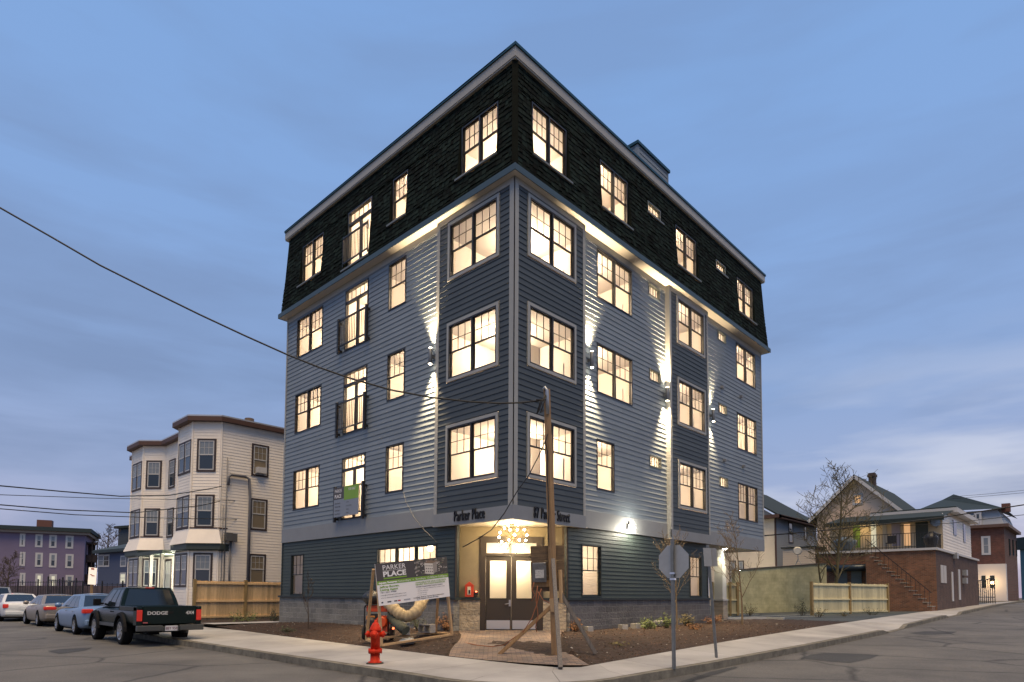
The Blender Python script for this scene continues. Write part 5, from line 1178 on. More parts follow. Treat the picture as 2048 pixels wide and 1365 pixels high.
def wheel(parent, x, y, r, w, side):
    m = MB(); m.lathe([(r*.66, 0), (r*.93, .005), (r, .035), (r, w-.035), (r*.93, w-.005), (r*.66, w), (r*.655, w*.5)], (x, y, r), 26, axis=(side, 0, 0)); o = m.build('wheel', TY, None); o.parent = parent
    q = MB(); q.lathe([(r*.66, w*.55), (r*.67, w-.002), (r*.62, w), (r*.60, w-.03), (.06, w-.055), (.055, w-.02), (.01, w-.018)], (x, y, r), 26, axis=(side, 0, 0))
    for k_ in range(7):
        a = k_*2*math.pi/7; c_, s_ = math.cos(a), math.sin(a)
        q.beam((x+side*(w-.028), y+.05*c_, r+.05*s_), (x+side*(w-.012), y+r*.63*c_, r+r*.63*s_), .05*r/.33, .022, up=(1, 0, 0))
    h = q.build('rim', RIM, None); h.parent = o
def cabin(parent, base, roof, mt, w0, w1, zb, zt, splits, glass=CARGL):
    """base: (yrear, yfront) at the belt, roof: (yrear, yfront) at the top; splits: pillar positions 0..1"""
    m = MB(); (y0, y3), (y1, y2) = base, roof; zc = zt+.035
    A = [(-w0, y0, zb), (w0, y0, zb), (w0, y3, zb), (-w0, y3, zb)]; T_ = [(-w1, y1, zt), (w1, y1, zt), (w1, y2, zt), (-w1, y2, zt)]
    n = 5
    def ring(t):  # t 0 base .. 1 roof edge, slightly bulged
        b = math.sin(math.pi*t)*.02
        return [tuple(np.array(a)*(1-t)+np.array(c)*t+np.array([b*(1 if a[0] > 0 else -1), 0, 0])) for a, c in zip(A, T_)]
    R_ = [ring(i/n) for i in range(n+1)]
    for i in range(n):
        for j in range(4): m.quad(R_[i][j], R_[i][(j+1) % 4], R_[i+1][(j+1) % 4], R_[i+1][j], smooth=False)
    # crowned roof
    k = 6
    for i in range(k):
        for j in range(k):
            def rp(a, b):
                x = -w1+2*w1*a/k; y = y1+(y2-y1)*b/k; return (x, y, zt+.05*(1-(2*a/k-1)**2)*(1-.6*(2*b/k-1)**2))
            m.quad(rp(i, j), rp(i+1, j), rp(i+1, j+1), rp(i, j+1), smooth=True)
    m.quad((-w1, y1, zt), (w1, y1, zt), (w1, y1, zt+.002), (-w1, y1, zt+.002))
    o = m.build('cabin', mt, None); o.parent = parent
    def side(s, a0, a1, t0, t1, name='side_window'):
        q = MB()
        def pt(a, t, n_=.006):
            yb = y0+(y3-y0)*a; yt = y1+(y2-y1)*a; x = (w0+(w1-w0)*t+math.sin(math.pi*t)*.02+n_)*s; return (x, yb+(yt-yb)*t, zb+(zt-zb)*t)
        for i in range(4):
            u, v_ = t0+(t1-t0)*i/4, t0+(t1-t0)*(i+1)/4
            q.quad(pt(a0, u), pt(a1, u), pt(a1, v_), pt(a0, v_), smooth=True)
        g = q.build(name, glass, None); g.parent = parent
    for s in (1, -1):
        for a0, a1 in splits: side(s, a0, a1, .04, .90)
    def endg(ya, yb, name, sgn):
        q = MB(); nn = .007
        def pt(a, t): 
            x = (w0+(w1-w0)*t-.10)*a; return (x, ya+(yb-ya)*t-sgn*nn+sgn*-.03*(1-a*a), zb+(zt-zb)*t+.004)
        for i in range(6):
            a, b = -1+2*i/6, -1+2*(i+1)/6; q.quad(pt(a, .05), pt(b, .05), pt(b, .93), pt(a, .93), smooth=True)
        g = q.build(name, glass, None); g.parent = parent
    endg(y0, y1, 'rear_window', 1); endg(y3, y2, 'windscreen', -1)
def bx(parent, name, mt, *b, bevel=.01):
    m = MB()
    for q in b: m.box(*q)
    o = m.build(name, mt, None, bevel=bevel); o.parent = parent; return o
def sedan(name, loc, label, pm, L_=4.8, W_=1.80, H_=1.45, light='wedge', plate=''):
    T = thing(name, loc, label, 'car', 'cars parked along the kerb'); w = W_/2; a = -L_/2
    secs = [(a, .38, .55, .74, w*.80, .0), (a+.06, .27, .55, .92, w*.90, .02), (a+.25, .22, .58, 1.00, w*.97, .03), (a+.75, .20, .60, 1.01, w, .03), (a+1.3, .19, .60, .97, w, .03), (a+2.1, .18, .60, .94, w, .03),
            (a+3.2, .18, .58, .92, w, .03), (a+3.75, .19, .56, .87, w*.99, .05), (a+4.3, .22, .52, .78, w*.95, .05), (L_/2-.12, .26, .48, .68, w*.84, .03), (L_/2, .34, .46, .58, w*.70, .0)]
    loft_body('body', secs, pm, T, [(a+1.0, .375), (a+1.0+L_*.577, .375)])
    bx(T, 'underbody', TRIMB, (-w*.82, w*.82, a+.35, L_/2-.4, .16, .50), bevel=0)
    cabin(T, (a+.62, a+3.55), (a+1.45, a+2.70), pm, w*.90, w*.66, .97, H_-.04, ((.10, .27), (.30, .56), (.59, .86)))
    for y in (a+1.0, a+1.0+L_*.577):
        for s in (1, -1): wheel(T, s*(w-.215), y, .325, .22, s)
    for s in (1, -1):
        m = MB()
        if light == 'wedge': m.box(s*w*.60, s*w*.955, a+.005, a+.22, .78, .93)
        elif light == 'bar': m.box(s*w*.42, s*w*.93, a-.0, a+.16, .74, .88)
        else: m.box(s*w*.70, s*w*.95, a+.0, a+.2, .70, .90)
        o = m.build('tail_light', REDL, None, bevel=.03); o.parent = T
        m = MB(); m.lathe([(.05, -.11), (.085, -.06), (.095, 0), (.085, .05), (.05, .1)], (s*(w+.06), a+3.22, 1.03), 10, axis=(1, 0, 0)); o = m.build('mirror', pm if light != 'bar' else pm, None); o.parent = T
        m = MB()
        for yy in (a+2.1, ): m.box(s*(w+.004), s*(w+.016), yy, yy+.18, .82, .845); m.box(s*(w+.004), s*(w+.016), yy-1.05+.1, yy-1.05+.28, .82, .845)
        o = m.build('door_handle', CHR, None); o.parent = T
    bx(T, 'rear_bumper', pm, (-w*.86, w*.86, a-.03, a+.14, .34, .56), bevel=.05)
    p = bx(T, 'number_plate', PLATE, (-.16, .16, a-.045, a-.03, .60 if light != 'wedge' else .62, .76), bevel=.003)
    if plate:
        t = text_mesh(plate, .11, basis((0, 0, 0), (1, 0, 0), (0, 0, 1)), 'lettering', mat('plate_ink', (.14, .02, .03), .5), None, ext=.001, xs=.8, align='CENTER'); t.parent = p; t.location = (0, a-.048, .645)
    return T
BLUEP = paint('paint_ice_blue', (.20, .30, .46)); TANP = paint('paint_champagne', (.30, .27, .24)); WHTP = paint('paint_white', (.62, .63, .66), .05)
sedan('sedan_car', (-5.48, 17.05, 0), 'light blue sedan parked directly ahead of the dark pickup', BLUEP, 4.8, 1.82, 1.47, 'wedge', '2KX 917')
sedan('sedan_car', (-5.30, 24.7, 0), 'champagne sedan with wide red tail lights ahead of the blue sedan', TANP, 4.95, 1.80, 1.42, 'bar', '4FX 357')
sedan('sedan_car', (-5.75, 31.6, 0), 'white sedan partly behind the champagne sedan', WHTP, 4.8, 1.80, 1.45, 'corner')
T = thing('minivan', (-6.1, 38.6, 0), 'grey van at the left edge with an upright red tail light', 'van', 'cars parked along the kerb'); VP = paint('paint_silver', (.30, .31, .33)); a = -2.4
loft_body('body', [(a, .4, .6, .98, .80, .0), (a+.08, .25, .6, 1.06, .93, .01), (a+1, .2, .6, 1.06, .97, .02), (a+3.6, .2, .6, 1.02, .97, .02), (a+4.4, .24, .5, .84, .88, .04), (a+4.8, .34, .5, .64, .7, 0)], VP, T, [(a+.95, .38), (a+3.8, .38)])
cabin(T, (a+.06, a+3.9), (a+.35, a+2.7), VP, .88, .74, 1.03, 1.80, ((.06, .32), (.36, .60), (.64, .88)))
for y in (a+.95, a+3.8):
    for s in (1, -1): wheel(T, s*.75, y, .33, .22, s)
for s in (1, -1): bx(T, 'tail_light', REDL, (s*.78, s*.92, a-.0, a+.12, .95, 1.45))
# pickup truck
PK = paint('paint_dark_green', (.005, .013, .013), .0, .25); PKT = mat('bumper_grey', (.07, .075, .075), .45, metal=.3)
T = thing('pickup_truck', (-5.62, 10.85, 0), 'dark green lifted pickup truck nearest the camera with DODGE 4X4 tailgate', 'pickup truck', 'cars parked along the kerb'); a = -2.62; w = .86
pk_secs = [(a+.06, .62, .80, 1.02, w*.97, .0), (a+.10, .58, .80, 1.09, w, .0), (a+1.0, .56, .80, 1.10, w, .0), (a+1.72, .54, .80, 1.10, w, .0), (a+1.74, .50, .78, 1.10, w, .01), (a+3.5, .50, .76, 1.08, w, .02), (a+4.0, .50, .74, 1.06, w*.99, .05), (a+4.75, .52, .72, 1.00, w*.95, .05), (a+5.1, .56, .70, .92, w*.84, .03), (a+5.2, .62, .70, .82, w*.75, .0)]
def pk_body():
    r = loft_body('body', pk_secs, PK, T, [(a+1.42, .47), (a+4.22, .47)], subd=2)
    return r
pk_body()
m = MB()   # bed: open box with rails
m.box(-w, -w+.07, a+.02, a+1.70, 1.00, 1.13); m.box(w-.07, w, a+.02, a+1.70, 1.00, 1.13); m.box(-w, w, a+1.62, a+1.70, 1.0, 1.13)
o = m.build('bed_rail', PK, None, bevel=.012); o.parent = T
tg = bx(T, 'tailgate', PK, (-w+.155, w-.155, a-.02, a+.06, .63, 1.145), bevel=.015)
bx(T, 'rear_quarter', PK, (-w+.0, -w+.15, a+.0, a+.3, .60, 1.12), bevel=.012); bx(T, 'rear_quarter', PK, (w-.15, w-.0, a+.0, a+.3, .60, 1.12), bevel=.012)
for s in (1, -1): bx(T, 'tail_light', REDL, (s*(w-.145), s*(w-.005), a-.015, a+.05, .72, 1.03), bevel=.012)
rb = bx(T, 'rear_bumper', PKT, (-w-.02, -.22, a-.17, a-.02, .44, .60), (.22, w+.02, a-.17, a-.02, .44, .60), (-.22, .22, a-.14, a-.02, .42, .56), bevel=.02)
p = bx(T, 'number_plate', PLATE, (-.16, .16, a-.162, a-.145, .44, .585), bevel=.003)
INK = mat('badge_silver', (.52, .53, .54), .4)
for t_, x_, s_, xs_ in (('DODGE', -.60, .13, 1.15), ('4X4', .42, .13, 1.0)):
    t = text_mesh(t_, s_, basis((0, 0, 0), (1, 0, 0), (0, 0, 1)), 'lettering', INK, None, ext=.003, xs=xs_, bold=.004); t.parent = tg; t.location = (x_, a-.026, .90)
t = text_mesh('8BY 958', .115, basis((0, 0, 0), (1, 0, 0), (0, 0, 1)), 'lettering', mat('plate_ink', (.14, .02, .03), .5), None, ext=.001, xs=.78, align='CENTER'); t.parent = p; t.location = (0, a-.166, .475)
bx(tg, 'latch', TRIMB, (-.08, .08, a-.027, a-.018, .92, .99), bevel=.003)
bx(tg, 'badge', mat('badge_red', (.5, .12, .12), .4), (-.70, -.58, a-.026, a-.02, .66, .69), bevel=.002)
cabin(T, (a+1.72, a+4.0), (a+1.92, a+3.15), PK, w*.95, w*.74, 1.08, 1.66, ((.04, .22), (.27, .50), (.55, .84)))
for s in (1, -1):
    for y in (a+1.42, a+4.22):
        wheel(T, s*(w-.24), y, .40, .27, s)
        q = MB()   # fender flare
        for i in range(12):
            t0, t1 = math.pi*i/12, math.pi*(i+1)/12
            def fp(t, r, x): return (x, y+r*math.cos(t), .40+r*math.sin(t))
            for (r0, x0), (r1, x1) in (((.46, s*(w-.02)), (.46, s*(w+.075))), ((.46, s*(w+.075)), (.53, s*(w+.06))), ((.53, s*(w+.06)), (.56, s*(w-.005)))):
                q.quad(fp(t0, r0, x0), fp(t1, r0, x0), fp(t1, r1, x1), fp(t0, r1, x1), smooth=True)
        o = q.build('fender_flare', TRIMB, None, recalc=True); o.parent = T
    m = MB(); m.box(s*(w+.04), s*(w+.24), a+3.42, a+3.54, 1.12, 1.32); m.box(s*(w-.05), s*(w+.06), a+3.46, a+3.50, 1.14, 1.2); o = m.build('mirror', TRIMB, None, bevel=.03); o.parent = T
    bx(T, 'rocker_trim', PKT, (s*(w-.03), s*(w+.012), a+1.95, a+3.7, .50, .60), bevel=.005)
    bx(T, 'door_handle', TRIMB, (s*(w), s*(w+.02), a+2.35, a+2.5, .93, .965), bevel=.004)
bx(T, 'chassis', TRIMB, (-.5, .5, a+.2, a+4.9, .38, .62), (-w+.15, w-.15, a+1.36, a+1.48, .32, .42), (-w+.15, w-.15, a+4.16, a+4.28, .32, .42), (-.14, .14, a+1.28, a+1.56, .26, .46), bevel=0)
bx(T, 'exhaust', PKT, (.45, .52, a-.0, a+1.2, .36, .43), bevel=.01)
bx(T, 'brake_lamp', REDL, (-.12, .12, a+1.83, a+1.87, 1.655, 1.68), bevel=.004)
# ------------------------------------------------------------------ neighbouring houses, walls and fences
WSID = mat('white_siding', (.90, .83, .73), .65, var=.06, scale=1); WHT = mat('house_white', (.55, .54, .53), .6); BRN = mat('eave_brown', (.085, .042, .028), .6); CREAM = mat('cream_siding', (.68, .57, .44), .7, var=.05, scale=1)
RF = mat('asphalt_roof', (.017, .028, .028), .85, var=.2, scale=3); DKG = mat('porch_green', (.05, .065, .055), .6); MET = mat('white_metal', (.5, .52, .55), .4, metal=.4)
def dpane(name, c=(.02, .028, .034)): return mat(name, c, .06, spec=.9)
PDK = dpane('pane_dark'); PBL = mat('pane_blind', (.20, .23, .26), .25, spec=.7); PCU = mat('pane_curtain', (.42, .40, .36), .4); PLIT = mat('pane_lit', (.5, .5, .4), .4, emit=(1, .95, .70), estr=.35); PWARM = mat('pane_warm', (.5, .35, .2), .4, emit=(1, .55, .25), estr=.5)
SASH = mat('sash_white', (.50, .50, .49), .5); CASE = mat('case_dark', (.045, .03, .028), .6)
def swin(parent, fr, u0, u1, z0, z1, upper=PBL, lower=PDK, case=CASE, grid=True, cw=.09, sill=True):
    m = MB()
    for a, b, c, d in ((u0-cw, u1+cw, z0-cw, z0), (u0-cw, u1+cw, z1, z1+cw), (u0-cw, u0, z0, z1), (u1, u1+cw, z0, z1)): m.box(a, b, .0, .05, c, d, fr=fr)
    o = m.build('window', case, parent); zm = (z0+z1)/2+.03; q = MB(); s = .055
    for z_0, z_1, n in ((zm-.03, z1, .045), (z0, zm+.03, .034)):
        q.box(u0, u1, .005, n, z_0, z_0+s, fr=fr); q.box(u0, u1, .005, n, z_1-s, z_1, fr=fr); q.box(u0, u0+s, .005, n, z_0+s, z_1-s, fr=fr); q.box(u1-s, u1, .005, n, z_0+s, z_1-s, fr=fr)
    if grid:
        for k_ in (1, 2): x = u0+s+(u1-u0-2*s)*k_/3; q.box(x-.008, x+.008, .012, .034, zm, z1-s, fr=fr)
        z = (zm+z1)/2; q.box(u0+s, u1-s, .012, .033, z-.008, z+.008, fr=fr)
    q.build('sash', SASH, o); g = MB(); g.quad(fr(u0+s, .024, zm), fr(u1-s, .024, zm), fr(u1-s, .024, z1-s), fr(u0+s, .024, z1-s), mi=0); g.quad(fr(u0+s, .0235, z0+s), fr(u1-s, .0235, z0+s), fr(u1-s, .0235, zm), fr(u0+s, .0235, zm), mi=1)
    g.build('pane', [upper, lower], o); return o
def lframe(P, Q):
    """frame of the wall running from plan point P to Q with the outside on the camera's side"""
    P = np.array([*P, 0.]); Q = np.array([*Q, 0.]); u = (Q-P)/np.linalg.norm(Q-P); n = np.array([u[1], -u[0], 0]); 
    if n@(CAM*np.array([1, 1, 0])-P) < 0: n = -n
    return Fr(P, u, n), float(np.linalg.norm(Q-P))
def parapet_roof(T, poly, z0, z1, over, mt, name='roof', top=MET):
    c = np.mean(np.array(poly), axis=0); P2 = [tuple(c+(np.array(p)-c)*(1+over/np.linalg.norm(np.array(p)-c))) for p in poly]
    m = MB(); m.prism(P2, z0, z1, mi=0); m.prism(P2, z1+.001, z1+.07, mi=1); return m.build(name, [mt, top], T)
# --- white three-decker with angled bays
T = thing('three_decker_house', (.5, 20.5, .2), 'white clapboard three-decker with stacked angled bays, brown cornice and lit front porch', 'house')
ZB, ZTOP = .2, 10.05; PTS = [(13, 20.5), (.46, 20.5), (-.54, 21.5), (-.54, 23.4), (.35, 24.3), (.35, 28.2), (-.54, 29.15), (-.54, 31.2), (.4, 32.2), (.4, 34), (13, 34)]
for i in range(len(PTS)-2):
    P, Q = PTS[i], PTS[i+1]; f, L_ = lframe(P, Q); m = MB()
    low = ZB
    siding(m, f, 0, L_, low, ZTOP, [], expo=.15, lap=.014)
    for u in (0, L_): m.box(u-.05, u+.05, -.03, .025, low, ZTOP, fr=f)
    m.build('wall', WSID, T)
    if i == 0: fs = f
m = MB(); m.prism(PTS, 9.6, 10.04); m.build('ceiling_block', WHT, T)
cp = np.array(PTS); parapet_roof(T, [(13.4, 20.3), (.35, 20.25), (-.85, 21.4), (-.85, 23.55), (.05, 24.4), (.05, 28.1), (-.85, 29.05), (-.85, 31.3), (.1, 32.4), (.1, 34.3), (13.4, 34.3)], 10.05, 10.27, .0, BRN)
f, L_ = lframe((13, 20.5), (.46, 20.5))
def fu(x): return 13-x
for (z0, z1), (up, lo) in zip(((7.66, 9.16), (4.85, 6.32), (2.0, 3.45)), ((PCU, PCU), (PBL, PCU), (PCU, PCU))): swin(T, f, fu(2.80), fu(2.08), z0, z1, mat('pane_tan', (.22, .18, .12), .3), mat('pane_tan', (.22, .18, .12), .3))
for ZL in ((7.62, 9.1), (4.82, 6.3), (1.9, 3.4)):
    f, L_ = lframe((.46, 20.5), (-.54, 21.5)); swin(T, f, L_/2-.38, L_/2+.38, *ZL)
    f, L_ = lframe((-.54, 21.5), (-.54, 23.4)); swin(T, f, .18, .88, *ZL); swin(T, f, 1.02, 1.72, *ZL)
    f, L_ = lframe((.35, 28.2), (-.54, 29.15)); swin(T, f, L_/2-.36, L_/2+.36, *ZL)
    f, L_ = lframe((-.54, 29.15), (-.54, 31.2)); swin(T, f, .2, .93, *ZL); swin(T, f, 1.07, 1.8, *ZL)
    f, L_ = lframe((.35, 24.3), (.35, 28.2)); 
    swin(T, f, 2.3, 3.1, *(ZL[0]-.1, ZL[1]-.1), **({} if ZL[0] > 2 else dict(upper=PCU, lower=PCU)))
    if ZL[0] > 2: swin(T, f, .6, 1.3, *(ZL[0]-.1, ZL[1]-.1))
# flared skirts under the second floor bays
for P4 in ([(.46, 20.5), (-.54, 21.5), (-.54, 23.4), (.35, 24.3)], [(.35, 28.2), (-.54, 29.15), (-.54, 31.2), (.4, 32.2)]):
    m = MB(); cx_ = np.array([.6, np.mean([p[1] for p in P4])])
    def ex_(p, k_): d = np.array(p)-cx_; return tuple(cx_+d*(1+k_))
    n = 5
    for a_, b_ in zip(P4, P4[1:]):
        for i in range(n):
            k0, k1 = .22*(1-i/n), .22*(1-(i+1)/n); z0, z1 = 3.95+.75*i/n, 3.95+.75*(i+1)/n
            m.quad((*ex_(a_, k0), z0), (*ex_(b_, k0), z0), (*ex_(b_, k1+.012), z1), (*ex_(a_, k1+.012), z1))
    m.build('bay_skirt', WSID, T); m = MB()
    for (z0, z1, k_) in ((3.66, 3.95, .16), (3.60, 3.68, .10)): m.prism([ex_(p, k_) for p in P4]+[(1.0, P4[-1][1]), (1.0, P4[0][1])], z0, z1)
    m.build('bay_cornice', DKG, T)
    m = MB(); m.prism([ex_(p, .03) for p in P4]+[(1.0, P4[-1][1]), (1.0, P4[0][1])], 4.70, 4.76); m.build('bay_trim', BRN, T)
m = MB(); m.prism([(.4, 24.2), (-.9, 24.2), (-.9, 28.6), (.4, 28.6)], 3.55, 3.75); m.build('porch_roof', DKG, T)
for y in (24.6, 26.3, 28.2): m = MB(); m.box(-.86, -.70, y-.08, y+.08, .3, 3.55); m.build('porch_post', mat('post_grey', (.13, .12, .11), .6), T)
m = MB(); m.box(-.9, .4, 24.2, 28.6, .2, .75); m.box(-.88, -.84, 24.3, 28.5, .75, 1.5); m.build('porch_deck', DKG, T)
m = MB(); m.box(.28, .34, 24.9, 25.8, .9, 3.1); m.build('front_door', mat('door_wood', (.35, .2, .08), .4), T)
m = MB(); m.lathe([(.02, -.08), (.08, -.04), (.09, .02), (.03, .1)], (-.2, 24.15, 3.1), 10); m.build('porch_lamp', emat('porch_glow', (1, .97, .85), 60), T)
lamp('POINT', (-.45, 24.6, 2.85), 480, (1, .97, .78), .08)
m = MB(); p = PY(500, 995, 20.4); q = PY(456, 968, 20.4); m.tube([(p[0], 20.38, .3), (p[0], 20.38, p[2]), (p[0]-.08, 20.37, 7.35), (p[0]-.3, 20.36, 7.45), (q[0]+.12, 20.36, 7.45), (q[0], 20.36, 7.3), (q[0], 20.36, 6.9)], .07, 10); m.build('downpipe', mat('pipe_grey', (.16, .16, .17), .5), T)
m = MB(); m.tube([(.75, 20.4, 2), (.75, 20.4, 8.3)], .025, 6); m.tube([(.62, 20.42, .4), (.62, 20.42, 5.9)], .018, 6); m.tube([(.98, 20.40, .6), (1.0, 20.40, 4.2)], .035, 6); m.tube([(1.08, 20.40, .6), (1.02, 20.40, 3.0), (1.06, 20.40, 4.1)], .02, 6); m.build('conduit', mat('pipe_grey', (.16, .16, .17), .5), T)
m = MB(); m.box(.72, 1.02, 20.15, 20.45, 4.1, 4.5); m.box(1.03, 1.25, 20.15, 20.45, 4.08, 4.48); m.build('utility_box', mat('box_grey', (.10, .10, .10), .5), T)
m = MB(); m.lathe([(.28, 0), (.28, .75), (.36, .78), (.36, .95), (.26, .97), (.26, 1.25), (.2, 1.27)], (3.6, 24.6, 10.4), 12); m.build('chimney', mat('chimney_dark', (.07, .05, .045), .8), T)
m = MB(); m.box(2.2, 2.68, 20.18, 20.5, 7.72, 8.02); m.build('air_conditioner', WHT, T)
m = MB(); m.box(.3, 12, 20.44, 20.5, .1, .9); m.build('foundation', mat('foundation_grey', (.2, .2, .2), .9), T)
# --- pine board fences
def board_fence(P, Q, z0, z1, label, posts, name='board_fence', mt=PINE, rails=(.12, .5, .93), loc=None):
    f, L_ = lframe(P, Q); T = thing(name, (*P, z0), label, 'fence'); rn = random.Random(int(P[0]*10)); u = 0; m = MB()
    while u < L_-.02:
        w = min(.14, L_-u); m.box(u, u+w-.006, -.03+rn.uniform(-.002, .002), -.005, z0, z1-.03+rn.uniform(-.01, .01), fr=f); u += w
    m.build('boards', mt, T); m = MB(); m.box(0, L_, -.045, -.031, z0, z1-.06, fr=f)
    for t in rails: zz = z0+(z1-z0)*t; m.box(0, L_, -.005, .06, zz-.04, zz+.035, fr=f)
    m.build('rails', mt, T)
    for u in posts: m = MB(); m.box(u*L_-.06, u*L_+.06, -.06, .08, z0-.1, z1+.04, fr=f); m.build('post', mat('post_timber', (.30, .21, .09), .75, var=.2, scale=5), T)
    return T
fz = PY(470, 1162, 18.1)[2]; xa = PY(388, 1200, 18.1)[0]; xm = (PY(490, 1200, 18.1)[0]-xa)/(3.2-xa)
PINEL = mat('pine_new', (.66, .47, .25), .7, island=.22, var=.15, scale=5, stretch=(7, 7, .6)); PINEP = mat('pine_pale', (.60, .54, .33), .75, island=.18, var=.15, scale=5, stretch=(7, 7, .6))
board_fence((xa, 18.1), (3.2, 18.1), .22, fz, 'new honey coloured board fence between the white house and the grey building', (0, xm), mt=PINEL)
Pf, Qf = PZ(1624, 1233, .45), PZ(1776, 1230, .45); zf1 = PD(1624, 1169, float((Pf-CAM)@_F))[2]; zf2 = PD(1776, 1164.5, float((Qf-CAM)@_F))[2]
board_fence(tuple(Pf[:2]), tuple(Qf[:2]), .45, (zf1+zf2)/2, 'pale two-panel board fence before the brick building', (0, .475, 1), mt=PINEP)
# fence seen under the overhang
a_, b_ = PD(1424, 1190, 33), PD(1475, 1190, 33); board_fence((a_[0], a_[1]), (b_[0], b_[1]), .4, 2.2, 'pale board fence seen under the overhang behind the column', (0, .7, 1), mt=PINEP)
# --- green block wall
Pg, Qg = PZ(1471, 1229, .45), PZ(1655, 1226, .45); z1_, z2__ = PD(1471, 1142, float((Pg-CAM)@_F))[2], PD(1655, 1128, float((Qg-CAM)@_F))[2]
f, L_ = lframe(Pg[:2], Qg[:2]); GW = brickmat('green_block', (.52, .49, .29), (.45, .43, .25), (.40, .385, .23), .40, .20, msize=.008, bump=.35, nbump=.3, stain=.25, axis='D')
T = thing('block_wall', (Pg[0], Pg[1], .4), 'olive green painted concrete block wall behind the parking lot', 'wall'); m = MB(); zz = lambda u: z1_+(z2__-z1_)*u/L_
for n0, n1, s in ((0, -.25, 1),): m.quad(f(0, 0, .3), f(L_, 0, .3), f(L_, 0, zz(L_)), f(0, 0, z1_)); m.quad(f(0, -.25, .3), f(L_, -.25, .3), f(L_, -.25, zz(L_)), f(0, -.25, z1_)); m.quad(f(0, 0, .3), f(0, -.25, .3), f(0, -.25, z1_), f(0, 0, z1_)); m.quad(f(L_, 0, .3), f(L_, -.25, .3), f(L_, -.25, zz(L_)), f(L_, 0, zz(L_))); m.quad(f(0, 0, z1_), f(L_, 0, zz(L_)), f(L_, -.25, zz(L_)), f(0, -.25, z1_))
m.build('wall_face', GW, T); m = MB(); m.beam(f(-.1, -.12, z1_+.04), f(L_, -.12, zz(L_)+.04), .34, .07); m.build('coping', mat('coping_dark', (.09, .08, .06), .7), T)
# --- cream house with dark gable roof behind the lot
def gable(T, P, Q, depth, ze, zp, over=.35, roof=RF, wall=CREAM, wname='gable_wall', trim=None):
    """gable end from P to Q (plan), house running back by depth; ze eave, zp peak"""
    f, L_ = lframe(P, Q); m = MB(); n = 8
    m.quad(f(0, .01, ze), f(L_, .01, ze), f(L_/2, .01, zp)); m.build(wname, wall, T); m = MB(); m.quad(f(0, -depth, ze), f(L_, -depth, ze), f(L_/2, -depth, zp)); m.build(wname, wall, T)
    m = MB(); k_ = (zp-ze)/(L_/2)
    for s in (0, 1):
        e = -over if s == 0 else L_+over; a = [f(e, over, ze-over*k_+.06), f(L_/2, over, zp+.06), f(L_/2, -depth-over, zp+.06), f(e, -depth-over, ze-over*k_+.06)]
        b = [(x, y, z+.12) for x, y, z in a]; m.quad(*a); m.quad(*b); [m.quad(a[i], a[(i+1) % 4], b[(i+1) % 4], b[i]) for i in range(4)]
    m.build('roof', roof, T)
    m = MB()
    for s in (0, 1):
        e = -over if s == 0 else L_+over; m.beam(f(e, over+.02, ze-over*k_+.02), f(L_/2, over+.02, zp+.02), .04, .22)
    m.build('rake_trim', trim or WHT, T)
def wallbox(T, P, Q, depth, z0, z1, mts, expo=.16, name='wall', hide=()):
    f, L_ = lframe(P, Q); m = MB(); siding(m, f, 0, L_, z0, z1, [], expo=expo); m.build(name, mts[0], T)
    A, B_ = f(0, -depth, 0), f(L_, -depth, 0); 
    for (S_, E2, mt_) in ((P, A, mts[1]), (Q, B_, mts[2])):
        f2, l2 = Fr((*S_, 0), (np.array(E2)-np.array([*S_, 0]))/depth, (-f.u if S_ is P else f.u)), depth
        m = MB(); siding(m, f2, 0, l2, z0, z1, [], expo=expo); m.build(name, mt_, T)
    m = MB(); m.quad(f(0, -depth, z0), f(L_, -depth, z0), f(L_, -depth, z1), f(0, -depth, z1)); m.quad(f(0, 0, z1-.02), f(L_, 0, z1-.02), f(L_, -depth, z1-.02), f(0, -depth, z1-.02)); m.build('rear_wall', mts[0], T); return f, L_
C1 = PD(1553, 1190, 50); xc, yc = C1[0], C1[1]; yl_ = PX(1418, 1190, xc)[1]; 
T = thing('cream_house', (xc, yc, .3), 'cream and grey clapboard house with a dark gable roof behind the green wall', 'house')
ze_ = PX(1553, 1037, xc)[2]; depth_c = PY(1632, 1040, yc)[0]-xc
f, L_ = lframe((xc, yc), (xc, yl_)); BLW = mat('grey_siding', (.30, .33, .36), .7, var=.05, scale=1)
m = MB(); siding(m, f, 0, L_, .2, ze_, [], expo=.16); m.build('wall', CREAM, T)
f2 = Fr((xc, yc, 0), (1, 0, 0), (0, -1, 0)); m = MB(); siding(m, f2, 0, depth_c, .2, ze_, [], expo=.16); m.build('wall', BLW, T)
m = MB(); m.box(-.12, .12, -.02, .05, .2, ze_, fr=f2); m.box(-.5, depth_c+.3, -.02, .5, ze_, ze_+.28, fr=f2); m.box(-.5, L_, -.02, .45, ze_, ze_+.28, fr=f); m.build('eave', BRN, T)
yp = yc+4.6; zp_ = ze_+3.3; m = MB(); m.quad((xc+.05, yc, ze_+.2), (xc+.05, yc+9.2, ze_+.2), (xc+.05, yp, zp_)); m.build('gable_wall', CREAM, T)
m = MB(); 
for ye in (yc-.5, yc+9.7): 
    aa = [(xc-.4, ye, ze_+.22), (xc-.4, yp, zp_+.25), (xc+depth_c+.5, yp, zp_+.25), (xc+depth_c+.5, ye, ze_+.22)]; m.quad(*aa); m.quad(*[(x, y, z-.15) for x, y, z in aa]); [m.quad(aa[i], aa[(i+1) % 4], tuple(np.array(aa[(i+1) % 4])-[0, 0, .15]), tuple(np.array(aa[i])-[0, 0, .15])) for i in range(4)]
m.build('roof', RF, T)
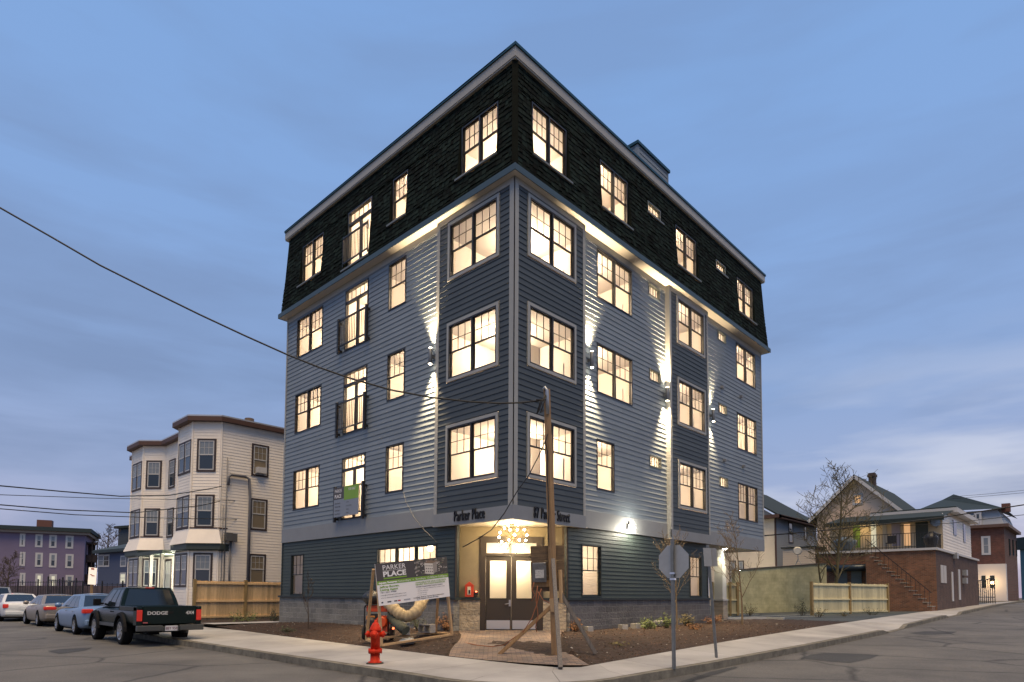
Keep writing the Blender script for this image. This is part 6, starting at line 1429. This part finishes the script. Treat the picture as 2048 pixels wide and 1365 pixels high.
for px0, px1, y0, y1 in ((1546, 1552, 1040, 1062), (1577, 1584, 1040, 1084), (1608, 1612, 1045, 1078)):
    if px0 > 1555:
        u0, u1 = PY(px0, y0, yc)[0]-xc, PY(px1, y0, yc)[0]-xc; z0, z1 = PY(px0, y1, yc)[2], PY(px0, y0, yc)[2]; swin(T, f2, u0, u1, z0, z1, PDK, PDK, grid=False)
for px0, px1, y0, y1 in ((1461, 1470, 1124, 1164), (1478, 1486, 1124, 1164)):
    a_, b_ = PX(px0, y0, xc)[1]-yc, PX(px1, y0, xc)[1]-yc; z0, z1 = PX(px0, y1, xc)[2], PX(px0, y0, xc)[2]; swin(T, f, min(a_, b_), max(a_, b_), z0, z1, PBL, PBL)
# --- brick building with roof deck, stairs and upper storey
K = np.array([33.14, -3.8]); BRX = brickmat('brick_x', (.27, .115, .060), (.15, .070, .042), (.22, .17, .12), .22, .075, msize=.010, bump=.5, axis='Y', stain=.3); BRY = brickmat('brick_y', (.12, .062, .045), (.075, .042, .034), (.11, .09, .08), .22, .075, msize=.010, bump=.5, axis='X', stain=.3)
zk = PY(1871, 1100, K[1])[2]; xe_ = PY(1956, 1160, K[1])[0]; yw_ = PX(1632, 1150, K[0])[1]
T = thing('brick_building', (K[0], K[1], .9), 'low red brick building with an outside staircase and a roof deck', 'building')
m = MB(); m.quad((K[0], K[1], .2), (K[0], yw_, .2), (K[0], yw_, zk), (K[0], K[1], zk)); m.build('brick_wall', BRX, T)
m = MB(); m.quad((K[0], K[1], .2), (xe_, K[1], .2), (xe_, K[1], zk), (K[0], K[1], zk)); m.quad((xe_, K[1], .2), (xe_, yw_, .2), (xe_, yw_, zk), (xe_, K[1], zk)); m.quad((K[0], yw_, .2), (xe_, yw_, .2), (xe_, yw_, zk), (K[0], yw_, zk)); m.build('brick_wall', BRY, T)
m = MB(); m.box(K[0]-.12, xe_+.1, K[1]-.12, yw_, zk, zk+.14); m.build('coping', WHT, T)
fw = Fr((K[0], 0, 0), (0, 1, 0), (-1, 0, 0)); fs_ = Fr((0, K[1], 0), (1, 0, 0), (0, -1, 0))
def wx(px, py): p = PX(px, py, K[0]); return p[1], p[2]
def wy(px, py): p = PY(px, py, K[1]); return p[0], p[2]
a_, zt1 = wy(1880, 1130); b_, zb1 = wy(1893, 1167); m = MB()
for i in range(2): u0 = a_+(b_-a_)*i/2+.05; u1 = a_+(b_-a_)*(i+1)/2-.05; m.box(u0, u1, .0, .03, zb1, zt1, fr=fs_)
m.build('window', PCU, T)
for px0, px1, y0, y1, mt_ in ((1902, 1907, 1144, 1203, WHT), (1915.5, 1921, 1139, 1200, SASH)):
    a_, z1 = wy(px0, y0); b_, z0 = wy(px1, y1); m = MB(); m.box(a_, b_, -.0, .04, z0, z1, fr=fs_); m.build('door', mt_, T)
for px, py in ((1907, 1112), (1926, 1146), (1926, 1162)):
    a_, z = wy(px, py); m = MB(); m.box(a_-.3, a_+.3, 0, .25, z-.2, z+.2, fr=fs_); m.build('meter_box', ALU, T)
# roller shutters with rolled awning on the west wall
ya, za = wx(1670, 1134); yb, zb = wx(1757, 1142); zs0 = .8; m = MB()
for k_ in range(3):
    y0 = ya+(yb-ya)*k_/3; y1 = ya+(yb-ya)*(k_+1)/3; z = zs0; f3 = fw
    while z < za-.35: m.box(min(y0, y1)+.12, max(y0, y1)-.12, .01, .05, z, z+.07, fr=f3); z += .085
m.build('roller_shutter', mat('shutter_grey', (.16, .20, .21), .5, metal=.4), T)
m = MB(); m.tube([(K[0]-.35, ya+.4, za-.12), (K[0]-.35, yb, za-.12)], .22, 10); m.box(K[0]-.3, K[0], min(ya, yb), max(ya, yb)+.4, za-.1, za+.12); m.build('awning', mat('awning_blue', (.035, .05, .065), .3, metal=.3), T)
# stairs along the west wall
n_ = 15; ys0, zs_t = wx(1740, 1104); ys1 = K[1]+.1; m = MB(); r_ = MB(); xo_ = K[0]-1.05; zb0 = .85
for i in range(n_):
    y0 = ys0+(ys1-ys0)*i/n_; y1 = ys0+(ys1-ys0)*(i+1)/n_; zt_ = zk-(zk-zb0)*(i+.5)/n_; m.box(xo_, K[0]-.01, y1, y0, .2, zt_-.03, mi=0); m.box(xo_-.04, K[0]-.01, y1-.03, y0, zt_-.03, zt_, mi=1)
    r_.beam((xo_, (y0+y1)/2, zt_), (xo_, (y0+y1)/2, zt_+.85), .02)
m.build('staircase', [BRX, mat('tread_pale', (.35, .33, .28), .8)], T); r_.beam((xo_, ys0, zk+.8), (xo_, ys1, zb0+.9), .04); r_.build('stair_railing', BLACK, T)
# deck railing
m = MB(); xr = K[0]+.1; yl2 = yw_-.2; y = K[1]+.3
while y < yl2: m.beam((xr, y, zk+.14), (xr, y, zk+1.1), .02); y += .16
m.beam((xr, K[1]+.1, zk+1.1), (xr, yl2, zk+1.1), .04); m.beam((xr, K[1]+.1, zk+.25), (xr, yl2, zk+.25), .03); m.beam((xr, K[1]+.1, zk+1.1), (PY(1885, 1060, K[1])[0], K[1]+.1, zk+1.1), .04)
x = xr
while x < PY(1885, 1060, K[1])[0]: m.beam((x, K[1]+.1, zk+.14), (x, K[1]+.1, zk+1.1), .02); x += .16
m.build('deck_railing', BLACK, T)
# upper storey
xu = PY(1885, 1060, K[1])[0]; xu2 = PY(1941, 1070, K[1])[0]; zu = PY(1885, 1036, K[1])[2]
yu2 = PX(1660, 1060, xu)[1]
m = MB(); f5 = Fr((xu, 0, 0), (0, 1, 0), (-1, 0, 0)); siding(m, f5, K[1], yu2, zk+.1, zu, [], expo=.17); m.build('upper_wall', mat('cream_warm', (.62, .50, .33), .7), T)
m = MB(); f6 = Fr((0, K[1], 0), (1, 0, 0), (0, -1, 0)); siding(m, f6, xu, xu2, zk+.12, zu+.3, [], expo=.2, lap=.02); m.build('upper_wall', WSID, T)
m = MB(); m.quad((xu-1.3, K[1]-.3, zu-.05), (xu-1.3, yu2, zu-.05), (xu+2.6, yu2, zu+.75), (xu+2.6, K[1]-.3, zu+.75)); m.box(xu-1.35, xu-1.28, K[1]-.3, yu2, zu-.28, zu-.02); m.build('porch_roof', RF, T)
m = MB(); m.box(xu+2.2, xu2+.5, K[1]-.5, yu2-2, zu+.55, zu+.85); m.build('eave', WHT, T); m = MB(); m.box(xu+2.4, xu2+.4, K[1]-.4, yu2-2, zu+.85, zu+.95); m.build('roof', RF, T)
m = MB(); m.box(xu+2.2, xu2, K[1]+.01, yu2-2, zk, zu+.55); m.build('upper_wall', CREAM, T)
def ux(px, py): p = PX(px, py, xu); return p[1], p[2]
a_, z1 = ux(1856, 1044); b_, z0 = ux(1832, 1082); m = MB(); m.box(min(a_, b_), max(a_, b_), 0, .04, zk+.2, z1, fr=f5); m.build('sliding_door', mat('door_glass', (.06, .07, .06), .2), T)
for px0, px1, mt_ in ((1742, 1752, PLIT), (1765, 1773, PCU), (1783, 1800, mat('pane_mauve', (.35, .32, .38), .4)), (1706, 1720, mat('pane_green', (.22, .35, .06), .5)), (1808, 1820, PWARM)):
    a_ = ux(px0, 1050)[0]; b_ = ux(px1, 1050)[0]; z1 = ux(px0, 1046)[1]; m = MB(); m.box(min(a_, b_), max(a_, b_), 0, .04, zk+.5, z1-.1, fr=f5); m.build('window', mt_, T)
for px0, px1, y0, y1 in ((1905, 1912, 1040, 1072), (1925, 1930, 1048, 1086)):
    a_, z1 = wy(px0, y0); b_, z0 = wy(px1, y1); m = MB(); m.box(a_, b_, .0, .05, z0, z1, fr=fs_); m.build('window', mat('pane_blue', (.03, .07, .14), .1), T)
lamp('POINT', (xu-.7, K[1]+4.5, zu-.5), 14, (1, .72, .36), .1)
# deck clutter
for px, lab, nm, mt_ in ((1862, 'dark covered grill by the railing corner of the roof deck', 'deck_grill', MBK), (1782, 'dark chair at the middle of the roof deck', 'deck_chair', MBK), (1690, 'blue grey covered table on the left of the roof deck', 'covered_table', mat('cover_blue', (.10, .14, .18), .6))):
    p = PX(px, 1085, K[0]+.9); TT = thing(nm, (p[0], p[1], zk+.14), lab, nm.replace('_', ' ').split()[-1]); m = MB(); zq = zk+.14
    if nm == 'deck_chair':
        for dx in (-.22, .22):
            for dy in (-.22, .22): m.beam((p[0]+dx, p[1]+dy, zq), (p[0]+dx, p[1]+dy, zq+.45), .03)
        m.build('leg_frame', MBK, TT); m = MB(); m.box(p[0]-.25, p[0]+.25, p[1]-.25, p[1]+.25, zq+.42, zq+.47); m.build('seat', MBK, TT); m = MB(); m.box(p[0]+.2, p[0]+.25, p[1]-.25, p[1]+.25, zq+.47, zq+.95); m.build('backrest', MBK, TT)
    else:
        w_ = .4 if nm == 'deck_grill' else .75; m.lathe([(w_*.7, 0), (w_*.8, .3), (w_, .6), (w_*.95, .75), (w_*.5, .95), (.05, 1.0)], (p[0], p[1], zq), 12); m.build('cover', mt_, TT)
        m = MB(); m.beam((p[0]-.2, p[1]-w_, zq+.7), (p[0]-.2, p[1]+w_, zq+.7), .04); m.build('handle', CHR, TT)
p = PX(1896-14, 1040, xu-.1)
T2 = thing('satellite_dish', (xu-.5, PX(1870, 1045, xu-.5)[1], PX(1870, 1045, xu-.5)[2]), 'dark satellite dish under the eave at the right end of the roof deck', 'satellite dish'); m = MB(); m.lathe([(.05, -.1), (.18, -.06), (.30, 0), (.31, .01), (.18, -.04)], T2.location, 16, axis=(-.8, -.5, .25)); m.build('dish', ALU, T2); m = MB(); m.tube([T2.location, T2.location+Vector((.5, 0, -.3))], .03, 6); m.build('bracket', ALU, T2)
# low cream lean-to with a dish
P0, P1_ = PD(1566, 1130, 44), PD(1631, 1130, 42.5); T = thing('cream_shed', (P0[0], P0[1], .4), 'low cream clapboard lean-to rising over the green wall', 'shed'); zt_ = PD(1600, 1096, 43.2)[2]
f, L_ = wallbox(T, tuple(P0[:2]), tuple(P1_[:2]), 2.0, .4, zt_, (CREAM, CREAM, BRY)); m = MB(); m.box(-.1, L_+.1, -2.1, .1, zt_, zt_+.08, fr=f); m.build('roof', RF, T)
T2 = thing('satellite_dish', PD(1595, 1102, 42.0), 'round grey satellite dish before the cream lean-to', 'satellite dish'); m = MB(); m.lathe([(.03, -.08), (.18, -.06), (.27, 0), (.28, .01), (.18, -.04)], T2.location, 16, axis=(-.85, -.4, .2)); m.build('dish', ALU, T2)
m = MB(); a0 = T2.location+Vector((.05, .02, -.05)); m.tube([a0, a0+Vector((.1, 0, -.5)), a0+Vector((.3, .3, -1.0))], .025, 6); m.tube([a0+Vector((.1, 0, -.5)), a0+Vector((.0, -.3, -1.0))], .02, 6); m.build('bracket', ALU, T2)
# --- peach gabled house with attic lamp
xg = PD(1709, 1000, 47)[0]; yl3, zl3 = PX(1634, 1033, xg)[1:]; yr3 = PX(1800, 1015, xg)[1]; pk_ = PX(1709.5, 956, xg)
T = thing('gabled_house', (xg, yr3, 1), 'peach gabled house with a lit attic window and a brick chimney', 'house'); PEA = mat('peach_siding', (.74, .55, .40), .7, var=.05, scale=1)
ymid = (yl3+yr3)/2
gable(T, (xg, yr3), (xg, yl3), 11, zl3, pk_[2], .5, wall=PEA); m = MB(); f, L_ = lframe((xg, yr3), (xg, yl3)); siding(m, f, 0, L_, .5, zl3, [], expo=.17); m.build('wall', PEA, T)
m = MB(); siding(m, Fr((0, yr3, 0), (1, 0, 0), (0, -1, 0)), xg, xg+11, .5, zl3, []); m.build('wall', PEA, T)
a_ = PX(1723, 1000, xg); b_ = PX(1708, 1000, xg); z1, z0 = PX(1715, 990, xg)[2], PX(1715, 1008, xg)[2]; u0 = (a_[1]-yr3)*(1); 
swin(T, f, a_[1]-yr3, b_[1]-yr3, z0, z1, PWARM, PWARM, case=WHT, grid=False)
c_ = PX(1745, 960, xg+4); m = MB(); m.box(xg+3.7, xg+4.2, c_[1]-.22, c_[1]+.22, zl3+1, PX(1745, 947, xg+4)[2]); m.box(xg+3.63, xg+4.27, c_[1]-.28, c_[1]+.28, PX(1745, 950, xg+4)[2]-.2, PX(1745, 950, xg+4)[2]); m.build('chimney', mat('chimney_dark', (.07, .05, .045), .8), T)
# --- dark roofed mansard house down the street
K2 = PY(2013, 1190, -2.6); xk, yk = K2[0], K2[1]; T = thing('mansard_house', (xk, yk, 1.2), 'brick and white house with a dark hipped roof far down the right street', 'house')
yw2 = PX(1830, 1100, xk)[1]; zA = PX(1975, 1056, xk)[2]; zBt = PX(1975, 1020, xk)[2]; xk2 = PY(2036, 1150, yk)[0]
m = MB(); m.quad((xk, yk, .8), (xk, yw2, .8), (xk, yw2, zA), (xk, yk, zA)); m.quad((xk, yk, .8), (xk2, yk, .8), (xk2, yk, zA), (xk, yk, zA)); m.build('brick_wall', brickmat('brick_far', (.16, .06, .045), (.11, .045, .035), (.13, .09, .07), .3, .1, axis='Y'), T)
m = MB(); m.box(xk-.5, xk2, yk-.5, yw2, zA, zA+.35); m.build('cornice', mat('cornice_brown', (.12, .07, .05), .6), T)
m = MB(); m.quad((xk, yk, zA+.35), (xk, yw2, zA+.35), (xk+.5, yw2, zBt), (xk+.5, yk+.5, zBt)); m.quad((xk, yk, zA+.35), (xk2, yk, zA+.35), (xk2, yk+.6, zBt), (xk+.5, yk+.5, zBt)); m.build('mansard_wall', mat('slate_white', (.34, .36, .38), .7), T)
pr_ = PX(1907, 989, xk+7); m = MB(); e0 = (xk-.2, yk-.2, zBt); e1 = (xk-.2, yw2+.3, zBt+.3); e2 = (xk2, yk-.2, zBt); r0 = (xk+7, pr_[1], pr_[2]); r1 = (xk+7, yw2-2, pr_[2]-.6); m.quad(e0, e1, r1, r0); m.quad(e0, r0, e2); m.quad(e1, (xk+14, yw2+.3, zBt), r1); m.build('roof', mat('slate_dark', (.011, .024, .027), .7, var=.2, scale=2), T)
fk = Fr((xk, 0, 0), (0, 1, 0), (-1, 0, 0))
for px0, px1, y0, y1, up in ((1940, 1947, 1034, 1050, PDK), (1952, 1960, 1028, 1050, PDK), (1966, 1978, 1076, 1107, PBL)):
    a_ = PX(px0, y0, xk); b_ = PX(px1, y1, xk); swin(T, fk, min(a_[1], b_[1]), max(a_[1], b_[1]), b_[2], a_[2], up, PBL, case=WHT, grid=False, cw=.18)
fk2 = Fr((0, yk, 0), (1, 0, 0), (0, -1, 0))
for px0, px1, y0, y1 in ((2017, 2020, 1078, 1112), (2024, 2027, 1080, 1112), (2031, 2033, 1082, 1113)): a_ = PY(px0, y0, yk); b_ = PY(px1, y1, yk); m = MB(); m.box(a_[0], b_[0], 0, .1, b_[2], a_[2], fr=fk2); m.build('window', PDK, T)
a_, b_ = PX(2012, 1128, xk-.6), PX(1956, 1128, xk-.6); m = MB(); m.box(xk-.9, xk, a_[1], b_[1], .9, a_[2]); m.build('white_bay', WHT, T)
q = PX(1985, 1160, xk-.95); m = MB()
for px0, px1, mt_ in ((1963, 1972, 0), (1980, 1990, 0)): c0_ = PX(px0, 1152, xk-.95); c1_ = PX(px1, 1176, xk-.95); m.box(xk-.96, xk-.9, min(c0_[1], c1_[1]), max(c0_[1], c1_[1]), c1_[2], c0_[2])
m.build('window', PDK, T); lamp('POINT', (xk-2.2, b_[1]-1.2, 3.2), 130, (1, .62, .28), .2)
c_ = PX(2010, 1015, xk+1); m = MB(); m.box(xk+.6, xk+1.4, c_[1]-.5, c_[1]+.3, zBt-.3, PX(2010, 1008, xk+1)[2]); m.build('chimney', mat('chimney_brick', (.14, .06, .045), .8), T)
# blue house at the far right edge
p = PD(2042, 1150, 110); T = thing('blue_house', (p[0], p[1], 1.2), 'dark teal house cut by the right edge of the view', 'house'); q2 = PD(2075, 1150, 106)
f, L_ = wallbox(T, (p[0], p[1]), (q2[0], q2[1]), 8, .8, PD(2042, 1100, 110)[2], (mat('teal_siding', (.05, .13, .16), .7),)*3, expo=.3); m = MB(); m.box(-.5, L_+.5, -8.5, .5, PD(2042, 1100, 110)[2], PD(2042, 1076, 110)[2], fr=f); m.build('roof', RF, T)
# street railing by the white bay
T = thing('street_railing', PD(1960, 1195, 58), 'low dark railing at the far end of the right pavement', 'railing'); P, Q = PD(1958, 1196, 58), PD(1990, 1196, 50); m = MB()
zl_ = PD(1958, 1162, 58)[2]
for t in np.linspace(0, 1, 9): m = MB(); c = P+(Q-P)*t; m.beam((c[0], c[1], 1.0), (c[0], c[1], zl_), .05); m.build('baluster', BLACK, T); m = MB(); m.beam((P[0], P[1], zl_), (Q[0], Q[1], zl_), .06); m.beam((P[0], P[1], 1.5), (Q[0], Q[1], 1.5), .05); m.build('handrail', BLACK, T)
# --- left background: lavender block, blue house
T = thing('lavender_building', PD(100, 1180, 92), 'long three storey lavender building with white trimmed windows at far left', 'building'); LAV = mat('lavender_wall', (.19, .155, .235), .8, var=.06, scale=.5)
P, Q = PD(-60, 1180, 86), PD(166, 1180, 92); f, L_ = lframe((P[0], P[1]), (Q[0], Q[1])); zt0 = PD(-60, 1056, 86)[2]; zt1 = PD(166, 1075, 92)[2]; ztop = (zt0+zt1)/2
m = MB(); m.quad(f(0, 0, -.2), f(L_, 0, -.2), f(L_, 0, ztop), f(0, 0, ztop)); m.quad(f(L_, 0, -.2), f(L_, -12, -.2), f(L_, -12, ztop), f(L_, 0, ztop)); m.build('wall', LAV, T)
m = MB(); m.box(-1, L_+.5, -12, .5, ztop, ztop+.35, fr=f, mi=0); m.box(-1, L_+.8, -12, .9, ztop+.35, ztop+.9, fr=f, mi=1); m.build('roof', [mat('cream_trim', (.35, .30, .26), .7), mat('roof_dark', (.02, .035, .04), .8)], T)
c = PD(87, 1065, 92); 
m = MB(); uu = float((c-f.o)@f.u); m.box(uu-.9, uu+.9, -4, -2.5, ztop, PD(87, 1040, 92)[2], fr=f); m.build('chimney', mat('chimney_brick', (.14, .06, .045), .8), T)
for px, w_ in ((45, 10), (78, 14), (106, 14), (139, 15)):
    for r0, r1, lit in ((1072, 1093, 0), (1109, 1132, 0), (1151, 1173, 1)):
        sh_ = (px-45)*.045; p = PL(px-w_/2, r0+sh_-2, P, Q); q = PL(px+w_/2, r1+sh_-2, P, Q); a_, b_ = float((p-f.o)@f.u), float((q-f.o)@f.u)
        mt_ = PLIT if (lit and px in (78, 106)) else PBL; swin(T, f, a_+.2, b_-.2, q[2], p[2], mt_, PLIT if mt_ is PLIT else PDK, case=WHT, grid=False, cw=.2)
# porches stack at its right end
T = thing('porch_stack', PD(180, 1180, 92), 'dark three level timber porches between the lavender and blue houses', 'porch'); P2_, Q2_ = PD(167, 1180, 93), PD(192, 1180, 94); f, L_ = lframe((P2_[0], P2_[1]), (Q2_[0], Q2_[1])); m = MB(); DB = mat('porch_brown', (.04, .025, .02), .8)
for k_ in range(4):
    z = [0, 3.1, 6.0, 8.7][k_]; m.box(0, L_, -2.5, 0, z, z+.25, fr=f)
    if k_ < 3: m.box(0, L_, -.1, 0, z+.25, z+1.1, fr=f)
    for u in (0, L_/2, L_-.15): m.box(u, u+.15, -.15, 0, z, z+(3 if k_ < 3 else .4), fr=f)
m.box(0, L_, -2.6, -2.5, 0, 9, fr=f); m.build('porch_frame', DB, T)
T = thing('blue_house', PD(225, 1180, 85), 'blue house with two lit and dark windows between the porches and the white house', 'house'); P, Q = PD(194, 1180, 88), PD(264, 1180, 82); f, L_ = wallbox(T, tuple(P[:2]), tuple(Q[:2]), 9, 0, PD(230, 1105, 85)[2], (mat('blue_wall', (.075, .095, .16), .8),)*3, expo=.4)
zt_ = PD(230, 1105, 85)[2]; m = MB(); m.box(-.6, L_+.6, -9.5, .6, zt_, zt_+.4, fr=f); m.quad(f(-.6, .6, zt_+.4), f(L_+.6, .6, zt_+.4), f(L_*.8, -5, zt_+2.2), f(L_*.3, -5, zt_+2.2)); m.quad(f(-.6, .6, zt_+.4), f(-.6, -9.5, zt_+.4), f(L_*.3, -5, zt_+2.2)); m.build('roof', mat('roof_slate', (.03, .05, .065), .8), T)
for px, y0, y1, mt_ in ((202, 1112, 1132, PBL), (213, 1112, 1132, PDK), (247, 1114, 1132, PBL), (246, 1148, 1166, PLIT)):
    p = PL(px-4.5, y0, P, Q); q = PL(px+4.5, y1, P, Q); a_, b_ = float((p-f.o)@f.u), float((q-f.o)@f.u); swin(T, f, a_, b_, q[2], p[2], mt_, mt_, case=WHT, grid=False, cw=.14)
T = thing('grey_house', PD(250, 1100, 105), 'dark grey roofed house peeking over the blue house', 'house'); P, Q = PD(232, 1180, 105), PD(268, 1180, 103); f, L_ = wallbox(T, tuple(P[:2]), tuple(Q[:2]), 6, 0, PD(250, 1056, 104)[2], (mat('slate_grey', (.06, .075, .09), .8),)*3, expo=.4)
m = MB(); zt_ = PD(250, 1056, 104)[2]; m.box(-.5, L_+.5, -6.5, .5, zt_, zt_+.4, fr=f); m.build('roof', RF, T)
# iron fence on the far side
P, Q = PX(-40, 1190, -2.2)[:2], None
def pale_fence(P, Q, z1, label, sp=.35, rail=True, post_every=8):
    f, L_ = lframe(P, Q); T = thing('iron_fence', (*P, 0), label, 'fence'); m = MB(); u = 0; i = 0; po = MB()
    while u < L_: 
        if i % post_every == 0: po.beam(f(u, 0, 0), f(u, 0, z1+.2), .10)
        else: m.beam(f(u, 0, .1), f(u, 0, z1), .035)
        u += sp; i += 1
    m.build('pickets', BLACK, T); po.build('posts', BLACK, T); m = MB(); m.beam(f(0, 0, z1-.1), f(L_, 0, z1-.1), .05); m.beam(f(0, 0, .3), f(L_, 0, .3), .05); m.build('rails', BLACK, T)
A_, B2 = PD(-40, 1190, 66), PD(162, 1190, 58); pale_fence((A_[0], A_[1]), (B2[0], B2[1]), PD(60, 1163, 62)[2], 'long black iron fence below the lavender building', .45)
A_, B2 = PD(95, 1190, 50), PD(165, 1190, 56); pale_fence((A_[0], A_[1]), (B2[0], B2[1]), PD(125, 1160, 53)[2], 'leaning black iron gate panels near the parked sedans', .30)
A_, B2 = PD(165, 1190, 54), PD(262, 1190, 50); pale_fence((A_[0], A_[1]), (B2[0], B2[1]), PD(200, 1167, 52)[2], 'thin wire fence below the blue house', .8, post_every=4)
# dark bank of ground beyond the far pavement
m = MB(); A_, B2 = PD(-60, 1190, 80), PD(268, 1190, 70); f, L_ = lframe((A_[0], A_[1]), (B2[0], B2[1])); m.box(0, L_, -.3, 0, -.1, PD(100, 1172, 75)[2], fr=f); o = m.build('retaining_wall', mat('bank_stone', (.12, .09, .10), .9, base2=(.04, .03, .04), scale=1.2)); tag(o, 'low dark retaining wall behind the iron fence', 'wall')
# bright kerbside sign
p = PX(184, 1170, -4.8); T = thing('roadside_sign', (p[0], p[1], .15), 'bright white roadside sign on a wooden post behind the parked sedans', 'street sign'); m = MB(); m.beam((p[0], p[1]+.04, .15), (p[0], p[1]+.04, 2.4), .09); m.build('post', OLDW, T)
d = float((p-CAM)@_F); A_ = [PD(*q, d-.05) for q in ((178, 1135), (194, 1136.5), (191.5, 1170), (175.5, 1169))]; m = MB(); m.quad(*A_); m.quad(*[a+np.array([.0, .02, 0]) for a in A_][::-1]); pl = m.build('sign_plate', mat('plate_flash_glow', (.8, .74, .66), .5, emit=(1, .82, .62), estr=.55), T)  # plate is no lamp: its emission stands in for reflected flash
m = MB()
for v0, v1, a0, a1 in ((.03, .12, .3, .7), (.45, .50, .4, .8), (.40, .44, .2, .5)):
    m.quad(*[A_[0]+(A_[1]-A_[0])*u+(A_[3]-A_[0])*v+np.array([-.01, -.01, 0]) for u, v in ((a0, v0), (a1, v0), (a1, v1), (a0, v1))])
m.build('marking', mat('sign_red', (.5, .10, .06), .5), pl)
# --- trees in the distance
q = PD(1665, 1172, 37); bare_tree((q[0], q[1], .5), 7.5, .13, 12, 'large bare spreading tree behind the right fence', BARKO, trunk=.25, spread=.62, kids=(20, 9, 6), up=.45, twig=.011, l1=.62, lean=(.02, -.12), crownw=1.1)
q = PD(1652, 1172, 37.3); bare_tree((q[0], q[1], .5), 4.6, .09, 14, 'shorter forked bare tree beside the large tree behind the fence', BARKO, trunk=.4, spread=.6, kids=(7, 6, 4), up=.5, twig=.007, l1=.6, lean=(-.1, .15))
q = PD(12, 1180, 60); bare_tree((q[0], q[1], 0), 4.9, .10, 15, 'small bare tree before the lavender building', BARKD, trunk=.2, spread=.6, kids=(14, 7, 5), up=.3, twig=.015, l1=.5)
q = PD(214, 1150, 100); bare_tree((q[0], q[1], 0), 11.5, .2, 16, 'bare tree top showing over the roofs left of the white house', BARKD, trunk=.3, spread=.6, kids=(14, 7, 5), up=.4, twig=.025, l1=.45)
# --- overhead wires at both sides
def lwire(pts, r, lab, P, Q): wire([PL(x, y, P, Q) for x, y in pts], r, 'overhead_cable', lab)
A_, B2 = (-14, 13), (.6, 20.2)
lwire([(-40, 968), (0, 972), (120, 983), (240, 993), (340, 991), (425, 977), (443, 973)], .022, 'highest left cable ending at the white house corner', A_, B2)
lwire([(-40, 987), (0, 990), (200, 997), (443, 1001), (470, 1002)], .012, 'second left cable crossing the white house', A_, B2)
lwire([(-40, 1007), (0, 1010), (120, 1020), (270, 1026), (400, 1012), (440, 1003)], .020, 'third left cable sagging to the white house corner', A_, B2)
lwire([(-40, 1013), (0, 1018), (150, 1030), (330, 1037), (567, 1040)], .016, 'lowest left cable running to the grey building', A_, (.1, 19.9))
A_, B2 = (17.2, 10.5), (25, -8.5)
lwire([(1529, 1072), (1640, 1062), (1760, 1050), (1880, 1036), (1970, 1022), (2048, 1010), (2090, 1003)], .028, 'thick black cable crossing before the right houses', A_, B2)
lwire([(1800, 1052), (1900, 1047), (2048, 1030), (2090, 1026)], .014, 'thin cable below the thick one at the right', A_, B2)
lwire([(1905, 994), (1980, 988), (2048, 981), (2090, 977)], .016, 'upper right cable over the dark roofed house', (60, 5), (70, -12))
lwire([(1905, 998), (1980, 992), (2048, 986), (2090, 982)], .016, 'cable just under the upper right one', (60, 5), (70, -12))
